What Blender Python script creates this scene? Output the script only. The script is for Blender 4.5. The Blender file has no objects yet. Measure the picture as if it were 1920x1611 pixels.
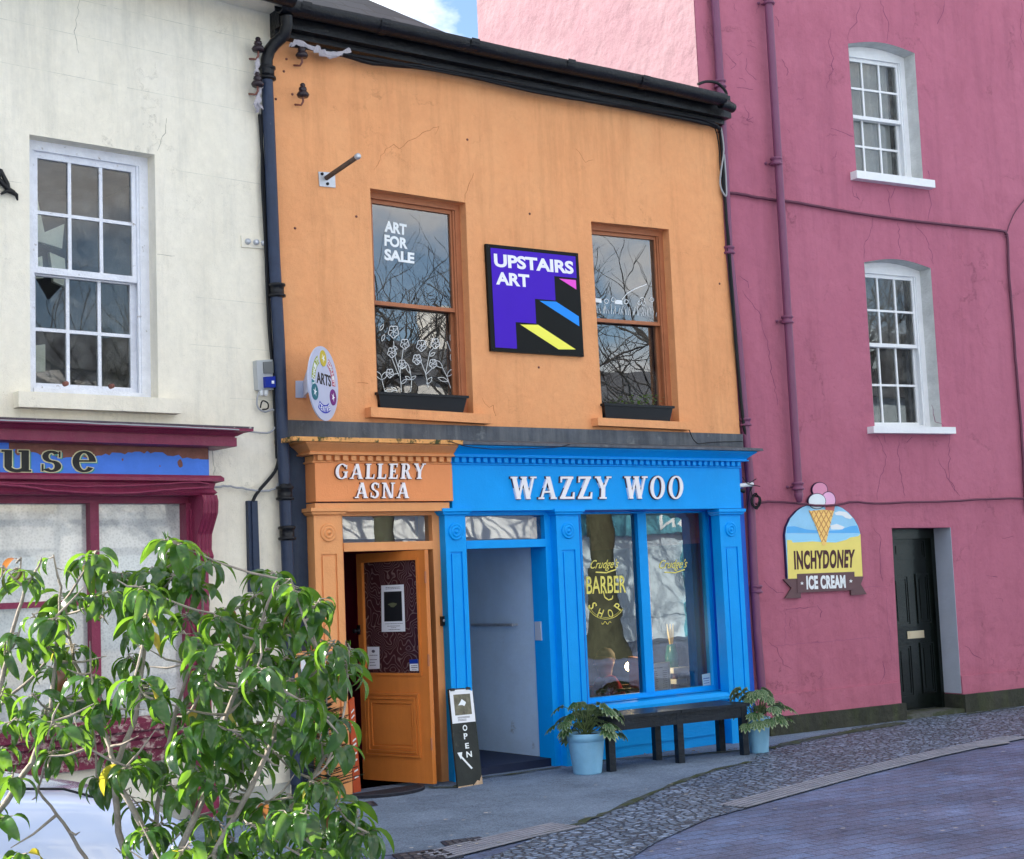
import bpy, bmesh, math, random
from math import sin, cos, pi, radians, atan2, hypot, sqrt, tan
from mathutils import Vector as V3, Matrix
from mathutils.geometry import tessellate_polygon
random.seed(7)
S = bpy.context.scene
COL = S.collection
# ---------------- camera
H0 = 1.70; FPX = 2800.0; CX, CY = 960.0, 805.5
YAW, PIT, ROL, AC, AP = 0.6343, 0.10042, -0.04358, 0.085, -0.089
_F = V3((sin(YAW)*cos(PIT), cos(YAW)*cos(PIT), sin(PIT)))
_r = V3((cos(YAW), -sin(YAW), 0)); _u = _r.cross(_F)
_R = _r*cos(ROL) + _u*sin(ROL); _U = _u*cos(ROL) - _r*sin(ROL)
cam = bpy.data.objects.new('camera', bpy.data.cameras.new('camera')); COL.objects.link(cam)
M = Matrix((( _R.x, _U.x, -_F.x, 0), (_R.y, _U.y, -_F.y, 0), (_R.z, _U.z, -_F.z, H0), (0, 0, 0, 1)))
cam.matrix_world = M
cam.data.sensor_fit = 'HORIZONTAL'; cam.data.sensor_width = 36; cam.data.lens = FPX/1920*36
cam.data.clip_end = 2000; cam.data.clip_start = 0.05
S.camera = cam
# ---------------- light
SUN_A = radians(50); SUN_E = radians(31)
sun = bpy.data.objects.new('sun', bpy.data.lights.new('sun', 'SUN')); COL.objects.link(sun)
sd = V3((-sin(SUN_A)*cos(SUN_E), cos(SUN_A)*cos(SUN_E), sin(SUN_E)))
sun.rotation_euler = sd.to_track_quat('Z', 'Y').to_euler()
sun.data.energy = 4.8; sun.data.angle = radians(.53); sun.data.color = (1, .93, .82)
W = bpy.data.worlds.new('World'); S.world = W; W.use_nodes = True
nt = W.node_tree; nt.nodes.clear()
o_ = nt.nodes.new('ShaderNodeOutputWorld'); bg = nt.nodes.new('ShaderNodeBackground')
sky = nt.nodes.new('ShaderNodeTexSky'); sky.sky_type = 'NISHITA'; sky.sun_disc = False
sky.sun_elevation = SUN_E; sky.sun_rotation = -SUN_A; sky.ozone_density = 2.0; sky.dust_density = .3
tc = nt.nodes.new('ShaderNodeTexCoord'); nz = nt.nodes.new('ShaderNodeTexNoise'); nz.inputs['Scale'].default_value = 4.5
nz.inputs['Detail'].default_value = 7; nz.inputs['Roughness'].default_value = .55
mp = nt.nodes.new('ShaderNodeMapping'); mp.inputs['Scale'].default_value = (1, 1, 2.0); mp.inputs['Location'].default_value = (.35, .1, 0)
nt.links.new(tc.outputs['Generated'], mp.inputs[0]); nt.links.new(mp.outputs[0], nz.inputs['Vector'])
cr = nt.nodes.new('ShaderNodeValToRGB'); cr.color_ramp.elements[0].position = .45; cr.color_ramp.elements[1].position = .58
nt.links.new(nz.outputs['Fac'], cr.inputs[0])
mx = nt.nodes.new('ShaderNodeMixRGB'); mx.inputs[2].default_value = (8.6, 8.4, 8.2, 1)
nt.links.new(cr.outputs[0], mx.inputs[0]); nt.links.new(sky.outputs[0], mx.inputs[1])
nt.links.new(mx.outputs[0], bg.inputs[0]); bg.inputs[1].default_value = .085
nt.links.new(bg.outputs[0], o_.inputs[0])
S.view_settings.view_transform = 'Standard'; S.view_settings.look = 'None'; S.view_settings.gamma = 1
S.view_settings.use_curve_mapping = False; S.view_settings.exposure = 1.8
S.cycles.max_bounces = 7; S.cycles.transparent_max_bounces = 12; S.cycles.caustics_reflective = False; S.cycles.caustics_refractive = False

# ---------------- projection helpers: pixel of the photo (1920 x 1611) -> point on a wall plane
def ray(x, y): return _F + _R*((x-CX)/FPX) - _U*((y-CY)/FPX)
def gnd(x, y, z=0.0):
    d = ray(x, y); t = (z-H0)/d.z; return V3((d.x*t, d.y*t, z))
def at_z(x, y, depth):
    d = ray(x, y); return V3((0, 0, H0)) + d*depth
class Frame:
    "upright plane: u runs along it, d is the distance out of it towards the street, z is height"
    def __init__(s, ox, oy, a): s.o = V3((ox, oy, 0)); s.t = V3((cos(a), sin(a), 0)); s.n = V3((sin(a), -cos(a), 0)); s.a = a
    def w(s, u, z, d=0.0): return s.o + s.t*u + s.n*d + V3((0, 0, z))
    def p(s, x, y, d=0.0):
        r = ray(x, y); o = s.o + s.n*d; k = (o.dot(s.n) - 0)/r.dot(s.n); P = r*k
        return ((P - s.o).dot(s.t), P.z + H0)
    def W(s, x, y, d=0.0):
        u, z = s.p(x, y, d); return s.w(u, z, d)
FO = Frame(0, 11, 0)
_uj = FO.p(530, 900)[0]; FC = Frame(_uj - cos(AC)*20, 11 - sin(AC)*20, AC); UJ = 20.0
_uk = FO.p(1408, 1000)[0]; FP = Frame(_uk, 11.06, AP)
UR = _uk
class Q:
    def __init__(s, fr, TL, TR, BR, BL, d=0.0, raw=False):
        s.fr = fr
        s.c = [TL, TR, BR, BL] if raw else [fr.p(a[0], a[1], d) for a in (TL, TR, BR, BL)]
    def pt(s, a, b):
        TL, TR, BR, BL = s.c
        return tuple((BL[i]*(1-a)+BR[i]*a)*(1-b) + (TL[i]*(1-a)+TR[i]*a)*b for i in (0, 1))
    @property
    def w(s): return (s.c[1][0]-s.c[0][0] + s.c[2][0]-s.c[3][0])/2
    @property
    def h(s): return (s.c[0][1]-s.c[3][1] + s.c[1][1]-s.c[2][1])/2
    def poly(s): return [s.c[3], s.c[2], s.c[1], s.c[0]]
    def grow(s, l, b, r, t):
        TL, TR, BR, BL = s.c
        return Q(s.fr, (TL[0]-l, TL[1]+t), (TR[0]+r, TR[1]+t), (BR[0]+r, BR[1]-b), (BL[0]-l, BL[1]-b), raw=True)
def RQ(fr, u0, u1, z0, z1): return Q(fr, (u0, z1), (u1, z1), (u1, z0), (u0, z0), raw=True)

class MB:
    def __init__(s): s.v = []; s.f = []; s.sm = []
    def face(s, pts, sm=False):
        i = len(s.v); s.v += [V3(p) for p in pts]; s.f.append(list(range(i, i+len(pts)))); s.sm.append(sm)
    def ring(s, A, B):
        n = len(A); i = len(s.v); s.v += [V3(p) for p in A] + [V3(p) for p in B]
        for k in range(n): s.f.append([i+k, i+(k+1) % n, i+n+(k+1) % n, i+n+k]); s.sm.append(False)
        s.f.append(list(range(i, i+n))[::-1]); s.f.append(list(range(i+n, i+2*n))); s.sm += [False, False]
        return s
    def ext(s, fr, poly, d0, d1): return s.ring([fr.w(u, z, d0) for u, z in poly], [fr.w(u, z, d1) for u, z in poly])
    def box(s, fr, u0, u1, z0, z1, d0, d1): return s.ext(fr, [(u0, z0), (u1, z0), (u1, z1), (u0, z1)], d0, d1)
    def qb(s, q, a0, a1, b0, b1, d0, d1): return s.ext(q.fr, [q.pt(a0, b0), q.pt(a1, b0), q.pt(a1, b1), q.pt(a0, b1)], d0, d1)
    def sheet(s, fr, poly, d):
        s.face([fr.w(u, z, d) for u, z in poly]); return s
    def grid(s, rows, sm=True, closed=False):
        n = len(rows[0]); i = len(s.v)
        for r in rows: s.v += [V3(p) for p in r]
        for a in range(len(rows)-1):
            for b in range(n if closed else n-1):
                c = (b+1) % n
                s.f.append([i+a*n+b, i+a*n+c, i+(a+1)*n+c, i+(a+1)*n+b]); s.sm.append(sm)
        return s
    def tube(s, pts, r, n=8, cap=True):
        pts = [V3(p) for p in pts]; rs = r if isinstance(r, (list, tuple)) else [r]*len(pts)
        rows = []; up = V3((0.13, 0.31, .94)).normalized()
        for i, p in enumerate(pts):
            t = (pts[min(i+1, len(pts)-1)] - pts[max(i-1, 0)])
            if t.length < 1e-9: t = V3((0, 0, 1))
            t.normalize(); a = up - t*up.dot(t)
            if a.length < .05: a = V3((1, 0, 0)) - t*t.x
            a.normalize(); up = a; b = t.cross(a)
            rows.append([p + (a*cos(2*pi*k/n) + b*sin(2*pi*k/n))*rs[i] for k in range(n)])
        s.grid(rows, True, True)
        if cap: s.face(rows[0][::-1]); s.face(rows[-1])
        return s
    def lathe(s, c, prof, n=24, ax=None):
        c = V3(c); z = V3(ax).normalized() if ax else V3((0, 0, 1))
        a = V3((1, 0, 0)) if abs(z.x) < .9 else V3((0, 1, 0)); a = (a - z*a.dot(z)).normalized(); b = z.cross(a)
        rows = [[c + z*h + (a*cos(2*pi*k/n) + b*sin(2*pi*k/n))*r for k in range(n)] for r, h in prof]
        s.grid(rows, True, True)
        if prof[0][0] > 1e-4: s.face(rows[0][::-1])
        if prof[-1][0] > 1e-4: s.face(rows[-1])
        return s
    def mould(s, fr, prof, u0, u1, left=True, right=True, base=0.0):
        "cornice profile [(d,z)] from top to bottom swept along the wall and mitred round its ends"
        st = []
        if left: st.append([fr.w(u0-(d-base), z, base*0) for d, z in prof])
        st.append([fr.w(u0-(d-base if left else 0), z, d) for d, z in prof])
        st.append([fr.w(u1+(d-base if right else 0), z, d) for d, z in prof])
        if right: st.append([fr.w(u1+(d-base), z, 0) for d, z in prof])
        s.grid(st, False); s.face([fr.w(u0-(prof[0][0]-base if left else 0), prof[0][1], 0), st[0][0] if not left else st[1][0], st[-1][0] if not right else st[-2][0], fr.w(u1+(prof[0][0]-base if right else 0), prof[0][1], 0)])
        s.face([fr.w(u0, prof[-1][1], 0), fr.w(u0, prof[-1][1], prof[-1][0]), fr.w(u1, prof[-1][1], prof[-1][0]), fr.w(u1, prof[-1][1], 0)])
        return s
ROOT = {}
def obj(name, mb, m, parent=None, base=None, label=None, cat=None, group=None, kind=None, normals=True):
    if parent is not None: off = ROOT[parent.name]
    elif base is not None: off = V3(base)
    else:
        xs = [v.x for v in mb.v]; ys = [v.y for v in mb.v]; zs = [v.z for v in mb.v]
        off = V3(((min(xs)+max(xs))/2, (min(ys)+max(ys))/2, min(zs)))
    me = bpy.data.meshes.new(name); me.from_pydata([v-off for v in mb.v], [], mb.f)
    for p, sm in zip(me.polygons, mb.sm): p.use_smooth = sm
    if normals and name not in ('glass_pane', 'fanlight', 'frosted_pane'):
        b = bmesh.new(); b.from_mesh(me); bmesh.ops.recalc_face_normals(b, faces=b.faces); b.to_mesh(me); b.free()
    me.materials.append(m)
    o = bpy.data.objects.new(name, me); COL.objects.link(o)
    if parent is not None: o.parent = parent
    else: o.location = off
    ROOT[o.name] = off
    tag(o, label, cat, group, kind)
    return o
def tag(o, label=None, cat=None, group=None, kind=None):
    if label: o['label'] = label
    if cat: o['category'] = cat
    if group: o['group'] = group
    if kind: o['kind'] = kind
    return o
def thing(name, loc, label, cat, group=None):
    o = bpy.data.objects.new(name, None); COL.objects.link(o); o.location = loc; o.empty_display_size = .1
    ROOT[o.name] = V3(loc); return tag(o, label, cat, group)

# ---------------- materials
def srgb(r, g, b):
    f = lambda c: (c/12.92 if c <= .04045 else ((c+.055)/1.055)**2.4)
    return (f(r/255), f(g/255), f(b/255), 1)
def newmat(name):
    m = bpy.data.materials.new(name); m.use_nodes = True
    return m, m.node_tree, m.node_tree.nodes['Principled BSDF']
def N(nt, t, **k):
    n = nt.nodes.new(t)
    for a, b in k.items():
        if a in n.inputs.keys(): n.inputs[a].default_value = b
        else: setattr(n, a, b)
    return n
def mat(name, c, rough=.5, var=0.0, vscale=4, bump=0.0, bscale=60, metal=0, spec=.3, c2=None, t2=.6, s2=3, streak=0, sdir=(6, 6, .5), sc=None, coat=0):
    "painted or plain surface with mottling, a second colour in patches, and bump"
    m, nt, b = newmat(name); c = tuple(c[:3])+(1,)
    b.inputs['Roughness'].default_value = rough; b.inputs['Metallic'].default_value = metal
    b.inputs['Specular IOR Level'].default_value = spec; b.inputs['Coat Weight'].default_value = coat
    tc = N(nt, 'ShaderNodeTexCoord'); L = nt.links.new; out = None
    rgb = N(nt, 'ShaderNodeRGB'); rgb.outputs[0].default_value = c; out = rgb.outputs[0]
    if var:
        n1 = N(nt, 'ShaderNodeTexNoise', Scale=vscale, Detail=6, Roughness=.65); L(tc.outputs['Object'], n1.inputs['Vector'])
        mr = N(nt, 'ShaderNodeMapRange'); mr.inputs[1].default_value = .3; mr.inputs[2].default_value = .7
        mr.inputs[3].default_value = 1-var; mr.inputs[4].default_value = 1+var; L(n1.outputs[0], mr.inputs[0])
        hs = N(nt, 'ShaderNodeHueSaturation'); L(out, hs.inputs['Color']); L(mr.outputs[0], hs.inputs['Value']); out = hs.outputs[0]
    def patch(out, col, thr, scale, sv=None, soft=.06, strength=1):
        n2 = N(nt, 'ShaderNodeTexNoise', Scale=scale, Detail=8, Roughness=.7)
        if sv:
            mp = N(nt, 'ShaderNodeMapping'); mp.inputs['Scale'].default_value = sv; L(tc.outputs['Object'], mp.inputs[0]); L(mp.outputs[0], n2.inputs['Vector'])
        else: L(tc.outputs['Object'], n2.inputs['Vector'])
        r = N(nt, 'ShaderNodeValToRGB'); r.color_ramp.elements[0].position = thr-soft; r.color_ramp.elements[1].position = thr+soft
        r.color_ramp.elements[1].color = (strength,)*3+(1,)
        L(n2.outputs[0], r.inputs[0]); x = N(nt, 'ShaderNodeMixRGB'); L(r.outputs[0], x.inputs[0]); L(out, x.inputs[1]); x.inputs[2].default_value = tuple(col[:3])+(1,)
        return x.outputs[0]
    if c2: out = patch(out, c2, t2, s2, soft=.04)
    if streak: out = patch(out, sc or tuple(x*.5 for x in c[:3]), .6, 1, sdir, soft=.18, strength=streak)
    L(out, b.inputs['Base Color'])
    if bump:
        n3 = N(nt, 'ShaderNodeTexNoise', Scale=bscale, Detail=5, Roughness=.6); L(tc.outputs['Object'], n3.inputs['Vector'])
        n4 = N(nt, 'ShaderNodeTexNoise', Scale=bscale/9, Detail=3); L(tc.outputs['Object'], n4.inputs['Vector'])
        ad = N(nt, 'ShaderNodeMath', operation='MULTIPLY_ADD'); ad.inputs[1].default_value = 2.5; L(n4.outputs[0], ad.inputs[0]); L(n3.outputs[0], ad.inputs[2])
        bp = N(nt, 'ShaderNodeBump', Strength=min(1, bump), Distance=.012); L(ad.outputs[0], bp.inputs['Height']); L(bp.outputs[0], b.inputs['Normal'])
    return m
def render_wall(name, c, pale, dark, lump=1.0, crack=.0, var=.08, grime=None):
    "old painted render: blotchy colour, trowel lumps, fine hairline cracks"
    m, nt, b = newmat(name); L = nt.links.new; tc = N(nt, 'ShaderNodeTexCoord')
    b.inputs['Roughness'].default_value = .82; b.inputs['Specular IOR Level'].default_value = .25
    def noise(s, d=6, r=.6, v=None):
        n = N(nt, 'ShaderNodeTexNoise', Scale=s, Detail=d, Roughness=r)
        if v: mp = N(nt, 'ShaderNodeMapping'); mp.inputs['Scale'].default_value = v; L(tc.outputs['Object'], mp.inputs[0]); L(mp.outputs[0], n.inputs['Vector'])
        else: L(tc.outputs['Object'], n.inputs['Vector'])
        return n.outputs[0]
    def ramp(x, a, bb, s=1.0):
        r = N(nt, 'ShaderNodeMapRange'); r.clamp = True; r.inputs[1].default_value = a; r.inputs[2].default_value = bb; r.inputs[4].default_value = s; L(x, r.inputs[0]); return r.outputs[0]
    def mixc(f, a, col):
        x = N(nt, 'ShaderNodeMixRGB'); L(f, x.inputs[0]); x.inputs[2].default_value = tuple(col[:3])+(1,)
        if isinstance(a, tuple): x.inputs[1].default_value = a[:3]+(1,)
        else: L(a, x.inputs[1])
        return x.outputs[0]
    out = mixc(ramp(noise(.9), .42, .72, .8), tuple(c), pale)
    out = mixc(ramp(noise(2.2, 8, .7, (1, 1, .55)), .5, .8, .7), out, dark)
    if grime: out = mixc(ramp(noise(1.6, 9, .72, (2.4, 2.4, .28)), .5, .76, .65), out, grime)
    out = mixc(ramp(noise(38, 3, .6), .68, .76, .35), out, tuple(x*.55 for x in c[:3]))
    hs = N(nt, 'ShaderNodeHueSaturation'); L(out, hs.inputs['Color']); L(ramp(noise(16, 5), .3, .7, 1), hs.inputs['Value'])
    mr = N(nt, 'ShaderNodeMapRange'); mr.inputs[1].default_value = .3; mr.inputs[2].default_value = .7; mr.inputs[3].default_value = 1-var; mr.inputs[4].default_value = 1+var
    L(noise(14, 6, .7), mr.inputs[0]); L(mr.outputs[0], hs.inputs['Value']); out = hs.outputs[0]
    hgt = noise(90, 4, .7); a1 = N(nt, 'ShaderNodeMath', operation='MULTIPLY_ADD'); a1.inputs[1].default_value = 5*lump; L(noise(7, 4, .55), a1.inputs[0]); L(hgt, a1.inputs[2])
    a2 = N(nt, 'ShaderNodeMath', operation='MULTIPLY_ADD'); a2.inputs[1].default_value = 9*lump; L(noise(1.7, 2, .5), a2.inputs[0]); L(a1.outputs[0], a2.inputs[2]); h = a2.outputs[0]
    if crack:
        vo = N(nt, 'ShaderNodeTexVoronoi', feature='DISTANCE_TO_EDGE', Scale=.9)
        nn = N(nt, 'ShaderNodeTexNoise', Scale=3.0, Detail=6, Roughness=.7); L(tc.outputs['Object'], nn.inputs['Vector'])
        va = N(nt, 'ShaderNodeVectorMath', operation='MULTIPLY_ADD'); va.inputs[1].default_value = (.9, .9, .9); L(nn.outputs['Color'], va.inputs[0]); L(tc.outputs['Object'], va.inputs[2]); L(va.outputs[0], vo.inputs['Vector'])
        e = ramp(vo.outputs['Distance'], .0, .007, 1.0); inv = N(nt, 'ShaderNodeMath', operation='SUBTRACT'); inv.inputs[0].default_value = 1; L(e, inv.inputs[1])
        mk = N(nt, 'ShaderNodeMath', operation='MULTIPLY'); L(inv.outputs[0], mk.inputs[0]); L(ramp(noise(1.1, 3), .5, .58, crack), mk.inputs[1])
        out = mixc(mk.outputs[0], out, tuple(x*.45 for x in c[:3]))
        a3 = N(nt, 'ShaderNodeMath', operation='MULTIPLY_ADD'); a3.inputs[1].default_value = -1.5; L(mk.outputs[0], a3.inputs[0]); L(h, a3.inputs[2]); h = a3.outputs[0]
    bp = N(nt, 'ShaderNodeBump', Strength=.75, Distance=.006); L(h, bp.inputs['Height']); L(bp.outputs[0], b.inputs['Normal'])
    L(out, b.inputs['Base Color'])
    return m
def glass(name, refl=1.9, tint=(.92, .95, .95), wob=.35, dirt=.05, wscale=1.6, wdist=.004):
    m = bpy.data.materials.new(name); m.use_nodes = True; nt = m.node_tree; nt.nodes.clear(); L = nt.links.new
    o = N(nt, 'ShaderNodeOutputMaterial'); tr = N(nt, 'ShaderNodeBsdfTransparent'); tr.inputs[0].default_value = tuple(tint)+(1,)
    gl = N(nt, 'ShaderNodeBsdfGlossy', Roughness=.0); gl.inputs[0].default_value = (1, 1, 1, 1)
    fr = N(nt, 'ShaderNodeFresnel', IOR=refl); mx = N(nt, 'ShaderNodeMixShader')
    tc = N(nt, 'ShaderNodeTexCoord'); n = N(nt, 'ShaderNodeTexNoise', Scale=wscale, Detail=2); L(tc.outputs['Object'], n.inputs['Vector'])
    bp = N(nt, 'ShaderNodeBump', Strength=wob, Distance=wdist); L(n.outputs[0], bp.inputs['Height']); L(bp.outputs[0], gl.inputs['Normal'])
    L(fr.outputs[0], mx.inputs[0]); L(tr.outputs[0], mx.inputs[1]); L(gl.outputs[0], mx.inputs[2])
    df = N(nt, 'ShaderNodeBsdfDiffuse'); df.inputs[0].default_value = (.5, .52, .5, 1); m2 = N(nt, 'ShaderNodeMixShader')
    n2 = N(nt, 'ShaderNodeTexNoise', Scale=5, Detail=6, Roughness=.7); L(tc.outputs['Object'], n2.inputs['Vector'])
    mr = N(nt, 'ShaderNodeMapRange'); mr.inputs[1].default_value = .4; mr.inputs[2].default_value = .8; mr.inputs[4].default_value = dirt*3; L(n2.outputs[0], mr.inputs[0])
    L(mr.outputs[0], m2.inputs[0]); L(mx.outputs[0], m2.inputs[1]); L(df.outputs[0], m2.inputs[2]); L(m2.outputs[0], o.inputs[0])
    return m
def emis(name, c, s):
    m, nt, b = newmat(name); b.inputs['Emission Color'].default_value = tuple(c[:3])+(1,); b.inputs['Emission Strength'].default_value = s; b.inputs['Base Color'].default_value = tuple(c[:3])+(1,)
    return m
def leafmat(name, c, c2, trans=.4, rough=.3, tcol=None, scale=9):
    m = bpy.data.materials.new(name); m.use_nodes = True; nt = m.node_tree; b = nt.nodes['Principled BSDF']; L = nt.links.new; o = nt.nodes['Material Output']
    g = N(nt, 'ShaderNodeNewGeometry'); mx = N(nt, 'ShaderNodeMixRGB'); mx.inputs[1].default_value = tuple(c)+(1,); mx.inputs[2].default_value = tuple(c2)+(1,)
    L(g.outputs['Random Per Island'], mx.inputs[0]); L(mx.outputs[0], b.inputs['Base Color']); b.inputs['Roughness'].default_value = rough
    b.inputs['Specular IOR Level'].default_value = .6
    t = N(nt, 'ShaderNodeBsdfTranslucent'); hs = N(nt, 'ShaderNodeMixRGB'); hs.inputs[0].default_value = .8; L(mx.outputs[0], hs.inputs[1]); hs.inputs[2].default_value = tuple(tcol or (.25, .5, .03))+(1,); L(hs.outputs[0], t.inputs[0])
    ms = N(nt, 'ShaderNodeMixShader'); ms.inputs[0].default_value = trans; L(b.outputs[0], ms.inputs[1]); L(t.outputs[0], ms.inputs[2]); L(ms.outputs[0], o.inputs[0])
    return m
MT = dict(
 cream=render_wall('cream_render', (.83, .775, .645), (.86, .81, .70), (.68, .63, .52), .4, .35, .05, grime=(.54, .52, .45)),
 orange=render_wall('orange_render', (.79, .355, .155), (.81, .40, .185), (.69, .29, .125), .7, .35, .04, grime=(.52, .23, .095)),
 pink=render_wall('magenta_render', (.43, .132, .198), (.475, .155, .225), (.345, .10, .15), .9, .6, .035, grime=(.30, .09, .14)),
 gable=render_wall('pale_pink_render', (.19, .110, .135), (.215, .145, .165), (.18, .092, .118), 1.4, .2, .05),
 navy=render_wall('slate_blue_render', (.035, .050, .085), (.05, .07, .11), (.018, .025, .04), .5, .2, .1, grime=(.12, .13, .14)),
 plinth=render_wall('mossy_plinth', (.035, .037, .03), (.06, .06, .045), (.02, .03, .015), 1.2, .4, .2, grime=(.07, .09, .03)),
 opaint=mat('orange_gloss_paint', (.78, .34, .13), .45, .05, 3, .25, 70, streak=.25, sc=srgb(190, 110, 50)),
 opaint2=mat('orange_panel_paint', srgb(232, 146, 90), .5, .04, 3, .2, 80),
 oframe=mat('terracotta_paint', (.40, .15, .07), .5, .1, 5, .3, 60, c2=(.22, .08, .04), t2=.68, s2=9),
 odoor=mat('brown_orange_door_paint', (.66, .215, .045), .35, .08, 2, .15, 50, streak=.3, sc=srgb(140, 70, 25)),
 blue=mat('bright_blue_paint', (.0, .33, .86), .5, spec=.2, var=.05, vscale=2.5, bump=.15, bscale=60, streak=.15, sc=(.0, .22, .72)) if 1 else mat('x', (.002, .275, .86), .38, .05, 2.5, .15, 60, streak=.15, sc=(.006, .18, .62)),
 bluedk=mat('deep_blue_paint', (.004, .10, .55), .4, .05, 2.5, .15, 60),
 lead=mat('lead_flashing', (.055, .065, .085), .5, .3, 6, .3, 30, c2=(.13, .145, .16), t2=.63, s2=5, streak=.5, sdir=(9, 9, .7), sc=(.22, .23, .24)),
 white=mat('white_paint', (.78, .80, .82), .5, .05, 6, .25, 50),
 peel=mat('peeling_white_paint', (.76, .78, .84), .6, .08, 9, .6, 45, c2=(.25, .21, .17), t2=.66, s2=14),
 letter=mat('white_letters', (.88, .84, .86), .4),
 letterside=mat('brown_letter_edge', (.12, .05, .04), .6),
 maroon=mat('maroon_paint', (.21, .022, .065), .42, .15, 6, .4, 50, c2=(.24, .09, .10), t2=.66, s2=12, streak=.25, sc=(.30, .12, .13)),
 fasblue=mat('weathered_blue_paint', (.06, .20, .74), .5, .08, 5, .3, 40),
 rust=mat('brown_bare_paint', (.22, .09, .07), .7, .2, 12, .5, 60),
 black=mat('black_paint', (.005, .006, .008), .4, .2, 6, .25, 50, c2=(.05, .05, .05), t2=.68, s2=20),
 gutter=mat('worn_black_gutter_paint', (.005, .006, .009), .35, .3, 10, .5, 40, c2=(.05, .05, .045), t2=.66, s2=18),
 pipe=mat('blue_grey_pipe_paint', (.022, .035, .072), .42, .2, 6, .3, 40, c2=(.12, .13, .15), t2=.7, s2=16),
 cable=mat('black_cable', (.005, .006, .009), .6), gcable=mat('grey_cable', (.35, .36, .38), .5), pcable=mat('painted_cable', (.12, .035, .065), .6),
 ppipe=mat('magenta_pipe_paint', (.19, .062, .125), .4, .06, 5, .2, 50),
 slate=None, dark=mat('dark_interior', (.03, .032, .038), .9, .3, 2), grey=mat('grey_plastic', (.42, .44, .45), .5), hblue=mat('blue_plastic', (.01, .04, .30), .3),
 steel=mat('galvanised_steel', (.5, .52, .56), .4, .15, 12, .1, 40, metal=.6), pglaze=mat('dark_glazed_porcelain', (.03, .02, .025), .2),
 plasticbag=mat('white_plastic_wrap', (.42, .39, .42), .3, .15, 20, .9, 30),
 glass=glass('old_window_glass', 2.3), dullglass=glass('dusty_window_glass', 1.65, wob=.25, dirt=.08), shopglass=glass('shop_window_glass', 2.7, wob=.22, wscale=2.6, dirt=.0), fanglass=glass('fanlight_glass', 3.0, (.6, .65, .65), .35, .03, 1.8),
 paper=mat('paper', (.74, .76, .80), .7), ink=mat('grey_print', (.12, .12, .15), .7), gold=mat('gold_vinyl', srgb(232, 220, 110), .45),
 wvinyl=mat('white_vinyl', (.8, .84, .86), .5),
)
# ---------------- lettering
def text_polys(s, off=0.0, shear=0.0, space=1.0):
    "built-in face -> mesh verts / faces in the unit box"
    cu = bpy.data.curves.new('t', 'FONT'); cu.body = s; cu.offset = off; cu.shear = shear; cu.space_character = space; cu.extrude = .5; cu.resolution_u = 5
    ob = bpy.data.objects.new('t', cu); COL.objects.link(ob); dg = bpy.context.evaluated_depsgraph_get()
    me = bpy.data.meshes.new_from_object(ob.evaluated_get(dg)); v = [tuple(x.co) for x in me.vertices]; f = [tuple(p.vertices) for p in me.polygons]
    bpy.data.objects.remove(ob); bpy.data.curves.remove(cu); bpy.data.meshes.remove(me)
    x0 = min(a[0] for a in v); x1 = max(a[0] for a in v); y0 = min(a[1] for a in v); y1 = max(a[1] for a in v)
    return [((a[0]-x0)/(x1-x0), (a[1]-y0)/(y1-y0), a[2]+.5) for a in v], f, (x1-x0)/(y1-y0)
def put_text(mb, s, fn, off=0.0, shear=0.0, space=1.0):
    "fn(a, b, h) -> world point; a,b in 0..1 over the text box, h 0 back .. 1 front"
    v, f, _ = text_polys(s, off, shear, space); i = len(mb.v)
    mb.v += [V3(fn(*p)) for p in v]
    for q in f: mb.f.append([i+k for k in q]); mb.sm.append(False)
def text_q(mb, s, q, d0, d1, off=0.0, shear=0.0, box=(0, 1, 0, 1), space=1.0):
    def fn(a, b, h):
        u, z = q.pt(box[0]+a*(box[1]-box[0]), box[2]+b*(box[3]-box[2])); return q.fr.w(u, z, d0+(d1-d0)*h)
    put_text(mb, s, fn, off, shear, space)
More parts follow.
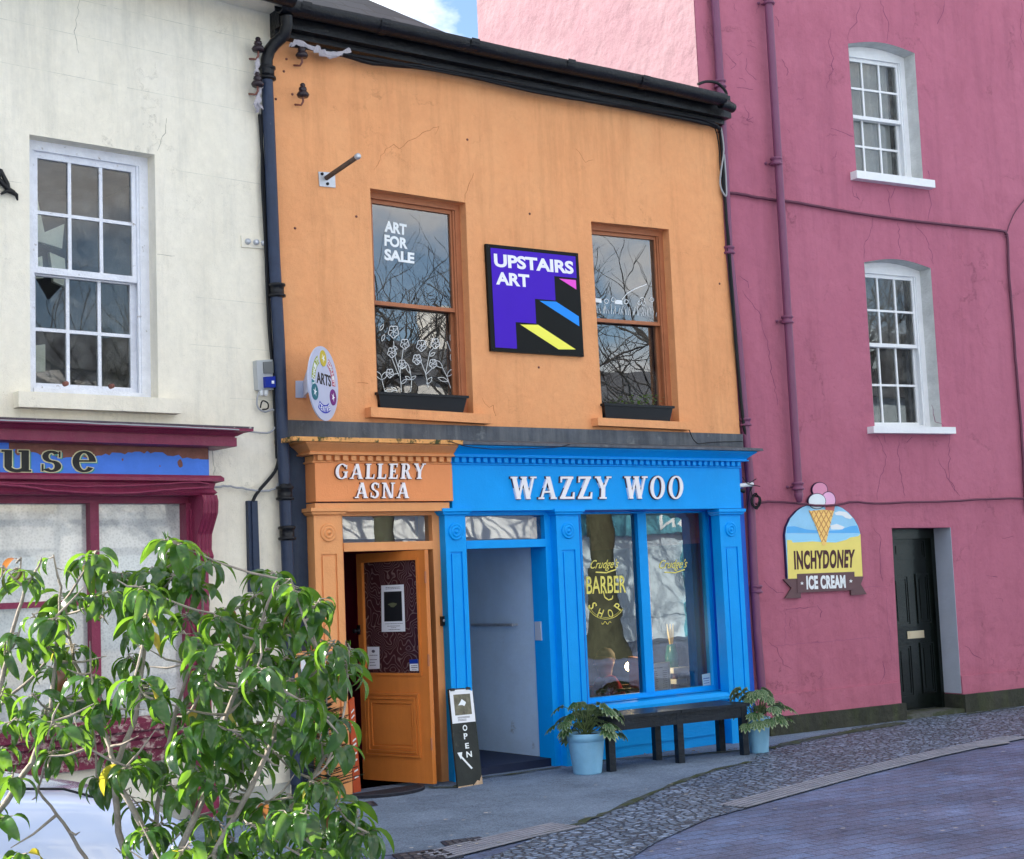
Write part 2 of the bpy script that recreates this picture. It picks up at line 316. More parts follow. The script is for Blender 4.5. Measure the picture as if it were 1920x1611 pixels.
# serif capitals drawn as strokes in a box of height 1
def SER(x, y, w, h=.075): return [(x-w/2, y), (x+w/2, y), (x+w/2, y+h), (x-w/2, y+h)]
def STEM(x, w, y0=0, y1=1): return [(x-w/2, y0), (x+w/2, y0), (x+w/2, y1), (x-w/2, y1)]
def DIAG(x0, y0, x1, y1, w): return [(x0-w/2, y0), (x0+w/2, y0), (x1+w/2, y1), (x1-w/2, y1)]
def ARC(cx, cy, rx, ry, a0, a1, tx, ty, n=16):
    out = []
    for k in range(n):
        p = []
        for a in (a0+(a1-a0)*k/n, a0+(a1-a0)*(k+1)/n):
            a = radians(a); p.append(((cx+rx*cos(a), cy+ry*sin(a)), (cx+(rx-tx)*cos(a), cy+(ry-ty)*sin(a))))
        out.append([p[0][1], p[0][0], p[1][0], p[1][1]])
    return out
T = .19; t = .09
LET = {
 'W': (1.12, [DIAG(.34, 0, .12, 1, T), DIAG(.34, 0, .56, 1, t), DIAG(.78, 0, .56, 1, T), DIAG(.78, 0, 1.0, 1, t), SER(.12, .925, .30), SER(.56, .925, .28), SER(1.0, .925, .28)]),
 'A': (.84, [DIAG(.70, 0, .42, 1, T), DIAG(.12, 0, .42, 1, t), [(.2, .28), (.62, .28), (.6, .36), (.22, .36)], SER(.12, 0, .26), SER(.70, 0, .28)]),
 'Z': (.72, [DIAG(.12, 0, .54, 1, .2), [(.03, .9), (.64, .9), (.64, 1), (.05, 1)], [(.03, 0), (.68, 0), (.70, .1), (.03, .1)], [(.03, .74), (.1, .74), (.12, 1), (.05, 1)], [(.60, .0), (.70, .0), (.71, .3), (.65, .3)]]),
 'Y': (.80, [STEM(.40, T, 0, .5), DIAG(.40, .44, .13, 1, T), DIAG(.42, .44, .66, 1, t), SER(.13, .925, .28), SER(.67, .925, .24), SER(.40, 0, .34)]),
 'O': (.84, ARC(.42, .5, .38, .52, 0, 360, T*.9, t*.8, 32)),
 'G': (.84, ARC(.44, .5, .40, .52, 40, 320, T, t*.8, 26) + [STEM(.70, .15, .06, .44), SER(.68, .42, .28), STEM(.735, .05, .66, .92)]),
 'L': (.64, [STEM(.2, T), SER(.2, .925, .34), SER(.2, 0, .34), [(.03, 0), (.60, 0), (.60, .09), (.03, .09)], [(.53, 0), (.60, 0), (.62, .3), (.57, .3)]]),
 'E': (.66, [STEM(.2, T), [(.03, 0), (.60, 0), (.60, .09), (.03, .09)], [(.03, .91), (.58, .91), (.58, 1), (.03, 1)], [(.2, .46), (.46, .46), (.46, .54), (.2, .54)], [(.53, 0), (.60, 0), (.62, .27), (.57, .27)], [(.51, .76), (.56, .76), (.58, 1), (.53, 1)], [(.42, .38), (.46, .38), (.46, .62), (.42, .62)]]),
 'R': (.78, [STEM(.2, T), SER(.2, .925, .34), SER(.2, 0, .34)] + ARC(.36, .745, .26, .255, -90, 90, T*.85, t*.8, 12) + [[(.2, .49), (.38, .49), (.38, .56), (.2, .56)], [(.2, .93), (.38, .93), (.38, 1), (.2, 1)], DIAG(.66, 0, .42, .52, T), SER(.68, 0, .24)]),
 'N': (.88, [STEM(.16, t), STEM(.72, t), DIAG(.66, 0, .18, 1, T), SER(.14, .925, .26), SER(.74, .925, .26), SER(.16, 0, .26)]),
 'S': (.62, ARC(.31, .745, .25, .27, 30, 270, T*.8, .1, 14) + ARC(.31, .25, .27, .27, 90, -150, T*.85, .1, 14) + [STEM(.535, .05, .66, .95), STEM(.07, .05, .05, .36)]),
 ' ': (.42, []),
 'u': (.80, [STEM(.17, .2, .2, .82), STEM(.62, .2, 0, .82), SER(.12, .75, .26), SER(.57, .75, .26), SER(.66, 0, .24)] + ARC(.40, .24, .33, .26, 180, 340, .17, .12, 12)),
 's': (.64, ARC(.31, .60, .25, .23, 30, 270, .17, .09, 14) + ARC(.31, .22, .27, .23, 90, -150, .18, .09, 14) + [STEM(.535, .05, .56, .80), STEM(.07, .05, .03, .30)]),
 'e': (.70, ARC(.36, .41, .33, .43, 0, 322, .19, .09, 24) + [[(.1, .40), (.69, .40), (.69, .47), (.1, .47)]]),
}
def serif(mb, s, q, d0, d1, gap=.12, grow=0.0, dx=0.0, dy=0.0, ymax=1.0):
    W_ = sum(LET[c][0] for c in s)+gap*(len(s)-1); x = 0; k = 0
    for c in s:
        for p in LET[c][1]:
            cxp = sum(a for a, b in p)/len(p); cyp = sum(b for a, b in p)/len(p); pp = []
            for a, b in p:
                if grow: a += grow*(1 if a > cxp else -1); b += grow*(1 if b > cyp else -1)
                u, z = q.pt((x+a+dx)/W_, (b+dy)/ymax); pp.append((u, z))
            mb.ext(q.fr, pp, d0, d1 + (k % 11)*.0001); k += 1
        x += LET[c][0]+gap
# ---------------- walls and windows
def wall(name, fr, outer, holes, depth, m, parent, d=0.0, label=None):
    mb = MB(); loops = [[V3((u, z, 0)) for u, z in outer]] + [[V3((u, z, 0)) for u, z in h] for h in holes]
    flat = [p for l in loops for p in l]
    for tri in tessellate_polygon(loops): mb.face([fr.w(flat[i].x, flat[i].y, d) for i in tri])
    for h in holes:
        n = len(h)
        for i in range(n):
            a, b = h[i], h[(i+1) % n]; mb.face([fr.w(*a, d), fr.w(*b, d), fr.w(*b, d-depth), fr.w(*a, d-depth)])
    n = len(outer)
    for i in range(n):
        a, b = outer[i], outer[(i+1) % n]; mb.face([fr.w(*a, d), fr.w(*b, d), fr.w(*b, d-.3), fr.w(*a, d-.3)])
    return obj(name, mb, m, parent, label=label)
def sash(q, a0, a1, b0, b1, rail, bar, cols, rows, d, th=.04):
    "one sash as a joined frame with glazing bars; returns its mesh and the pane quads (fractions)"
    mb = MB(); sx = 1/q.w; sz = 1/q.h; rx, rz = rail*sx, rail*sz
    mb.qb(q, a0, a1, b1-rz, b1, d-th, d); mb.qb(q, a0, a1, b0, b0+rz, d-th, d)
    mb.qb(q, a0, a0+rx, b0+rz, b1-rz, d-th, d); mb.qb(q, a1-rx, a1, b0+rz, b1-rz, d-th, d)
    A0, A1, B0, B1 = a0+rx, a1-rx, b0+rz, b1-rz; bx, bz = bar*sx/2, bar*sz/2
    xs = [A0+(A1-A0)*i/cols for i in range(cols+1)]; zs = [B0+(B1-B0)*i/rows for i in range(rows+1)]
    for x in xs[1:-1]: mb.qb(q, x-bx, x+bx, B0, B1, d-th*.8, d-th*.1)
    for z in zs[1:-1]:
        for i in range(cols): mb.qb(q, xs[i]+(bx if i else 0), xs[i+1]-(bx if i < cols-1 else 0), z-bz, z+bz, d-th*.8, d-th*.14)
    return mb, (A0, A1, B0, B1), xs, zs
def sash_window(par, q, rec, mf, mg, cols=1, rows=1, split=.5, box=.07, rail=.045, bar=.022, botrail=None, arch=0.0, msash=None, skip=()):
    fr = q.fr; sx, sz = 1/q.w, 1/q.h; msash = msash or mf
    mb = MB(); top = box*sz
    mb.qb(q, 0, box*sx, 0, 1, -rec-.14, -rec); mb.qb(q, 1-box*sx, 1, 0, 1, -rec-.14, -rec)
    mb.qb(q, box*sx, 1-box*sx, 1-top, 1, -rec-.14, -rec); mb.qb(q, box*sx, 1-box*sx, 0, .05*sz, -rec-.14, -rec+.01)
    mb.qb(q, box*sx, (box+.018)*sx, .05*sz, 1-top, -rec-.03, -rec-.012); mb.qb(q, 1-(box+.018)*sx, 1-box*sx, .05*sz, 1-top, -rec-.03, -rec-.012)
    if arch:
        pts = [q.pt(.0, 1)] + [(q.pt(k/12, 1)[0], q.pt(k/12, 1)[1]+arch*sin(pi*k/12)) for k in range(1, 12)] + [q.pt(1, 1)]
        mb.ext(fr, pts, -rec-.14, -rec-.002)
    w = obj('window', mb, mf, par)
    a0, a1, b0, b1 = box*sx, 1-box*sx, .05*sz, 1-top
    m = b0+(b1-b0)*split; hr = .02*sz
    up, g1, xs, zs = sash(q, a0+.002, a1-.002, m-hr, b1, rail, bar, cols, rows, -rec-.03)
    obj('upper_sash', up, msash, w)
    lo, g2, xs2, zs2 = sash(q, a0+.002, a1-.002, b0, m+hr, rail, bar, cols, rows, -rec-.078)
    obj('lower_sash', lo, msash, w)
    gm = MB(); gm.sheet(fr, [q.pt(g1[0], g1[2]), q.pt(g1[1], g1[2]), q.pt(g1[1], g1[3]), q.pt(g1[0], g1[3])], -rec-.05)
    obj('glass_pane', gm, mg, w)
    gm = MB()
    for i in range(cols):
        for j in range(rows):
            if (i, j) in skip:
                P = lambda a, b: q.pt(xs2[i]+(xs2[i+1]-xs2[i])*a, zs2[j]+(zs2[j+1]-zs2[j])*b)
                gm.sheet(fr, [P(0, 0), P(1, 0), P(1, .96), P(.42, .56), P(0, 1)], -rec-.098)
            else: gm.sheet(fr, [q.pt(xs2[i], zs2[j]), q.pt(xs2[i+1], zs2[j]), q.pt(xs2[i+1], zs2[j+1]), q.pt(xs2[i], zs2[j+1])], -rec-.098)
    obj('glass_pane', gm, mg, w)
    return w, dict(xs=xs, zs=zs, xs2=xs2, zs2=zs2, g1=g1, g2=g2)
def room(par, fr, u0, u1, z0, z1, d0, d1, m, name='interior'):
    mb = MB(); A = [fr.w(u0, z0, d0), fr.w(u1, z0, d0), fr.w(u1, z1, d0), fr.w(u0, z1, d0)]; B = [fr.w(u0, z0, d1), fr.w(u1, z0, d1), fr.w(u1, z1, d1), fr.w(u0, z1, d1)]
    for i in range(4): j = (i+1) % 4; mb.face([A[i], A[j], B[j], B[i]])
    mb.face(B); return obj(name, mb, m, par, normals=False)
def shell(par, fr, u0, u1, z0, z1, depth, m):
    mb = MB(); d = -.31
    A = [fr.w(u0, z0, d), fr.w(u1, z0, d), fr.w(u1, z1, d), fr.w(u0, z1, d)]; B = [fr.w(u0, z0, -depth), fr.w(u1, z0, -depth), fr.w(u1, z1, -depth), fr.w(u0, z1, -depth)]
    for i in (1, 2, 3): j = (i+1) % 4; mb.face([A[i], A[j], B[j], B[i]])
    mb.face(B); return obj('rear_walls', mb, m, par)
def sill(par, fr, TL, TR, th, m, d=.09, back=.12):
    u0, z0 = fr.p(*TL, d); u1, z1 = fr.p(*TR, d)
    mb = MB().ext(fr, [(u0, z0-th), (u1, z1-th), (u1, z1), (u0, z0)], -back, d)
    return mb
def crackline(mb, fr, pts, w=.006, d=.0015, seed=0):
    R = random.Random(seed); P = []
    for (a, b), (c, e) in zip(pts, pts[1:]):
        n = max(2, int(hypot(c-a, e-b)/7))
        for k in range(n): f = k/n; P.append((a+(c-a)*f+R.uniform(-2.2, 2.2), b+(e-b)*f+R.uniform(-1.5, 1.5)))
    P.append(pts[-1]); P = [fr.p(x, y) for x, y in P]
    for i, (a, b) in enumerate(zip(P, P[1:])):
        ww = w*(.35+.65*sin(pi*(i+.7)/len(P)))*R.uniform(.5, 1.2)/2
        dx, dz = b[0]-a[0], b[1]-a[1]; l = hypot(dx, dz) or 1; nx, nz_ = -dz/l*ww, dx/l*ww
        mb.ext(fr, [(a[0]+nx, a[1]+nz_), (b[0]+nx, b[1]+nz_), (b[0]-nx, b[1]-nz_), (a[0]-nx, a[1]-nz_)], -.002, d)
def pxtube(mb, fr, pts, d, r, n=7, sub=4, wob=0.0, seed=1):
    R = random.Random(seed); P = [(x, y, (q[0] if q else d)) for x, y, *q in pts]; out = []
    for i in range(len(P)-1):
        p0 = P[max(i-1, 0)]; p1 = P[i]; p2 = P[i+1]; p3 = P[min(i+2, len(P)-1)]
        for k in range(sub):
            f = k/sub; c = []
            for j in range(3):
                c.append(.5*((2*p1[j]) + (-p0[j]+p2[j])*f + (2*p0[j]-5*p1[j]+4*p2[j]-p3[j])*f*f + (-p0[j]+3*p1[j]-3*p2[j]+p3[j])*f**3))
            c[0] += R.uniform(-wob, wob); c[1] += R.uniform(-wob, wob); out.append(fr.W(*c))
    out.append(fr.W(*P[-1])); mb.tube(out, r, n); return mb

# =====================================================================  CREAM BUILDING
EZ = FO.p(1000, 150, .12)[1]                      # eaves level, underside of the fascia
cream = thing('cream_building', FC.w(UJ-2.5, 0), 'cream rendered house with peeling white sash window and maroon shopfront', 'building')
cu = lambda x, y, d=0: FC.p(x, y, d)
qw = Q(FC, (55, 252), (290, 290), (297, 747), (57, 735))
sb = [cu(0, 929, .05), cu(343, 931, .05), cu(352, 1372, .05)]
hole_shop = [(UJ-9, cu(300, 1345)[1]), (cu(357, 1345)[0], cu(300, 1345)[1]), (cu(350, 935)[0], cu(343, 935)[1]), (UJ-9, cu(343, 935)[1])]
wall('wall', FC, [(UJ-10, -.4), (UJ, -.4), (UJ, EZ+.28), (UJ-10, EZ+.28)], [qw.poly(), hole_shop], .16, MT['cream'], cream)
shell(cream, FC, UJ-10, UJ-.02, -.4, EZ+.28, 8, MT['cream'])
# ashlar lines struck in the render
mb = MB()
for y in (58, 122, 196, 330, 396, 560, 650, 745):
    z = cu(400, y)[1]
    R_ = random.Random(y)
    u = cu(0, y)[0]-.2
    while u < UJ-.1:
        l = R_.uniform(.3, 1.6)
        zz = z+R_.uniform(-.004, .004)
        inwin = qw.c[0][0]-.05 < u+l and u < qw.c[1][0]+.05 and qw.c[3][1]-.1 < z < qw.c[0][1]+.1
        if not inwin: mb.box(FC, u, min(u+l, UJ-.05), zz-.0015, zz+.0015, -.003, .0008)
        u += l+R_.uniform(-.1, .15)
obj('render_joint', mb, mat('joint_shade', (.62, .60, .50), .9, .3, 8), cream)
mb = MB(); crackline(mb, FC, [(296, 283), (308, 250), (312, 222)], .005, seed=3); crackline(mb, FC, [(296, 478), (328, 480)], .004, seed=4); crackline(mb, FC, [(150, 0), (140, 60), (148, 100)], .004, seed=9)
crackline(mb, FC, [(396, 800), (402, 880), (398, 960)], .004, seed=19)
obj('crack', mb, mat('crack_shade', (.38, .36, .29), .9), cream)
w, inf = sash_window(cream, qw, .12, MT['peel'], MT['dullglass'], 3, 2, split=.495, box=.075, rail=.05, bar=.026, skip=((0, 1),))
for a in (.3, .66):
    mb = MB(); c = qw.pt(a, .045); mb.lathe(FC.w(c[0], c[1], -.07), [(.0, .012), (.018, .008), (.02, -.03), (0, -.03)], 12, FC.n); obj('sash_lift', mb, MT['rust'], w)
# boarding and plaster debris seen through the panes
room(cream, FC, qw.c[0][0]-.7, qw.c[1][0]+1.2, qw.c[3][1]-.8, qw.c[0][1]+.5, -.28, -3.2, mat('room_grey', (.22, .24, .28), .9, .2, 2))
mb = MB()
for poly in ([(.13, .78), (.27, .92), (.36, .70), (.52, .745), (.50, .64), (.30, .66), (.10, .75)], [(.08, .70), (.24, .68), (.14, .59), (.07, .60)], [(.14, .56), (.34, .60), (.35, .51), (.22, .50)], [(.06, .10), (.36, .13), (.36, .24), (.16, .22), (.06, .20)], [(.40, .62), (.52, .60), (.54, .48), (.43, .50)]):
    mb.ext(FC, [qw.pt(*p) for p in poly], -.62, -.58)
obj('plaster_debris', mb, mat('pale_plaster', (.80, .84, .72), .8, .1, 5), cream)
mb = sill(cream, FC, (35, 733), (340, 748), .115, MT['cream'], .10)
obj('window_sill', mb, MT['cream'], w)
# eaves soffit, fascia and gutter
mb = MB(); mb.box(FC, UJ-10, UJ+.02, EZ+.16, EZ+.2, -.2, .30)
obj('soffit', mb, MT['cream'], cream)
mb = MB(); mb.box(FC, UJ-10, UJ+.01, EZ+.16, EZ+.36, .302, .33); obj('fascia_board', mb, mat('navy_fascia_paint', (.012, .02, .05), .4, .2, 5, .2, 30), cream)
# shopfront
zc0 = cu(448, 803, .42)[1]; zc1 = cu(420, 838, .3)[1]; uE = cu(392, 870, .16)[0]; uL = UJ-9.2
prof = [(.42, zc0), (.42, zc0-.02), (.37, zc0-.028), (.34, zc0-.045), (.33, zc0-.052), (.315, zc0-.054), (.315, zc0-.062), (.325, zc0-.064), (.325, zc1+.004), (.31, zc1), (.17, zc1)]
mb = MB(); mb.mould(FC, [(d, z) for d, z in prof], uL, uE, False, True, .17)
sf = obj('shop_cornice', mb, MT['maroon'], cream)
mb = MB(); mb.box(FC, uL, uE+.25, zc0+.001, zc0+.014, 0, .425); obj('lead_capping', mb, mat('dark_worn_lead', (.08, .06, .08), .6, .4, 10, .3, 30, c2=(.55, .52, .5), t2=.64, s2=12), sf); sf = cream
zf1 = cu(390, 893, .16)[1]
fq = Q(FC, (0, 838), (392, 838), (392, 893), (0, 893), .16)
mb = MB(); mb.box(FC, uL, uE, zf1, zc1, -.02, .158); fa = obj('fascia', mb, MT['fasblue'], sf)
mb = MB(); R_ = random.Random(4); pts = [(uL+9.2-9.2, zc1)]; top = []; u = cu(0, 838)[0]
lo = []
while u < uE: lo.append((u, zc1-.03-.05*(.5+.5*sin(u*5.3))-R_.uniform(0, .025))); u += R_.uniform(.02, .05)
lo.append((uE-.002, lo[-1][1]))
for (a, b) in zip(lo, lo[1:]): mb.ext(FC, [(a[0], a[1]), (b[0], b[1]), (b[0], zc1), (a[0], zc1)], .15, .1595)
for (x, y, r) in ((338, 869, .028), (34, 845, .03), (230, 862, .008), (75, 850, .01), (300, 874, .006)):
    c = cu(x, y, .16); mb.ext(FC, [(c[0]+r*cos(a*.7)*R_.uniform(.6, 1), c[1]+r*1.2*sin(a*.7)) for a in range(9)], .15, .1597)
obj('flaked_patch', mb, MT['rust'], fa)
lq = Q(FC, (3, 843), (180, 846), (180, 885), (3, 885), .16)
for k, (mm, g, dx, dy, dd) in enumerate(((mat('sign_green', (.05, .30, .28), .5, .2, 9), .012, .05, -.05, .001), (mat('sign_cream_outline', (.62, .58, .36), .5, .2, 9), .03, -.0, -.0, .002), (MT['black'], 0, 0, 0, .0035))):
    mb = MB(); serif(mb, 'use', lq, .15, .16+dd, .22, g, dx, dy, .84); obj('lettering', mb, mm, fa)
ztop = cu(343, 931, .06)[1]
mb = MB(); mb.mould(FC, [(.23, zf1), (.25, zf1-.02), (.25, zf1-.045), (.2, zf1-.06), (.19, ztop+.05), (.21, ztop+.02), (.19, ztop)], uL, uE-.01, False, True, .16)
obj('architrave', mb, MT['maroon'], sf)
# console bracket and pilaster
cx0 = cu(366, 1000, .12)[0]; cx1 = cu(394, 1000, .12)[0]
pr = [(.24, ztop-.0), (.26, ztop-.05), (.25, ztop-.14), (.20, ztop-.22), (.15, ztop-.30), (.14, ztop-.42), (.17, ztop-.47), (.15, ztop-.52), (.05, ztop-.54)]
mb = MB(); rows = []
for i in range(9):
    u = cx0+(cx1-cx0)*i/8; o = .012*(i % 2); rows.append([FC.w(u, z, d-o) for d, z in pr])
mb.grid(rows, False)
for uu in (cx0, cx1): mb.face([FC.w(uu, ztop, 0)]+[FC.w(uu, z, d) for d, z in pr]+[FC.w(uu, pr[-1][1], 0)])
obj('console_bracket', mb, MT['maroon'], sf)
zb = cu(380, 1400, .1)[1]
mb = MB(); mb.box(FC, cx0+.01, cx1-.01, -.1, ztop-.53, 0, .10); mb.box(FC, cx0+.05, cx1-.05, .3, ztop-.7, .1, .115); mb.box(FC, cx0-.02, cx1+.02, -.1, .28, 0, .13)
obj('pilaster', mb, MT['maroon'], sf)
# shop window frame and its frosted glazing
d0 = -.02; zt = ztop-.002; zs = cu(343, 1345, .02)[1]; ztr = cu(200, 1128, .02)[1]
um = cu(177, 1000, .02)[0]; ur = cu(345, 1000, .02)[0]
mb = MB(); mb.box(FC, uL, cx0, zt-.05, zt+.02, -.1, .03); mb.box(FC, ur, cx0, zs, zt-.05, -.1, .06); mb.box(FC, ur+.05, cx0-.02, zs+.05, zt-.1, .06, .08)
mb.box(FC, um-.035, um+.035, zs, zt-.05, -.08, .028); mb.box(FC, uL, ur, ztr-.022, ztr+.022, -.07, .02)
for k in range(1, 4): mb.box(FC, um-.035-k*1.05, um+.035-k*1.05, zs, zt-.05, -.08, .026)
obj('window_frame', mb, MT['maroon'], sf)
mb = MB(); mb.mould(FC, [(.10, zs+.04), (.16, zs), (.16, zs-.05), (.12, zs-.07), (.12, zs-.11), (.09, zs-.13), (.09, zs-.2), (.06, zs-.21), (.06, zs-.3)], uL, cx0, False, False)
obj('window_sill', mb, mat('flaking_maroon_paint', (.16, .02, .05), .6, .3, 8, .6, 40, c2=(.45, .33, .30), t2=.55, s2=14), sf)
m, nt, b = newmat('frosted_film_glass'); L = nt.links.new; tcn = N(nt, 'ShaderNodeTexCoord')
b.inputs['Roughness'].default_value = .25; b.inputs['Coat Weight'].default_value = .6; b.inputs['Coat Roughness'].default_value = .02; b.inputs['Coat IOR'].default_value = 1.9
n1 = N(nt, 'ShaderNodeTexNoise', Scale=1.3, Detail=7, Roughness=.6); L(tcn.outputs['Object'], n1.inputs['Vector'])
r1 = N(nt, 'ShaderNodeValToRGB'); r1.color_ramp.elements[0].position = .47; r1.color_ramp.elements[1].position = .53
r1.color_ramp.elements[0].color = (.36, .375, .375, 1); r1.color_ramp.elements[1].color = (.56, .57, .55, 1); L(n1.outputs[0], r1.inputs[0])
v1 = N(nt, 'ShaderNodeTexVoronoi', Scale=55); L(tcn.outputs['Object'], v1.inputs['Vector']); r2 = N(nt, 'ShaderNodeMapRange'); r2.inputs[1].default_value = .2; r2.inputs[2].default_value = .6; r2.inputs[3].default_value = .88; r2.inputs[4].default_value = 1.1; L(v1.outputs[0], r2.inputs[0])
hs = N(nt, 'ShaderNodeHueSaturation'); L(r1.outputs[0], hs.inputs['Color']); L(r2.outputs[0], hs.inputs['Value']); L(hs.outputs[0], b.inputs['Base Color'])
mb = MB(); mb.sheet(FC, [(uL, zs), (ur, zs), (ur, zt), (uL, zt)], -.045); obj('frosted_pane', mb, m, sf)
mb = MB(); mb.box(FC, uL, UJ-.02, -.3, zs-.6, 0, .012); obj('plinth', mb, mat('grey_plinth', (.40, .40, .36), .8, .2, 5, .5, 40), cream)

# =====================================================================  ORANGE BUILDING
orange = thing('orange_building', FO.w((UR+FO.p(530, 900)[0])/2, 0), 'orange rendered house with gallery and blue barber shopfronts below', 'building')
UO0 = FO.p(530, 900)[0]-.0
ou = lambda x, y, d=0: FO.p(x, y, d)
q1 = Q(FO, (694, 353), (873, 380), (888, 775), (708, 765)); q2 = Q(FO, (1108, 415), (1254, 430), (1274, 790), (1130, 785))
q1 = q1.grow(0, .02, 0, 0); q2 = q2.grow(0, .02, 0, 0)
zlow = ou(900, 800)[1]
# shop openings
zT = ou(877, 960)[1]
gd = [(ou(648, 1200)[0], -.4), (ou(822, 1200, .0)[0], -.4), (ou(822, 1200, .0)[0], ou(740, 958)[1]), (ou(648, 1200)[0], ou(740, 958)[1])]
bdL, bdR = ou(880, 1200)[0], ou(1033, 1200, .0)[0]
bd = [(bdL, -.4), (bdR, -.4), (bdR, ou(950, 955)[1]), (bdL, ou(950, 955)[1])]
wL, wR = ou(1093, 1100)[0], ou(1352, 1100)[0]; wB = ou(1220, 1318)[1]; wT = ou(1200, 958)[1]
bw = [(wL, wB), (wR, wB), (wR, wT), (wL, wT)]
UE1 = UR-.075
wall('wall', FO, [(UO0, zlow-.02), (UE1, zlow-.02), (UE1, EZ+.05), (UO0, EZ+.05)], [q1.poly(), q2.poly()], .2, MT['orange'], orange)
uSp = ou(836, 1100)[0]
wall('lower_wall', FO, [(UO0, -.4), (ou(600, 1200)[0], -.4), (ou(600, 1200)[0], zlow-.02), (UO0, zlow-.02)], [], .2, MT['navy'], orange, d=-.003)
wall('shop_wall', FO, [(ou(600, 1200)[0], -.4)] + [gd[0], gd[3], gd[2], gd[1]] + [bd[0], bd[3], bd[2], bd[1]] + [(UE1, -.4), (UE1, zlow-.02), (ou(600, 1200)[0], zlow-.02)], [bw], .26, MT['bluedk'], orange, d=-.006)
shell(orange, FO, UO0, UE1, -.4, EZ+.05, 7, MT['navy'])
mb = MB(); crackline(mb, FO, [(712, 300), (722, 280), (738, 272), (748, 278), (780, 258), (812, 240), (822, 236), (816, 252)], .004, seed=2)
crackline(mb, FO, [(700, 318), (712, 300)], .003, seed=5); crackline(mb, FO, [(870, 378), (878, 350), (888, 325)], .004, seed=6); crackline(mb, FO, [(1080, 280), (1100, 305), (1112, 300)], .003, seed=7)
crackline(mb, FO, [(905, 745), (915, 765), (925, 760), (930, 780)], .004, seed=8); crackline(mb, FO, [(670, 718), (690, 719)], .004, seed=10)
obj('crack', mb, mat('orange_crack_shade', srgb(170, 100, 60), .9), orange)
mb = MB()
for x, y in ((668, 406), (553, 428), (876, 262), (505+32, 111), (532, 134), (548, 177), (517, 186), (993, 401), (1412-66, 248), (1349, 532), (1010, 689)):
    c = FO.W(x, y); mb.lathe(c, [(0, .012), (.011, .006), (.013, -.01)], 7, FO.n)
obj('rusty_fixing', mb, MT['rust'], orange)
room(orange, FO, UO0+.3, UE1-.3, zlow+.1, EZ-.05, -.36, -4, MT['dark'])
wa, ia = sash_window(orange, q1, .10, MT['oframe'], MT['glass'], 1, 1, split=.50, box=.055, rail=.035)
mb = sill(orange, FO, (695, 763), (921, 777), .085, MT['orange'], .10); obj('window_sill', mb, MT['orange'], wa)
wb, ib = sash_window(orange, q2, .10, MT['oframe'], MT['glass'], 1, 1, split=.52, box=.055, rail=.035)
mb = sill(orange, FO, (1121, 783), (1297, 792), .075, MT['orange'], .10); obj('window_sill', mb, MT['orange'], wb)
# window writing and drawn flowers
gq = Q(FO, (697, 383), (849, 402), (857, 740), (708, 735), -.15)
tq = Q(FO, (721, 413), (777, 424), (777, 495), (721, 488), -.147)
mb = MB()
for i, (s, x1) in enumerate((('ART', .74), ('FOR', .77), ('SALE', 1.0))):
    text_q(mb, s, tq, -.149, -.1475, .042, 0, (0, x1, 1-.285-.355*i, 1-.355*i))
obj('lettering', mb, MT['wvinyl'], wa)
def ribbon(mb, fr, pts, w, d):
    P = [fr.p(x, y, d) for x, y in pts]
    for a, b in zip(P, P[1:]):
        dx, dz = b[0]-a[0], b[1]-a[1]; l = hypot(dx, dz) or 1; nx, nz_ = -dz/l*w/2, dx/l*w/2
        mb.face([fr.w(a[0]+nx, a[1]+nz_, d), fr.w(b[0]+nx, b[1]+nz_, d), fr.w(b[0]-nx, b[1]-nz_, d), fr.w(a[0]-nx, a[1]-nz_, d)])
def leafpx(mb, fr, x, y, ang, l, w, d):
    ax, ay = cos(ang), sin(ang); pts = []
    for k in range(9):
        f = k/8; pts.append((x+ax*l*f-ay*w*sin(pi*f)/2, y+ay*l*f+ax*w*sin(pi*f)/2))
    for k in range(8, -1, -1):
        f = k/8; pts.append((x+ax*l*f+ay*w*sin(pi*f)/2, y+ay*l*f-ax*w*sin(pi*f)/2))
    ribbon(mb, fr, pts, .0045, d)
mb = MB(); dd = -.1935; R_ = random.Random(5)
for x, y, r in ((738, 622, 11), (759, 645, 9), (735, 661, 9), (754, 683, 8), (790, 648, 10), (816, 644, 9), (782, 674, 9), (812, 682, 8), (731, 700, 8)):
    ribbon(mb, FO, [(x+r*.85*(1+.12*sin(5*a))*cos(a), y+r*(1+.12*sin(5*a))*sin(a)) for a in [k*2*pi/22 for k in range(23)]], .006, dd)
    for a in range(6):
        an = a*pi/3+.3; ribbon(mb, FO, [(x, y), (x+r*.4*cos(an+.3), y+r*.4*sin(an+.3)), (x+r*.8*cos(an), y+r*.9*sin(an))], .004, dd)
for st in ([(753, 735), (750, 700), (741, 670), (738, 640)], [(750, 700), (756, 655)], [(748, 705), (735, 672)], [(748, 700), (733, 703)], [(803, 727), (798, 700), (790, 680), (783, 676)], [(798, 700), (806, 660), (814, 652)], [(799, 702), (811, 690)], [(770, 735), (772, 712), (768, 690)], [(722, 735), (716, 712)], [(845, 728), (838, 706), (830, 690)], [(838, 640), (846, 660), (850, 690)], [(800, 640), (788, 655)]):
    ribbon(mb, FO, st, .005, dd)
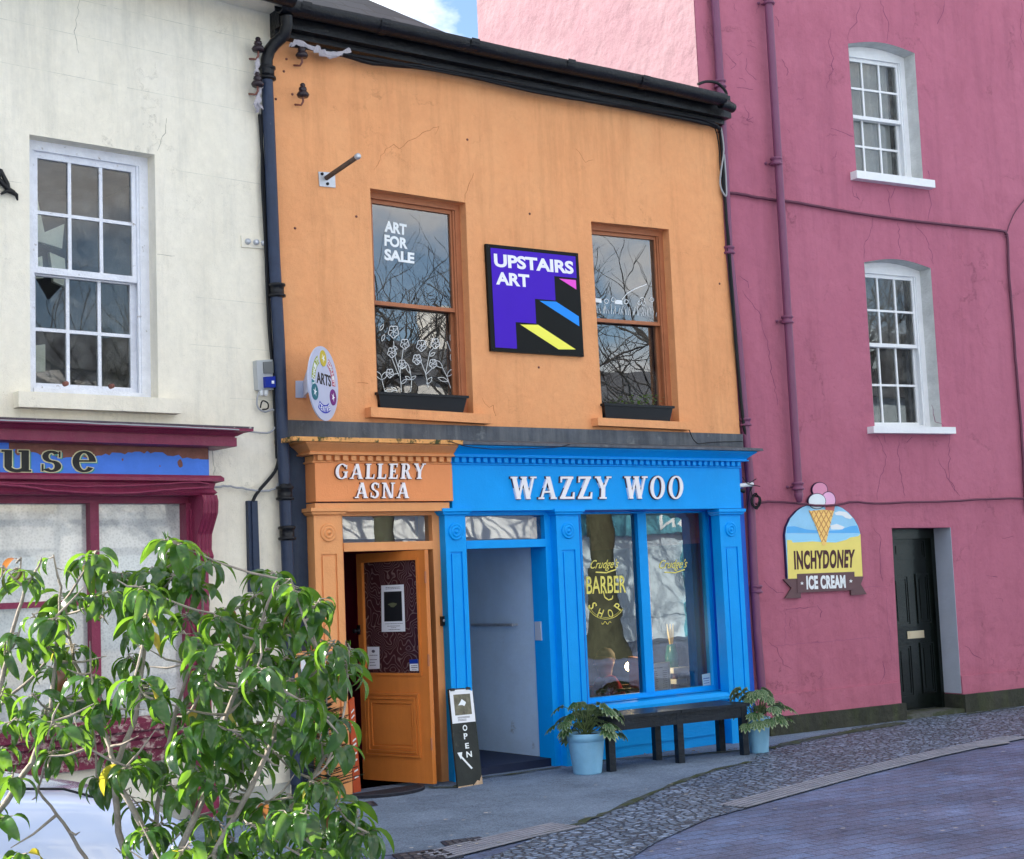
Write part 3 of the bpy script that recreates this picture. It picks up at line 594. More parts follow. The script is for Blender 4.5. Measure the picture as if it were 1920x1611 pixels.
for x, y, an, l, w in ((768, 700, -1.9, 22, 6), (770, 712, -.6, 12, 5), (770, 712, -2.6, 12, 5), (716, 712, -2.2, 20, 8), (716, 712, -1.0, 18, 8), (830, 690, -2.4, 22, 9), (838, 706, -.8, 20, 8), (840, 715, -2.8, 20, 7), (752, 720, -.7, 14, 5), (800, 720, -.9, 16, 7), (752, 690, -.4, 12, 5), (745, 655, -2.5, 10, 4), (806, 668, -.6, 12, 5), (716, 640, -1.2, 14, 5), (712, 620, -1.0, 14, 5), (845, 640, -1.4, 20, 6), (850, 680, -1.9, 16, 6), (722, 733, .0, 16, 5), (745, 733, -2.6, 14, 4)):
    leafpx(mb, FO, x, y, an, l, w, dd)
obj('drawn_flowers', mb, MT['wvinyl'], wa)
mb = MB(); dd = -.1455; R_ = random.Random(8)
for k in range(26):
    x = 1121+k*4.3+R_.uniform(-1.5, 1.5); h = R_.uniform(8, 20); yb = 587+(x-1117)*.06; s = R_.uniform(-5, 5)
    ribbon(mb, FO, [(x, yb), (x+s*.3, yb-h*.5), (x+s, yb-h)], .005, dd)
for x, y, r in ((1137, 565, 4), (1150, 562, 4), (1204, 562, 4.5), (1199, 568, 3.5), (1207, 569, 3.5), (1222, 562, 4), (1174, 566, 4)):
    ribbon(mb, FO, [(x+r*cos(a), y+r*sin(a)) for a in [k*2*pi/12 for k in range(13)]], .006, dd)
ribbon(mb, FO, [(1166, 562), (1176, 550), (1190, 542), (1213, 533)], .007, dd)
for x0, x1, y0 in ((1115, 1128, 559), (1152, 1167, 562)):
    a = FO.p(x0, y0, dd); b = FO.p(x1, y0+9, dd); mb.face([FO.w(a[0], a[1], dd), FO.w(b[0], a[1], dd), FO.w(b[0], b[1], dd), FO.w(a[0], b[1], dd)])
obj('drawn_flowers', mb, MT['wvinyl'], wb)
# fascia under the eaves, gutter, hipped slate roof
gz = ou(1000, 118, .36)[1]
mb = MB(); mb.box(FO, UO0, UE1-.02, EZ-.0, EZ+.24, -.1, .17); mb.box(FO, UO0, UE1-.05, EZ-.05, EZ-.002, -.0, .09)
obj('fascia_board', mb, MT['gutter'], orange)
def gutter(par, fr, u0, u1, z, d, r, joints, m):
    mb = MB(); rows = []
    prof = [(d+r*cos(a), z+r*sin(a)) for a in [radians(180+180*k/12) for k in range(13)]]
    prof = [(d-r, z+.02)]+prof+[(d+r, z+.02), (d+r-.012, z+.02), (d+r-.014, z)]+[(d+(r-.014)*cos(a), z+(r-.014)*sin(a)) for a in [radians(-10-160*k/8) for k in range(9)]]
    n = 24; rows = []
    for i in range(n+1):
        u = u0+(u1-u0)*i/n; s = .006*sin(u*2.1)
        rows.append([fr.w(u, zz+s, dd) for dd, zz in prof])
    mb.grid(rows, True); mb.face(rows[-1][:]); mb.face(rows[0][:])
    g = obj('gutter', mb, m, par)
    for ju in joints:
        mj = MB(); rr = r+.014; rows = [[fr.w(ju+e, z+.015+ rr*sin(a)*1.02, d+rr*cos(a)) for a in [radians(175+190*k/10) for k in range(11)]] for e in (-.045, -.035, .035, .045)]
        mj.grid(rows, False); obj('gutter_joint', mj, m, g)
    return g
zg = (ou(1000, 102, .34)[1]+ou(1300, 160, .34)[1])/2-.02
uGE = ou(1357, 172, .30)[0]
gutter(orange, FO, UO0-.05, uGE, zg, .27, .085, [ou(x, y, .3)[0] for x, y in ((570, 35), (718, 62), (885, 92), (1065, 125), (1205, 150))], MT['gutter'])
gutter(cream, FC, UJ-9.9, UJ-.04, zg+.01, .42, .085, [UJ-1.7, UJ-3.4], MT['gutter'])
mb = MB(); c = FO.w(uGE-.02, zg-.06, .27); mb.tube([c, FO.w(uGE+.06, zg-.065, .27), FO.w(uGE+.16, zg-.08, .26)], [.055, .055, .05], 14); obj('gutter_outlet', mb, MT['gutter'], orange)
# slates
m, nt, b = newmat('slate_roof'); L = nt.links.new; tcn = N(nt, 'ShaderNodeTexCoord'); br = N(nt, 'ShaderNodeTexBrick', Scale=1.0)
br.inputs['Brick Width'].default_value = .3; br.inputs['Row Height'].default_value = .2; br.inputs['Mortar Size'].default_value = .008
br.inputs['Color1'].default_value = (.018, .021, .028, 1); br.inputs['Color2'].default_value = (.036, .04, .05, 1); br.inputs['Mortar'].default_value = (.006, .006, .007, 1)
L(tcn.outputs['Object'], br.inputs['Vector']); L(br.outputs[0], b.inputs['Base Color']); b.inputs['Roughness'].default_value = .6; b.inputs['Specular IOR Level'].default_value = .25
bp = N(nt, 'ShaderNodeBump', Strength=.8, Distance=.02); L(br.outputs['Fac'], bp.inputs['Height']); bp.invert = True; L(bp.outputs[0], b.inputs['Normal']); MT['slate'] = m
PITCH = radians(36); zr0 = zg+.03; u_h = ou(895, 78, .2)[0]
def roofpt(fr, u, s): return fr.w(u, zr0+s*sin(PITCH), .2-s*cos(PITCH))
L_ = 5.2; k_h = 1.05
hipx = lambda s: u_h - k_h*s*.62
mb = MB(); mb.face([roofpt(FO, UO0-.02, 0), roofpt(FO, u_h, 0), roofpt(FO, UO0+.02, (u_h-UO0)/(k_h*.62))])
mb.face([roofpt(FO, u_h, 0), roofpt(FO, UO0, (u_h-UO0)/(k_h*.62)), FO.w(u_h+.3, zr0-.2, -5)])
mb.face([roofpt(FO, u_h, 0), FO.w(UE1, zr0-.06, .2), FO.w(UE1, zr0-.12, -6), FO.w(u_h+.3, zr0-.2, -5)])
obj('roof', mb, MT['slate'], orange)
sR = 4.4
mb = MB(); mb.face([roofpt(FC, UJ-10, 0)+FC.n*.12, roofpt(FC, UJ, 0)+FC.n*.12, roofpt(FC, UJ, sR), roofpt(FC, UJ-10, sR)])
mb.face([roofpt(FC, UJ-10, sR), roofpt(FC, UJ, sR), FC.w(UJ, zr0, -7), FC.w(UJ-10, zr0, -7)])
mb.face([roofpt(FC, UJ, 0), roofpt(FC, UJ, sR), FC.w(UJ, zr0, -7)])
obj('roof', mb, MT['slate'], cream)

# lead band and cornices of the two shopfronts
zl1 = ou(545, 819, .06)[1]; uCe = ou(1386, 900, .14)[0]; uCs = ou(588, 900, .14)[0]
mb = MB(); mb.box(FO, UO0, UE1-.01, zl1, zlow, -.02, .05)
mb.mould(FO, [(.05, zl1+.01), (.33, zl1-.035), (.335, zl1-.06), (.3, zl1-.06)], uSp+.02, uCe, False, True, .16)
obj('lead_flashing', mb, MT['lead'], orange)
zt_ = zl1-.061
def profile(z, dz):   # cyma and fillets above the dentils
    return [(.28, z), (.28, z-.012), (.27, z-.02), (.255, z-.03), (.235, z-.045), (.215, z-.062), (.205, z-.072), (.205, z-.08), (.22, z-.084), (.22, z-.096), (.17, z-.1)]
zden = zt_-.10
def shopfront(name, u0, u1, m, left, right):
    mb = MB(); mb.mould(FO, profile(zt_, 0), u0, u1, left, right, .145); s = obj(name, mb, m, orange)
    mb = MB(); mb.box(FO, u0, u1, zden-.045, zden, 0, .15); mb.mould(FO, [(.155, zden-.045), (.163, zden-.05), (.163, zden-.058), (.15, zden-.064)], u0, u1, left, right, .145)
    n = int((u1-u0)/.076)
    for i in range(n):
        a = u0+(i+.22)*(u1-u0)/n; w = .56*(u1-u0)/n; mb.box(FO, a, a+w, zden-.041, zden, .15, .19)
    obj('dentil_course', mb, m, s, label=None); return s
zFb = ou(1000, 957, .14)[1]
gs = shopfront('shop_cornice', uCs, uSp, MT['opaint'], True, False)
bs = shopfront('shop_cornice', uSp+.003, uCe, MT['blue'], False, True)
mb = MB(); mb.box(FO, uCs-.28, uSp+.02, zt_, zt_+.035, 0, .33); obj('weathered_ledge', mb, mat('mossy_orange_ledge', srgb(222, 160, 96), .8, .2, 6, .5, 40, c2=(.05, .06, .02), t2=.54, s2=9), gs); tag(gs, 'orange cornice over the gallery'); tag(bs, 'bright blue cornice over the barber window'); gs = bs = orange
zgp = ou(700, 940, .17)[1]
mb = MB(); mb.box(FO, uCs-.0, uSp, zgp, zden-.064, 0, .168); gfa = obj('fascia', mb, MT['opaint2'], gs, label='orange fascia lettered for the gallery')
mb = MB(); mb.box(FO, uCs-.0, uSp-.03, ou(700, 959, .14)[1], zgp-.012, 0, .15); obj('architrave', mb, MT['opaint'], gs)
mb = MB(); mb.box(FO, uSp+.004, uCe, zFb, zden-.064, 0, .148); bfa = obj('fascia', mb, MT['blue'], bs, label='blue fascia with white raised letters')
for s, qd, d in (('GALLERY', ((629, 870), (799, 869), (797, 898), (628, 898)), .168), ('ASNA', ((667, 905), (768, 905), (767, 934), (666, 934)), .168), ('WAZZY WOO', ((959, 894), (1283, 893), (1282, 935), (959, 936)), .148)):
    q = Q(FO, *qd, d+.025); par = gfa if s != 'WAZZY WOO' else bfa
    mb = MB(); serif(mb, s, q, d, d+.026, .14 if s != 'WAZZY WOO' else .13); lo = obj('lettering', mb, MT['letter'], par)
    mb = MB(); serif(mb, s, q, d-.001, d+.018, .14 if s != 'WAZZY WOO' else .13, .018); obj('letter_edge', mb, MT['letterside'], par)
# pilasters
def pilaster(par, x0, x1, xb0, xb1, ytop, m, name='pilaster', panel=True, cap=True, zbot=-.1, d=.12, mp=None):
    u0 = (ou(x0, 1000, d)[0]+ou(xb0, 1400, d)[0])/2; u1 = (ou(x1, 1000, d)[0]+ou(xb1, 1400, d)[0])/2; zt2 = ou((x0+x1)/2, ytop, d)[1]; mid = (u0+u1)/2
    mb = MB(); w = u1-u0
    if panel:
        # shaft with a sunk panel: stiles, rails and the sunk field
        zp1 = zt2-.33; zp0 = .32; e = w*.21
        mb.box(FO, u0, u1, zp1, zt2-.001, 0, d); mb.box(FO, u0, u1, zbot, zp0, 0, d); mb.box(FO, u0, u0+e, zp0, zp1, 0, d); mb.box(FO, u1-e, u1, zp0, zp1, 0, d)
        mb.box(FO, u0+e, u1-e, zp0, zp1, 0, d-.014); mb.box(FO, u0+e+.018, u1-e-.018, zp0+.018, zp1-.018, d-.015, d-.003)
    else: mb.box(FO, u0, u1, zbot, zt2, 0, d)
    p = obj(name, mb, m, par)
    if cap:
        mb = MB(); mb.mould(FO, [(d+.045, zt2+.05), (d+.045, zt2+.022), (d+.03, zt2+.012), (d+.015, zt2-.008), (d+.002, zt2-.012)], u0, u1, True, True, d)
        mb.box(FO, u0-.03, u1+.03, zt2+.001, zt2+.046, 0, d+.03); obj('capital', mb, m, p)
        mb = MB(); zr = zt2-.155; mb.lathe(FO.w(mid, zr, d-.002), [(.075, 0), (.075, .012), (.066, .02), (.056, .012), (.05, .010), (.045, .022), (.036, .026), (.028, .014), (.02, .012), (.016, .024), (.0, .028)], 28, FO.n)
        obj('rosette', mb, m, p)
        mb = MB(); mb.box(FO, u0-.012, u1+.012, zbot, .26, d-.01, d+.018); obj('base_block', mb, m, p)
    return u0, u1
zcap = 964
pilaster(gs, 592, 640, 598, 655, zcap, MT['opaint'])
pilaster(bs, 835, 877, 850, 886, zcap, MT['blue'])
pilaster(bs, 1044, 1087, 1062, 1104, zcap, MT['blue'])
pilaster(bs, 1347, 1386, 1377, 1416, zcap, MT['blue'])
# door frames and fanlights
def doorcase(par, xl, xr, ytr0, ytr1, gy, m, d=.03, xr2=None):
    ul = ou(xl, 1200, d)[0]; ur_ = ou(xr, 1200, d)[0]; zt2 = ou((xl+xr)/2, 957, d)[1]; z0 = ou((xl+xr)/2, ytr0, d)[1]; z1 = ou((xl+xr)/2, ytr1, d)[1]
    mb = MB(); j = .045
    mb.box(FO, ul-.03, ul+.005, -.1, zt2, -.2, d); mb.box(FO, ur_-.02, ur_+.07, -.1, zt2, -.2, d)
    mb.box(FO, ul+.005, ur_-.02, z1, z0, -.16, d+.01); mb.box(FO, ul+.005, ur_-.02, zt2-.045, zt2, -.16, d)
    fr_ = obj('door_frame', mb, m, par)
    g = MB(); g.sheet(FO, [(ul, z0-.005), (ur_-.02, z0-.005), (ur_-.02, zt2-.04), (ul, zt2-.04)], -.03); obj('fanlight', g, MT['fanglass'], par)
    return ul, ur_, z0, z1
gl, gr, gz0, gz1 = doorcase(gs, 648, 822, 1016, 1032, 965, MT['opaint'])
bl, br2, bz0, bz1 = doorcase(bs, 880, 1034, 1012, 1027, 962, MT['blue'])
# gallery lobby and open door leaf
room(orange, FO, gl-.02, gr+.3, .0, gz0+.5, -.2, -3.2, mat('lobby_maroon', (.35, .03, .11), .7, .15, 3))
a = gnd(681, 1457, .05); b_ = gnd(812, 1466, .05); ang = atan2(b_.y-a.y, b_.x-a.x)
FD = Frame(a.x, a.y, ang); Wd = (b_-a).length
dz1 = gz1-.01
door = None
zp = lambda y, x=740: FD.p(x, y)[1]
up = lambda x, y=1200: FD.p(x, y)[0]
g0, g1_, gzt, gzb = up(684), up(786), zp(1052), zp(1262)
mb = MB(); mb.box(FD, 0, g0, .03, dz1, -.045, 0); mb.box(FD, g1_, Wd, .03, dz1, -.045, 0); mb.box(FD, g0, g1_, gzt, dz1, -.045, 0); mb.box(FD, g0, g1_, .03, gzb, -.045, 0)
door = obj('door', mb, MT['odoor'], gs)
pz0, pz1, pu0, pu1 = zp(1418), zp(1300), up(686, 1350), up(788, 1350)
mb = MB()
for k, (e, dd) in enumerate(((0, .016), (.02, .006), (.035, .018), (.055, .008), (.07, .012))):
    for (x0, x1, y0, y1) in ((pu0+e, pu1-e, pz1-e-.015, pz1-e), (pu0+e, pu1-e, pz0+e, pz0+e+.015), (pu0+e, pu0+e+.015, pz0+e+.015, pz1-e-.015), (pu1-e-.015, pu1-e, pz0+e+.015, pz1-e-.015)): mb.box(FD, x0, x1, y0, y1, 0, dd)
mb.box(FD, pu0+.1, pu1-.1, pz0+.1, pz1-.1, 0, .006)
obj('door_panel', mb, MT['odoor'], door)
mb = MB()
for (x0, x1, y0, y1) in ((g0-.02, g1_+.02, gzt, gzt+.02), (g0-.02, g1_+.02, gzb-.02, gzb), (g0-.02, g0, gzb, gzt), (g1_, g1_+.02, gzb, gzt)): mb.box(FD, x0, x1, y0, y1, 0, .012)
obj('glazing_bead', mb, MT['odoor'], door)
# etched swirl glass
m, nt, b = newmat('etched_swirl_glass'); L = nt.links.new; tcn = N(nt, 'ShaderNodeTexCoord'); n1 = N(nt, 'ShaderNodeTexNoise', Scale=3.2, Detail=2); L(tcn.outputs['Object'], n1.inputs['Vector'])
mu = N(nt, 'ShaderNodeMath', operation='MULTIPLY'); mu.inputs[1].default_value = 26; L(n1.outputs[0], mu.inputs[0]); fr_ = N(nt, 'ShaderNodeMath', operation='FRACT'); L(mu.outputs[0], fr_.inputs[0])
rp = N(nt, 'ShaderNodeValToRGB'); e = rp.color_ramp.elements; e[0].position = .0; e[0].color = (.20, .13, .12, 1); e[1].position = .3; e[1].color = (.05, .018, .02, 1); L(fr_.outputs[0], rp.inputs[0]); L(rp.outputs[0], b.inputs['Base Color']); b.inputs['Roughness'].default_value = .12
mb = MB(); mb.box(FD, g0, g1_, gzb, gzt, -.028, -.018); obj('etched_glass', mb, m, door)
mb = MB(); hu = up(673, 1183); mb.lathe(FD.w(hu, zp(1183, 673), .0), [(.022, 0), (.022, .012), (.01, .014), (.01, .04), (.02, .045), (.02, .06), (0, .064)], 14, FD.n); mb.box(FD, hu-.018, hu+.018, zp(1190, 673), zp(1172, 673), 0, .006); obj('handle', mb, MT['black'], door)
for yy in (1082, 1238, 1395):
    mb = MB(); z = FD.p(808, yy)[1]; mb.tube([FD.w(Wd+.01, z-.05, .012), FD.w(Wd+.01, z+.05, .012)], .009, 8); obj('hinge', mb, MT['oframe'], door)
# poster and notices on the door glass
def sheetthing(name, fr, qd, d, label, cat, group=None, th=.002, m=None): 
    q = Q(fr, *qd, d); mb = MB(); mb.ext(fr, q.poly(), d, d+th); return obj(name, mb, m or MT['paper'], label=label, cat=cat, group=group), q
def lines(q, par, rows, m=None, d=.0026, name='print', seed=1, th=.35, dd=0):
    R = random.Random(seed); mb = MB()
    for (a0, a1, b, h) in rows:
        x = a0
        while x < a1:
            w = R.uniform(.02, .08); x2 = min(x+w, a1)
            mb.ext(q.fr, [q.pt(x, b-h/2), q.pt(x2, b-h/2), q.pt(x2, b+h/2), q.pt(x, b+h/2)], dd, dd+d); x = x2+.015
    return obj(name, mb, m or MT['ink'], par)
p_, q = sheetthing('poster', FD, ((715, 1098), (757, 1096), (760, 1184), (716, 1185)), -.016, 'white poster with a dark picture taped on the brown door glass', 'poster')
mb = MB(); mb.qb(q, .12, .9, .22, .86, -.0138, -.0132); mb2 = obj('picture', mb, mat('dark_picture', (.012, .014, .016), .5), p_)
mb = MB(); mb.ext(FD, [q.pt(.5+.17*cos(k*.7)*(1+.4*sin(k*2.1)), .57+.05*sin(k*.7)) for k in range(9)], -.0132, -.0126); obj('pale_flower', mb, mat('dim_yellow', (.12, .13, .07), .6), mb2)
lines(q, p_, [(.2, .85, .95, .012), (.2, .85, .92, .01), (.15, .9, .17, .012), (.25, .8, .12, .012), (.4, .62, .085, .01), (.3, .8, .045, .012)], d=.0005, dd=-.0138, seed=2)
p_, q = sheetthing('notice', FD, ((689, 1213), (711, 1213), (712, 1254), (691, 1255)), -.016, 'small white opening hours notice low in the brown door glass', 'notice')
lines(q, p_, [(.15, .85, .62, .03), (.15, .8, .42, .03), (.15, .6, .3, .03), (.15, .7, .17, .03)], d=.0005, dd=-.0138, seed=3)
mb = MB(); mb.ext(FD, [q.pt(.5+.15*cos(k*.7), .8+.07*sin(k*.7)) for k in range(9)], -.0139, -.0134); obj('emblem', mb, MT['ink'], p_)
p_, q = sheetthing('sticker', FD, ((768, 1237), (784, 1236), (785, 1258), (769, 1258)), -.016, 'small white sticker with blue top in the corner of the brown door glass', 'sticker')
mb = MB(); mb.qb(q, 0, 1, .62, 1, -.0138, -.0132); obj('blue_band', mb, MT['hblue'], p_); lines(q, p_, [(.15, .9, .45, .07), (.15, .9, .28, .09), (.2, .8, .1, .05)], d=.0005, dd=-.0138, seed=4)
# blue doorway passage
pass_m = mat('pale_blue_passage_paint', (.56, .72, .90), .55, .10, 1.5, .25, 30, c2=(.26, .30, .36), t2=.68, s2=2.5)
room(orange, FO, bl-.02, br2-.0, .02, bz1+.4, -.21, -4.5, pass_m, 'passage')
mb = MB(); mb.box(FO, bl-.0, br2-.001, .0, .07, -4.4, -.03); obj('threshold', mb, mat('dark_blue_floor', (.01, .018, .05), .6, .2, 3), bs)
mb = MB(); U = br2-.06
hz = H0 - .12
P1 = V3((br2-.06, 0, 0))
def sidept(x, y, X):
    r = ray(x, y); k = X/r.x; return V3((X, r.y*k, H0+r.z*k))
A = sidept(885, 1172, br2-.05); B = sidept(962, 1172, br2-.05)
mb.tube([A+V3((0, 0, 0)), B], .014, 10); mb.tube([B, B+V3((.05, 0, 0))], .012, 8); mb.tube([A, A+V3((.05, 0, 0))], .012, 8)
obj('handrail', mb, MT['steel'], bs)
A = sidept(1013, 1183, br2-.002); mb = MB(); mb.ring([A+V3((0, s1*.05, s2*.09)) for s1, s2 in ((-1, -1), (1, -1), (1, 1), (-1, 1))], [A+V3((-.03, s1*.045, s2*.085)) for s1, s2 in ((-1, -1), (1, -1), (1, 1), (-1, 1))]); obj('wall_switch', mb, mat('pale_switch', (.45, .5, .6), .4), bs)
# barber window: frame, mullion, sill, stallriser
dW = -.16
mb = MB(); wq_top = ou(1200, 963, dW)[1]; wq_bot = ou(1160, 1303, dW)[1]
uA, uB, uM0, uM1 = ou(1092, 1130, dW)[0], ou(1325, 1130, dW)[0], ou(1197, 1130, dW)[0], ou(1213, 1130, dW)[0]
mb.box(FO, wL-.02, uA, wB, wT, dW-.05, dW+.04); mb.box(FO, uB, wR+.02, wB, wT, dW-.05, dW+.04); mb.box(FO, uA, uB, wq_top, wT+.02, dW-.05, dW+.03); mb.box(FO, uA, uB, wB-.05, wq_bot, dW-.05, dW+.04); mb.box(FO, uM0, uM1, wq_bot, wq_top, dW-.05, dW+.05)
bwin = obj('shop_window', mb, MT['blue'], bs)
mb = MB(); mb.mould(FO, [(dW+.04, wB+.05), (.10, wB+.035), (.13, wB+.0), (.13, wB-.03), (.10, wB-.04), (.09, wB-.07), (.02, wB-.09)], ou(1103, 1330, .1)[0], ou(1376, 1310, .1)[0], False, False); obj('window_sill', mb, MT['blue'], bs)
mb = MB(); mb.box(FO, ou(1103, 1330, .1)[0], ou(1376, 1310, .1)[0], -.2, wB-.08, -.05, .03); mb.box(FO, ou(1103, 1330, .1)[0]+.1, ou(1376, 1310, .1)[0]-.1, .1, wB-.2, .03, .045); obj('stallriser', mb, MT['blue'], bs)
mb = MB(); mb.sheet(FO, [(uA, wq_bot), (uM0, wq_bot), (uM0, wq_top), (uA, wq_top)], dW); obj('glass_pane', mb, MT['shopglass'], bs)
mb = MB(); mb.sheet(FO, [(uM1, wq_bot), (uB, wq_bot), (uB, wq_top), (uM1, wq_top)], dW); obj('glass_pane', mb, MT['shopglass'], bs)
shopm = mat('teal_shop_interior', (.006, .022, .034), .7, .3, 2)
room(orange, FO, uA-.5, uB+.6, .05, wT+.3, dW-.1, -4.5, shopm)
# gold lettering
dl = dW+.002
mb = MB()
for x0, s in ((1107, 'Crudge\'s'), (1236, 'Crudge\'s')):
    q = Q(FO, (x0, 1050), (x0+53, 1048), (x0+53, 1072), (x0, 1074), dl); text_q(mb, s, q, dl, dl+.001, .004, .5, (0, 1, .1, 1))
    ribbon(mb, FO, [(x0+10, 1073), (x0+30, 1074), (x0+48, 1068)], .012, dl+.001)
q = Q(FO, (1099, 1081), (1173, 1079), (1174, 1111), (1100, 1114), dl); text_q(mb, 'BARBER', q, dl, dl+.001, .012)
ribbon(mb, FO, [(1131, 1108), (1134, 1120), (1141, 1125), (1148, 1123), (1149, 1117)], .012, dl+.001)
def arc_text(mb, fr, s, cx, cy, rx, ry, a0, a1, h, w, d0, d1, flip=1, off=.01):
    for i, ch in enumerate(s):
        a = radians(a0+(a1-a0)*(i/(len(s)-1) if len(s) > 1 else .5)); px, py = cx+rx*cos(a), cy-ry*sin(a); tx, ty = -sin(a), -cos(a)
        if flip > 0: tx, ty = -tx, -ty
        l = hypot(tx, ty); tx, ty = tx/l, ty/l; nx, ny = (ty, -tx)
        def fn(A, B, hh, px=px, py=py, tx=tx, ty=ty, nx=nx, ny=ny):
            x = px+tx*(A-.5)*w+nx*(B-.5)*h; y = py+ty*(A-.5)*w+ny*(B-.5)*h; u, z = fr.p(x, y, d1); return fr.w(u, z, d0+(d1-d0)*hh)
        put_text(mb, ch, fn, off)
arc_text(mb, FO, 'SHOP', 1136, 1118, 29, 34, 212, 325, 16, 9, dl, dl+.001, -1)
ribbon(mb, FO, [(1136+36*cos(a), 1125-36*sin(a)) for a in [radians(200+k*7) for k in range(20)]], .005, dl+.001)
ribbon(mb, FO, [(1136+33*cos(a), 1125-33*sin(a)) for a in [radians(205+k*7) for k in range(19)]], .003, dl+.001)
ribbon(mb, FO, [(1128+k*2, 1168+3*sin(k*1.4)) for k in range(10)], .005, dl+.001)
obj('gold_lettering', mb, MT['gold'], bwin)
# =====================================================================  PINK BUILDING
pink = thing('pink_building', FP.w(2.5, 0), 'tall magenta rendered house with white sash windows and black panelled door', 'building')
pu = lambda x, y, d=0: FP.p(x, y, d)
uPL = pu(1307, 90)[0]
def arched(TL, TR, BR, BL, rise):
    q = Q(FP, TL, TR, BR, BL); return q, q.poly()[:2] + [q.pt(1, 1)] + [(q.pt(1-k/12, 1)[0], q.pt(1-k/12, 1)[1]+rise*sin(pi*k/12)) for k in range(1, 12)] + [q.pt(0, 1)]
pq1, ph1 = arched((1590, 82), (1715, 100), (1731, 338), (1606, 322), .07)
pq2, ph2 = arched((1620, 492), (1745, 503), (1766, 803), (1640, 803), .07)
pd = Q(FP, (1672, 990), (1782, 989), (1806, 1345), (1691, 1362))
pdh = [(pd.c[3][0], -.5), (pd.c[2][0], -.5), pd.c[1], pd.c[0]]
wall('wall', FP, [(uPL, -.5), pdh[0], pdh[3], pdh[2], pdh[1], (9, -.5), (9, 12), (uPL, 12)], [ph1, ph2], .24, MT['pink'], pink)
mb = MB()   # pale reveals lining the openings
rv = MT['white']; greyrev = mat('grey_reveal_paint', (.40, .44, .52), .6, .06, 4, .3, 30)
RV = []
for hp in (ph1, ph2):
    mb = MB(); RV.append(mb); n = len(hp); c = (sum(a for a, b in hp)/n, sum(b for a, b in hp)/n)
    for i in range(n):
        a, b = hp[i], hp[(i+1) % n]; ia, ib = [(p[0]+(c[0]-p[0])*.004, p[1]+(c[1]-p[1])*.004) for p in (a, b)]
        mb.face([FP.w(*ia, .001), FP.w(*ib, .001), FP.w(*ib, -.24), FP.w(*ia, -.24)])
rvm = mat('offwhite_reveal', (.56, .57, .56), .7, .15, 6, .6, 30)
mb = MB(); ur_ = pdh[1][0]; mb.ext(FP, [(pdh[1][0]-.004, pu(1804, 1300)[1]), (pdh[1][0]+.001, pu(1804, 1300)[1]), (pdh[2][0]+.001, pdh[2][1]), (pdh[2][0]-.004, pdh[2][1])], -.26, .002)
obj('door_reveal', mb, greyrev, pink)
room(pink, FP, uPL+.2, 6, 1, 11.5, -.4, -4, MT['dark'])
w1, i1 = sash_window(pink, pq1, .17, MT['white'], MT['dullglass'], 3, 2, split=.49, box=.075, rail=.042, bar=.024, arch=.065)
w2, i2 = sash_window(pink, pq2, .17, MT['white'], MT['dullglass'], 3, 2, split=.53, box=.075, rail=.042, bar=.024, arch=.065)
for wq, (TL, TR), th in ((w1, ((1606, 319), (1753, 338)), .09), (w2, ((1638, 799), (1792, 801)), .075)):
    mb = sill(pink, FP, TL, TR, th, MT['white'], .10, .16); obj('window_sill', mb, MT['white'], wq)
for rb_, wq in zip(RV, (w1, w2)): obj('window_reveal', rb_, rvm, wq)
def curtain(par, q, a0, a1, b0, b1, d, m, folds=.03, name='curtain'):
    rows = []
    for j in range(2):
        rows.append([q.fr.w(*q.pt(a0+(a1-a0)*i/40, b0+(b1-b0)*j), d+folds*sin(i*1.1)) for i in range(41)])
    obj(name, MB().grid(rows), m, par)
cm = mat('grey_net_curtain', (.36, .38, .38), .9, .1, 4); dk = mat('dark_lace_curtain', (.04, .045, .06), .9, .3, 60)
curtain(w1, pq1, -.3, .86, 0, 1.0, -.33, cm); 
curtain(w2, pq2, -.3, .80, .52, 1.0, -.34, mat('taupe_blind', (.17, .16, .15), .9, .1, 4), .01)
curtain(w2, pq2, .86, 1.3, 0, 1.0, -.34, dk, .02)
mb = MB(); R_ = random.Random(11)
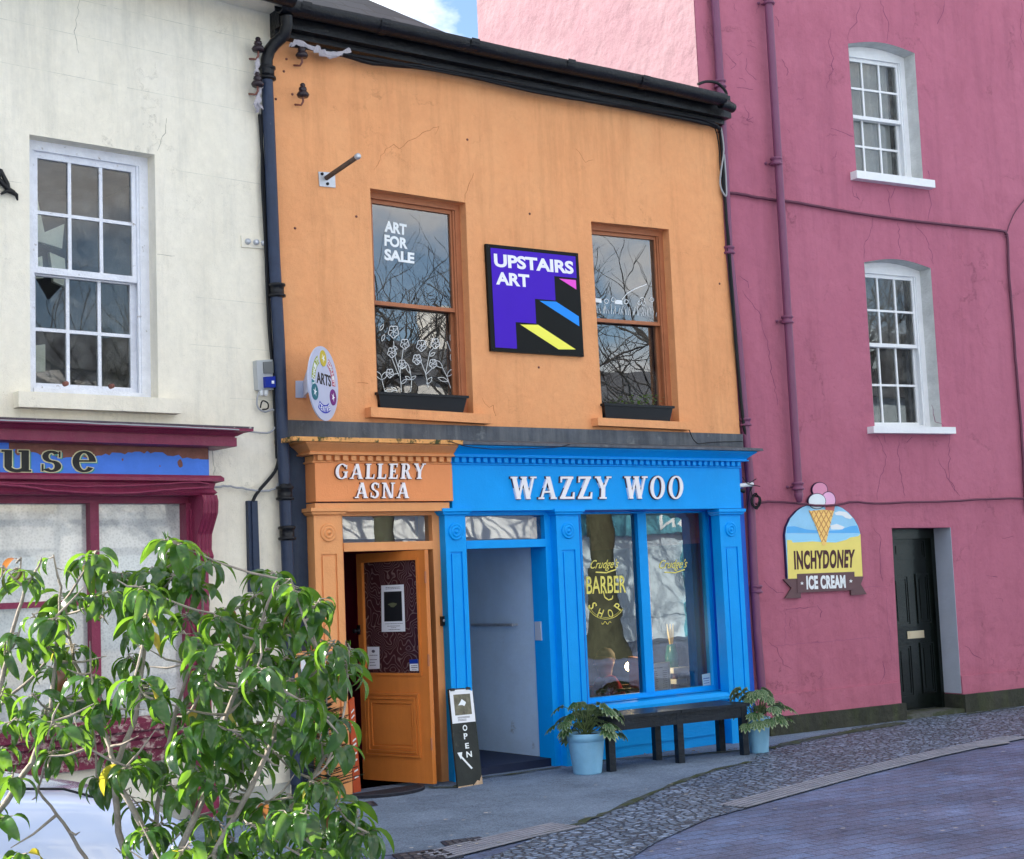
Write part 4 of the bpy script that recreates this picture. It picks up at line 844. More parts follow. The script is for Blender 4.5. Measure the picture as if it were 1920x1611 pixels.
CR = [[(1590, 78), (1594, 55), (1605, 40), (1612, 5)], [(1664, 80), (1668, 50), (1660, 28), (1650, 0)], [(1560, 55), (1553, 85), (1562, 110), (1560, 130), (1550, 165)], [(1770, 0), (1768, 20), (1757, 45)], [(1915, 5), (1914, 60), (1920, 95)],
 [(1742, 333), (1740, 320)], [(1663, 352), (1668, 375), (1670, 400)], [(1677, 354), (1670, 372)], [(1740, 358), (1746, 385), (1740, 412)], [(1638, 408), (1632, 440), (1620, 462), (1620, 485)], [(1684, 415), (1686, 450), (1687, 480)], [(1716, 420), (1735, 445), (1748, 480), (1750, 495)],
 [(1598, 350), (1600, 368), (1612, 376), (1605, 362)], [(1560, 240), (1590, 252), (1600, 256)], [(1480, 250), (1476, 243)], [(1388, 518), (1404, 530), (1404, 540)], [(1390, 545), (1412, 570), (1425, 592), (1424, 605)], [(1425, 592), (1438, 640), (1445, 690), (1452, 725), (1458, 760)],
 [(1640, 812), (1660, 850), (1662, 872), (1648, 900), (1645, 938)], [(1688, 820), (1684, 850), (1690, 900), (1697, 930)], [(1780, 812), (1780, 860), (1778, 900), (1790, 920)], [(1760, 860), (1775, 895), (1800, 930)], [(1655, 815), (1660, 830)], [(1710, 818), (1700, 830)],
 [(1440, 1205), (1455, 1215), (1470, 1245), (1485, 1255)], [(1475, 1142), (1500, 1140), (1530, 1138)], [(1530, 1135), (1540, 1145), (1538, 1158)], [(1640, 990), (1650, 1010), (1648, 1040), (1655, 1090)], [(1432, 1090), (1455, 1110), (1470, 1112)], [(1810, 1210), (1825, 1230), (1840, 1235)], [(1880, 1010), (1900, 1005)], [(1650, 1280), (1660, 1262), (1655, 1240)],
 [(1745, 760), (1755, 790), (1770, 800)], [(1850, 1080), (1870, 1082)], [(1330, 60), (1342, 75), (1338, 95)], [(1400, 110), (1398, 130), (1410, 145), (1418, 150)], [(1362, 100), (1380, 120), (1370, 130)], [(1456, 30), (1460, 50)], [(1465, 110), (1477, 130), (1475, 142)], [(1395, 200), (1405, 212), (1400, 225), (1412, 220)], [(1380, 165), (1412, 168)]]
for i, c in enumerate(CR): crackline(mb, FP, c, .007, seed=i+30)
for i in range(24):
    x = R_.uniform(1360, 1560) if i < 14 else R_.uniform(1440, 1900); y = R_.uniform(5, 300) if i < 14 else R_.uniform(980, 1290)
    if 1660 < x < 1815: continue
    a = R_.uniform(0, 6.3); P = [(x, y)]
    for k in range(3): a += R_.uniform(-1, 1); P.append((P[-1][0]+6*cos(a), P[-1][1]+6*sin(a)))
    crackline(mb, FP, P, .004, seed=i+100)
obj('crack', mb, mat('magenta_crack_shade', (.20, .06, .12), .9), pink)
mb = MB()   # struck block lines low on the wall
for pts in ([(1433, 1213), (1650, 1194)], [(1472, 1140), (1472, 1208)], [(1660, 1104), (1672, 1240)], [(1622, 1102), (1662, 1100)], [(1500, 1300), (1502, 1330)]): crackline(mb, FP, pts, .005, seed=int(pts[0][0]))
obj('render_joint', mb, mat('magenta_joint_shade', (.31, .10, .185), .9), pink)
zk = pu(1570, 1291)[1]; zk2 = pu(1860, 1259)[1]
mb = MB(); mb.box(FP, pu(1432, 1300)[0], pdh[0][0]-.002, -.3, zk, -.01, .022); mb.box(FP, pdh[1][0]+.002, 9, -.3, zk, -.01, .022); obj('wall_base', mb, MT['pink'], pink)
zk = pu(1585, 1331, .06)[1]
mb = MB(); mb.box(FP, pu(1436, 1340)[0], pdh[0][0]+.03, -.4, zk, -.3, .06); mb.box(FP, pdh[1][0]-.01, 9, -.4, zk+.02, -.3, .06); obj('plinth', mb, MT['plinth'], pink)
# light pink gable over the roofs
FG = Frame(FP.w(uPL, 0, 0).x, FP.w(uPL, 0, 0).y, AP+pi/2)
gm = MB(); gL = FG.p(895, 10)[0]
gm.face([FG.w(.004, 2, -.006), FG.w(gL, 2, -.006), FG.w(gL, 12, -.006), FG.w(gL*.5, 14.5, -.006), FG.w(.004, 12, -.006)])
gm.face([FG.w(gL, 2, 0), FG.w(gL, 12, 0), FG.w(gL, 12, 9), FG.w(gL, 2, 9)])
obj('gable_wall', gm, MT['gable'], pink, label='pale pink sunlit gable wall above the roofs')
mb = MB(); mb.face([FG.w(-.1, 12, -.05), FG.w(gL*.5, 14.5, -.05), FG.w(gL*.5, 14.5, 9.3), FG.w(-.1, 12, 9.3)]); mb.face([FG.w(gL+.1, 12, -.05), FG.w(gL*.5, 14.5, -.05), FG.w(gL*.5, 14.5, 9.3), FG.w(gL+.1, 12, 9.3)]); mb.face([FG.w(0, -.4, 9.2), FG.w(gL, -.4, 9.2), FG.w(gL, 12, 9.2), FG.w(gL*.5, 14.5, 9.2), FG.w(0, 12, 9.2)])
obj('roof', mb, MT['slate'], pink)
# slate flashing heap where the roofs meet the gable
mb = MB(); R_ = random.Random(3)
for i in range(9):
    c = FG.w(gL-.15+R_.uniform(-.3, .2), zg+.12+.04*i*R_.uniform(.5, 1.1), .08); a = R_.uniform(0, 3)
    mb.ring([c+V3((.13*cos(a+k*pi/2), .1*sin(a+k*pi/2), R_.uniform(-.05, .05))) for k in range(4)], [c+V3((.13*cos(a+k*pi/2), .1*sin(a+k*pi/2), .03)) for k in range(4)])
obj('loose_slates', mb, MT['slate'], pink)
# door
dd = -.30; mb = MB(); u0, u1 = pd.c[3][0]-.02, pd.c[2][0]+.03; ztp = pd.c[0][1]
fj = .09
mb.box(FP, u0, u0+fj, .0, ztp+.02, dd-.06, dd+.05); mb.box(FP, pu(1752, 1200, dd)[0], u1, .0, ztp+.02, dd-.06, dd+.05); mb.box(FP, u0+fj, pu(1752, 1200, dd)[0], ztp-.12, ztp+.02, dd-.06, dd+.05)
blk = mat('black_green_door_gloss', (.004, .007, .006), .25, .3, 8, .15, 30, coat=.08)
obj('door_frame', mb, blk, pink)
q = Q(FP, (1670, 1004), (1747, 1004), (1765, 1348), (1690, 1362), dd); 
mb = MB(); U0, U1 = u0+fj, pu(1752, 1200, dd)[0]; ZB, ZT = .06, ztp-.12
mb.box(FP, U0, U1, ZB, ZT, dd-.05, dd); dr = obj('door', mb, blk, pink, label='black panelled front door')
Z = lambda y: pu(1715, y, dd)[1]; Uu = lambda x, y: pu(x, y, dd)[0]
mb = MB()
for (x0, x1, y0, y1) in ((1672, 1733, 1013, 1048), (1674, 1704, 1078, 1172), (1718, 1742, 1076, 1170), (1684, 1711, 1208, 1305), (1727, 1752, 1206, 1302)):
    a, b = max(Uu(x0, (y0+y1)/2), U0+.05), min(Uu(x1, (y0+y1)/2), U1-.03); z0, z1 = Z(y1), Z(y0)
    for e, d in ((0, .016), (.022, .008)):
        for r in ((a+e, b-e, z1-e-.016, z1-e), (a+e, b-e, z0+e, z0+e+.016), (a+e, a+e+.016, z0+e+.016, z1-e-.016), (b-e-.016, b-e, z0+e+.016, z1-e-.016)): mb.box(FP, *r, dd, dd+d)
    mb.box(FP, a+.06, b-.06, z0+.06, z1-.06, dd, dd+.007)
obj('door_panel', mb, blk, dr)
a, b = Uu(1701, 1190), Uu(1732, 1190); z0, z1 = Z(1197), Z(1183)
mb = MB(); mb.box(FP, a, b, z0, z1, dd, dd+.008); mb.box(FP, a+.03, b-.03, z0+.02, z1-.018, dd+.008, dd+.013); obj('letterbox', mb, mat('brass_plate', (.62, .52, .36), .35, .05, metal=.5), dr)
mb = MB(); mb.box(FP, u0, u1, -.2, .05, -.35, .04); obj('doorstep', mb, mat('mossy_stone', (.10, .105, .10), .9, .3, 8, .6, 40, c2=(.05, .06, .035), t2=.5), pink)

# =====================================================================  PIPES (fixed to their houses) and CABLES
def collar(mb, c, r, h=.09, ax=(0, 0, 1)):
    mb.lathe(V3(c)-V3((0, 0, h/2)), [(r, 0), (r+.022, .008), (r+.022, .024), (r+.008, .03), (r+.008, h-.03), (r+.02, h-.024), (r+.02, h-.006), (r, h)], 14, ax)
mb = MB(); dP = .11
pA = FP.W(1439, -25, dP); pB = FP.W(1497, 918, dP); mb.tube([pA, (pA+pB)/2, pB, pB-V3((0, 0, .06))], .045, 14); mb.lathe(pB-V3((0, 0, .14)), [(0, 0), (.03, .01), (.05, .09), (.045, .1)], 14)
pp = obj('drainpipe', mb, MT['ppipe'], pink)
for x, y in ((1441, 2), (1455, 303), (1476, 600), (1496, 912)):
    mb = MB(); c = FP.W(x, y, dP); collar(mb, c, .045); mb.tube([c, c-FP.n*.12], .012, 6)
    for s in (-1, 1): mb.lathe(c-FP.n*.1+FP.t*s*.06, [(.018, 0), (.012, .02), (0, .022)], 8, FP.n)
    obj('pipe_bracket', mb, MT['ppipe'], pp)
mb = MB(); P2 = [(1339, -20), (1347, 100), (1354, 230), (1366, 470), (1384, 640), (1396, 790), (1406, 900), (1412, 1050), (1419, 1180), (1429, 1300)]
mb.tube([FP.W(x, y, .07) for x, y in P2], .045, 12)
pp2 = obj('drainpipe', mb, MT['ppipe'], pink)
for x, y in ((1366, 470), (1397, 792), (1418, 1105), (1350, 158)): mb = MB(); collar(mb, FP.W(x, y, .07), .045); obj('pipe_bracket', mb, MT['ppipe'], pp2)
# blue grey downpipe at the junction of cream and orange
mb = MB(); mb.tube([FO.W(*p) for p in ((537, 30, .27), (538, 48, .26), (533, 66, .22), (515, 82, .15), (505, 95, .12), (500, 112, .10), (500, 140, .10))], .052, 14)
mb2 = MB(); mb2.tube([FO.W(x, y, .09) for x, y in ((500, 135), (505, 250), (514, 480), (523, 640), (531, 850), (540, 1080), (549, 1300), (556, 1470))], .05, 14)
dp = obj('drainpipe', mb2, MT['pipe'], cream); obj('swan_neck', mb, MT['gutter'], dp)
for x, y in ((501, 138), (519, 545), (534, 925), (538, 1000)): mb = MB(); collar(mb, FO.W(x, y, .09), .052, .12); obj('pipe_collar', mb, MT['gutter'], dp)
mb = MB(); c = FO.W(535, 915, .1); mb.lathe(c, [(.03, -.05), (.05, -.03), (.05, .03), (.03, .05)], 10, FO.t)
obj('pipe_joint', mb, MT['gutter'], dp)
def cable(pts, fr, d, r, label, m=None, group=None, wob=0.0, n=6):
    mb = MB(); pxtube(mb, fr, pts, d, r, n, 4, wob); return obj('cable', mb, m or MT['cable'], label=label, cat='cable', group=group)
G = 'cables clipped along the downpipe'
cable([(487, 215), (494, 330), (500, 480), (508, 640), (517, 780), (523, 870)], FC, .04, .016, 'thick black cable running down left of the blue grey downpipe')
cable([(492, 200), (491, 330), (496, 430), (503, 600), (511, 700), (519, 860)], FC, .05, .011, 'thin black cable looping beside the blue grey downpipe')
cable([(523, 860), (515, 885), (490, 915), (480, 928), (474, 940)], FC, .05, .014, 'black cable bending down from the downpipe into the grey conduit')
cable([(486, 735), (482, 750), (484, 765), (497, 772), (512, 768), (517, 780), (516, 800), (500, 812), (448, 806)], FC, .05, .008, 'white cable looping from the electric box down to the maroon cornice', MT['gcable'])
cable([(488, 765), (492, 752), (502, 756), (502, 766), (492, 768)], FC, .05, .006, 'small loop of black wire under the electric box')
cable([(394, 915), (420, 912), (445, 914), (480, 920), (505, 920), (520, 912), (524, 895), (520, 872)], FC, .05, .009, 'twisted grey cable from the blue fascia across to the downpipe', MT['gcable'], wob=.9)
cable([(-40, 905), (40, 912), (100, 920), (190, 925), (260, 924), (320, 918), (392, 914)], FC, .24, .010, 'maroon painted cable sagging below the blue fascia board', MT['maroon'], wob=.7)
cable([(-40, 903), (60, 908), (160, 912), (270, 910), (360, 905), (392, 908)], FC, .24, .008, 'thin maroon painted cable stapled straight below the blue fascia board', MT['maroon'], wob=1.0)
cable([(-40, 787), (100, 791), (200, 795), (300, 799), (448, 806)], FC, .45, .006, 'white cable lying along the top of the maroon cornice', MT['gcable'], wob=.4)
for i, (pts, d, r, l) in enumerate(((([(545, 84), (620, 97), (700, 118), (800, 128), (900, 147), (1000, 168), (1100, 188), (1200, 206), (1300, 226), (1338, 236), (1350, 242)]), .10, .022, 'thick black cable bundle drooping under the orange house gutter'), (([(560, 88), (660, 104), (760, 120), (850, 136), (1000, 172), (1120, 192), (1230, 206), (1310, 222), (1345, 236)]), .12, .016, 'slimmer black cable just above the drooping bundle under the gutter'), (([(660, 104), (760, 124), (860, 140), (1020, 168), (1160, 196), (1290, 218), (1340, 228)]), .13, .010, 'thin black wire tight under the black fascia board'))):
    cable(pts, FO, d, r, l, wob=.6)
cable([(1350, 240), (1355, 300), (1358, 360), (1368, 480), (1380, 640), (1392, 780), (1402, 830)], FO, .03, .018, 'black cable falling down the corner of the orange and pink houses', wob=.5)
cable([(1338, 236), (1346, 260), (1351, 320), (1360, 400), (1366, 500), (1374, 600), (1390, 770)], FO, .03, .006, 'thin black wire beside the corner cable of the orange house', wob=.6)
cable([(1352, 240), (1357, 280), (1352, 320), (1350, 345), (1356, 362), (1362, 366), (1361, 330), (1358, 290)], FO, .05, .010, 'pale grey cable loop hanging at the top corner of the orange house', MT['gcable'])
cable([(1309, 158), (1325, 153), (1345, 156), (1358, 168), (1362, 178), (1355, 186)], FO, .25, .016, 'black cable looped over the end of the black gutter')
cable([(1366, 362), (1380, 363), (1420, 370), (1458, 376), (1480, 378), (1560, 392), (1640, 405), (1760, 420), (1872, 432), (1886, 438), (1889, 450), (1892, 520), (1900, 620), (1908, 720), (1916, 820), (1920, 900), (1924, 960)], FP, .03, .017, 'magenta painted cable crossing the pink wall between its two windows then dropping down', MT['pcable'], wob=.5)
cable([(1885, 445), (1893, 420), (1905, 395), (1925, 370)], FP, .03, .007, 'thin wire rising from the corner of the painted cable to the right edge', MT['pcable'])
cable([(1418, 945), (1440, 941), (1500, 944), (1530, 948), (1570, 947), (1600, 941), (1640, 944), (1700, 942), (1780, 940), (1850, 936), (1930, 934)], FP, .05, .013, 'painted cable running across the ice cream sign and over the black door', MT['pcable'], wob=.5)
cable([(1490, 300), (1500, 310)], FP, .02, .004, 'short stub of wire beside the magenta drainpipe', MT['pcable']) if False else None
mb = MB(); R_ = random.Random(6)
for k in range(4):
    pts = []; c = (1417, 940); a0 = R_.uniform(0, 6); rx, ry = R_.uniform(6, 10), R_.uniform(9, 15)
    for j in range(15): a = a0+j*2*pi/14; pts.append(FP.W(c[0]+rx*cos(a)+R_.uniform(-1, 1), c[1]+ry*sin(a)+R_.uniform(-1, 1), .14+R_.uniform(0, .03)))
    mb.tube(pts, .007, 6)
pts = [FP.W(1412, 905, .13), FP.W(1408, 920, .15), FP.W(1412, 935, .15)]; mb.tube(pts, .006, 6); mb.tube([FP.W(1410, 903, .1), FP.W(1404, 930, .12), FP.W(1400, 960, .12)], .005, 6)
obj('wire_coil', mb, MT['cable'], label='tangled coil of black wire hung beside the blue cornice end', cat='wire coil')
t_ = thing('camera_bracket', FP.W(1395, 915, .1), 'small white cable tied fitting between the blue fascia and magenta pipe', 'fitting')
mb = MB(); mb.tube([FO.W(1384, 911, .12), FP.W(1411, 908, .2)], .022, 10); obj('white_tube', mb, MT['white'], t_)
mb = MB(); mb.tube([FO.W(1386, 918, .12), FO.W(1396, 922, .14)], .02, 8)
for e in ((1392, 895), (1425, 912), (1418, 898)): mb.tube([FP.W(1402, 908, .22), FP.W(e[0], e[1], .24)], .005, 5)
obj('cable_tie', mb, MT['black'], t_)
cable([(840, 827), (880, 838), (930, 842), (1000, 841), (1050, 838), (1068, 833)], FO, .34, .004, 'thin black wire lying on the lead ledge above the blue cornice', wob=.3)
cable([(1292, 806), (1300, 824), (1310, 832), (1330, 830), (1350, 829), (1392, 828)], FO, .09, .005, 'thin black wire looping over the lead band right of the window', wob=.3)

# insulators, cleats and small wall fittings
def insulator(x, y, label, s=1.0, fr=FO):
    t = thing('insulator', fr.W(x, y, .1), label, 'insulator', 'insulators'); c = fr.W(x, y, .12)
    mb = MB(); mb.lathe(c-V3((0, 0, .02*s)), [(.0, 0), (.045*s, .0), (.055*s, .02*s), (.04*s, .045*s), (.028*s, .05*s), (.036*s, .065*s), (.03*s, .085*s), (.018*s, .09*s), (.024*s, .105*s), (.015*s, .12*s), (0, .125*s)], 16); obj('porcelain_cap', mb, MT['pglaze'], t)
    mb = MB(); mb.tube([c-V3((0, 0, .01)), c-V3((0, 0, .06*s)), c-V3((0, 0, .085*s))-fr.n*.02-fr.t*.01, c-V3((0, 0, .075*s))-fr.n*.05-fr.t*.012, c-V3((0, 0, .05*s))-fr.n*.125-fr.t*.01], .009, 8); obj('iron_hook', mb, MT['rust'], t)
insulator(568, 178, 'dark insulator on a hook alone on the orange wall above the bracket arm')
insulator(566, 104, 'dark insulator under the gutter wrapped in white plastic')
insulator(483, 158, 'dark insulator in white plastic beside the top of the downpipe', 1.0, FC)
insulator(484, 92, 'brown capped insulator at the top left of the downpipe', 1.0, FC)
def wrap(pts, fr, r, label, seed):
    R = random.Random(seed); P = [fr.W(*p) for p in pts]; n = len(P); mb = MB(); rows = []
    for i in range(n*4-3):
        a, f = divmod(i, 4); p = P[a]+(P[min(a+1, n-1)]-P[a])*(f/4); rr = r*(.3+.6*R.random()); rows.append([p+V3((cos(k)*rr*R.uniform(.6, 1.2), sin(k)*rr*.6, sin(k*1.7)*rr*R.uniform(.7, 1.2))) for k in [j*2*pi/10 for j in range(10)]])
    mb.grid(rows, False, True); obj('plastic_wrapping', mb, MT['plasticbag'], label=label, cat='plastic wrapping')
wrap([(545, 84, .12), (560, 80, .14), (590, 92, .14), (610, 102, .14), (630, 104, .13), (654, 97, .12)], FO, .045, 'crumpled white plastic tied around the cables under the gutter', 3)
wrap([(483, 112, .1), (482, 125, .1), (480, 142, .1)], FC, .035, 'white plastic tied around cables above the middle insulator', 4)
wrap([(488, 162, .1), (484, 180, .1), (481, 196, .1), (489, 206, .08)], FC, .04, 'white plastic strip hanging below the insulator by the downpipe', 5)
t = thing('bracket_arm', FO.W(613, 337), 'rusty steel tube arm on a square white wall plate on the orange wall', 'bracket')
mb = MB(); qq = Q(FO, (597, 322), (628, 324), (629, 352), (599, 349), .008); mb.ext(FO, qq.poly(), 0, .01); obj('wall_plate', mb, MT['steel'], t)
for a, b in ((.2, .85), (.5, .2)): mb = MB(); u, z = qq.pt(a, b); mb.lathe(FO.w(u, z, .01), [(.014, 0), (.012, .012), (0, .014)], 8, FO.n); obj('bolt', mb, MT['black'], t)
a = FO.W(612, 334, .01); b_ = FO.W(672, 293, .52)
mb = MB(); b_ = a+ (FO.W(670, 294, .45)-a); mb.tube([a, b_], .022, 12); obj('arm', mb, mat('rusty_steel', (.10, .075, .06), .6, .3, 12, .3, 40), t)
mb = MB(); mb.lathe(b_, [(.026, -.01), (.026, .02), (.015, .03), (0, .03)], 12, (b_-a)); obj('end_cap', mb, MT['steel'], t)
t = thing('cable_cleat', FC.W(475, 455), 'white painted rectangular plate with three bolts on the cream wall', 'wall plate')
mb = MB(); qq = Q(FC, (452, 442), (500, 447), (500, 467), (453, 463), .01); mb.ext(FC, qq.poly(), 0, .015); obj('plate', mb, MT['cream'], t)
for s in (.22, .55, .85): mb = MB(); u, z = qq.pt(s, .5); mb.lathe(FC.w(u, z, .015), [(.025, 0), (.022, .025), (.01, .03), (0, .03)], 10, FC.n); obj('bolt', mb, MT['steel'], t)
t = thing('electric_box', FC.W(495, 735, .02), 'grey outdoor power box with a blue socket under the clear lid', 'electric box')
qq = Q(FC, (481, 676), (511, 674), (513, 731), (484, 731), .06); mb = MB(); mb.ext(FC, qq.poly(), 0, .06); obj('box', mb, MT['grey'], t)
mb = MB(); mb.qb(qq, .38, .98, .55, .93, .06, .075); obj('clear_lid', mb, mat('smoky_lid', (.16, .17, .17), .15), t)
mb = MB(); mb.qb(qq, .36, .98, .06, .42, .06, .10); obj('socket_cover', mb, mat('blue_socket', (.01, .03, .30), .3), t)
mb = MB(); mb.qb(qq, .72, .88, .18, .28, .10, .103); obj('label', mb, MT['white'], t)
mb = MB()
for s in (.3, .6): u, z = qq.pt(s, 0); mb.lathe(FC.w(u, z-.045, .035), [(.012, 0), (.02, .01), (.02, .045)], 10)
obj('cable_gland', mb, MT['white'], t)
q_ = Q(FC, (465, 939), (483, 939), (489, 1110), (469, 1110), .04); mb = MB(); mb.ext(FC, q_.poly(), 0, .04); mb.qb(q_, .3, .7, 0, 1, .04, .055); obj('conduit', mb, MT['pipe'], label='blue grey metal conduit running down the cream wall left of the downpipe', cat='conduit')
# fragment of the iron wall lettering at the left edge
mb = MB()
for w_, pts in ((.028, [(-14, 372), (-6, 340), (2, 318)]), (.035, [(-4, 335), (12, 352), (26, 362)]), (.03, [(2, 322), (14, 345), (16, 358)]), (.012, [(2, 318), (-3, 324)])): 
    P = [FC.W(x, y, .03) for x, y in pts]; mb.tube(P, w_*.55, 6)
obj('wall_letter', mb, MT['black'], label='upper black letter fixed to the cream wall at the left edge', cat='letter')
mb = MB(); mb.tube([FC.W(x, y, .03) for x, y in [(2, 364), (12, 358), (22, 360), (31, 366), (33, 376)]], [.008, .014, .02, .016, .006], 7); obj('wall_letter', mb, MT['black'], label='lower curved black letter stroke on the cream wall left of the window', cat='letter')

# =====================================================================  SIGNS
purple = mat('purple_print', (.055, .006, .48), .4, .03, spec=.2); 
t = thing('gallery_sign', FO.W(1005, 664), 'purple and black sign with stair graphic and white words between orange house windows', 'sign')
q = Q(FO, (911, 457), (1084, 475), (1095, 669), (921, 658), .035); mb = MB(); mb.ext(FO, q.poly(), .005, .035); obj('sign_frame', mb, mat('black_sign_print', (.005, .006, .006), .4, spec=.15), t)
def flat(par, q, pts, d, m, name, dd=.0015): mb = MB(); mb.ext(q.fr, [q.pt(*p) for p in pts], d, d+dd); return obj(name, mb, m, par)
X = lambda x: (x-33)/(615-33)
# graphic coordinates measured along the board (0..1)
flat(t, q, [(.045, .035), (.27, .035), (.27, .285), (.49, .285), (.49, .52), (.715, .52), (.715, .755), (.965, .755), (.965, .965), (.045, .965)], .035, purple, 'purple_field')
flat(t, q, [(.32, .265), (.51, .275), (.91, .065), (.72, .055)], .0355, mat('yellow_print', srgb(244, 240, 92), .4), 'yellow_step')
flat(t, q, [(.54, .505), (.72, .51), (.965, .385), (.965, .29)], .0355, mat('blue_print', srgb(20, 140, 240), .4), 'blue_step')
flat(t, q, [(.77, .735), (.955, .735), (.955, .645)], .0355, mat('pink_print', srgb(235, 80, 210), .4), 'pink_step')
mb = MB(); text_q(mb, 'UPSTAIRS', q, .0364, .038, .038, 0, (.075, .935, .79, .915)); text_q(mb, 'ART', q, .0364, .038, .038, 0, (.085, .44, .625, .745)); obj('lettering', mb, mat('sign_white', (.85, .85, .88), .5), t)
for a, b in ((.02, .975), (.5, .98), (.98, .975), (.02, .02), (.5, .02), (.98, .02)): mb = MB(); u, z = q.pt(a, b); mb.lathe(FO.w(u, z, .035), [(.009, 0), (.006, .005), (0, .006)], 8, FO.n); obj('screw', mb, MT['black'], t)
# projecting oval arts centre sign
c3 = at_z(602, 720, (FO.W(602, 720, .33)).dot(_F)-H0*_F.z)
cc = FO.W(602, 720, .30)
AS = -radians(34)   # turned out of the wall, still facing the camera side
FS = Frame(cc.x, cc.y, 0); 
t = thing('arts_centre_sign', FO.W(560, 745, 0), 'round white projecting arts centre sign with coloured ring on a wall bracket', 'sign')
# the round board hangs square to the wall; pick the turn that shows it as wide as in the photograph
best = None
for k in range(-90, 91, 2):
    f = Frame(cc.x, cc.y, radians(k)); a = f.p(603, 651); b = f.p(603, 789); hh = a[1]-b[1]; l = f.p(574, 720)[0]; r = f.p(630, 720)[0]
    if abs(r-l) > 3: continue
    if best is None or abs(abs(r-l)-hh) < best[0]: best = (abs(abs(r-l)-hh), k, hh, (l+r)/2)
FS = Frame(cc.x, cc.y, radians(best[1])); RS = best[2]/2; zc = (FS.p(603, 651)[1]+FS.p(603, 789)[1])/2; uc = best[3]
side = 1 if FS.n.dot(V3((0, 0, 0))-cc) > 0 else -1
def disc(mb, u, z, r, d0, d1, n=40, r2=0, a0=0, a1=2*pi):
    if r2:
        for k in range(n):
            A, B = a0+(a1-a0)*k/n, a0+(a1-a0)*(k+1)/n; mb.ext(FS, [(u+r2*cos(A), z+r2*sin(A)), (u+r*cos(A), z+r*sin(A)), (u+r*cos(B), z+r*sin(B)), (u+r2*cos(B), z+r2*sin(B))], d0, d1)
    else: mb.ext(FS, [(u+r*cos(k*2*pi/n), z+r*sin(k*2*pi/n)) for k in range(n)], d0, d1)
mb = MB(); disc(mb, uc, zc, RS, .008, .02, 48); board = obj('board', mb, mat('pale_sign_board', (.50, .54, .70), .4, .06, 3), t)
mb = MB(); mb.ring([FO.W(554, 714, 0), FO.W(574, 714, 0), FO.W(574, 746, 0), FO.W(554, 746, 0)], [FO.W(554, 714, .012), FO.W(574, 714, .012), FO.W(574, 746, .012), FO.W(554, 746, .012)])
e0 = FO.W(568, 716, .01); e1 = FO.W(568, 746, .01); f0 = FS.w(uc-RS*.93, zc+.08, 0); f1 = FS.w(uc-RS*.93, zc-.10, 0)
mb.ring([e0, e1, f1, f0], [p+FS.n*.012 for p in (e0, e1, f1, f0)]); obj('bracket', mb, mat('pale_bracket', (.5, .55, .7), .4), t)
rg = [('olive_band', srgb(150, 165, 60), 118, 175), ('pink_band', srgb(186, 100, 120), 0, 62), ('blue_band', srgb(20, 40, 170), 238, 300), ('teal_band', srgb(40, 120, 130), 178, 200)]
for nme, c, a, b in rg: mb = MB(); disc(mb, uc, zc, RS*.80, .02, .0215, 14, RS*.58, radians(a), radians(b)); obj(nme, mb, mat(nme, c, .5), t)
for nme, c, a in (('yellow_disc', srgb(200, 180, 60), 90), ('teal_disc', srgb(30, 105, 120), 205), ('purple_disc', srgb(110, 30, 120), 333)):
    mb = MB(); du, dz = uc+RS*.68*cos(radians(a)), zc+RS*.68*sin(radians(a)); disc(mb, du, dz, RS*.22, .02, .0235, 22); dob = obj(nme, mb, mat(nme, c, .5), t)
    mb = MB()
    for k in range(5): A = k*1.256+a; mb.ext(FS, [(du+RS*.03*cos(A+1.5), dz+RS*.03*sin(A+1.5)), (du+RS*.13*cos(A), dz+RS*.13*sin(A)), (du-RS*.03*cos(A+1.5), dz-RS*.03*sin(A+1.5))], .0235, .0245+k*.0001)
    obj('emblem', mb, MT['wvinyl'], dob)
def fs_text(mb, s, u0, u1, z0, z1, off=.02):
    put_text(mb, s, lambda a, b, h: FS.w(u0+(u1-u0)*a, z0+(z1-z0)*b, .0205+.002*h), off)
mb = MB(); fs_text(mb, 'ARTS', uc-RS*.48, uc+RS*.50, zc-.04*RS, zc+.27*RS); obj('lettering', mb, MT['black'], t)
def ring_text(mb, s, a0, a1, r, h, w, flip):
    for i, ch in enumerate(s):
        a = radians(a0+(a1-a0)*i/(len(s)-1)); ru, rz = cos(a), sin(a); tu, tz = (sin(a), -cos(a)) if not flip else (-sin(a), cos(a)); nu, nz2 = (ru, rz) if not flip else (-ru, -rz)
        put_text(mb, ch, lambda A, B, hh: FS.w(uc+r*ru+tu*(A-.5)*w+nu*(B-.5)*h, zc+r*rz+tz*(A-.5)*w+nz2*(B-.5)*h, .0217+.001*hh), .01)
mb = MB(); ring_text(mb, 'CLONAKILTY', 190, 122, RS*.69, RS*.15, RS*.10, False); ring_text(mb, 'COMMUNITY', 60, 5, RS*.69, RS*.15, RS*.10, False); ring_text(mb, 'CENTRE', 243, 297, RS*.69, RS*.15, RS*.10, True)
obj('ring_lettering', mb, MT['wvinyl'], t)
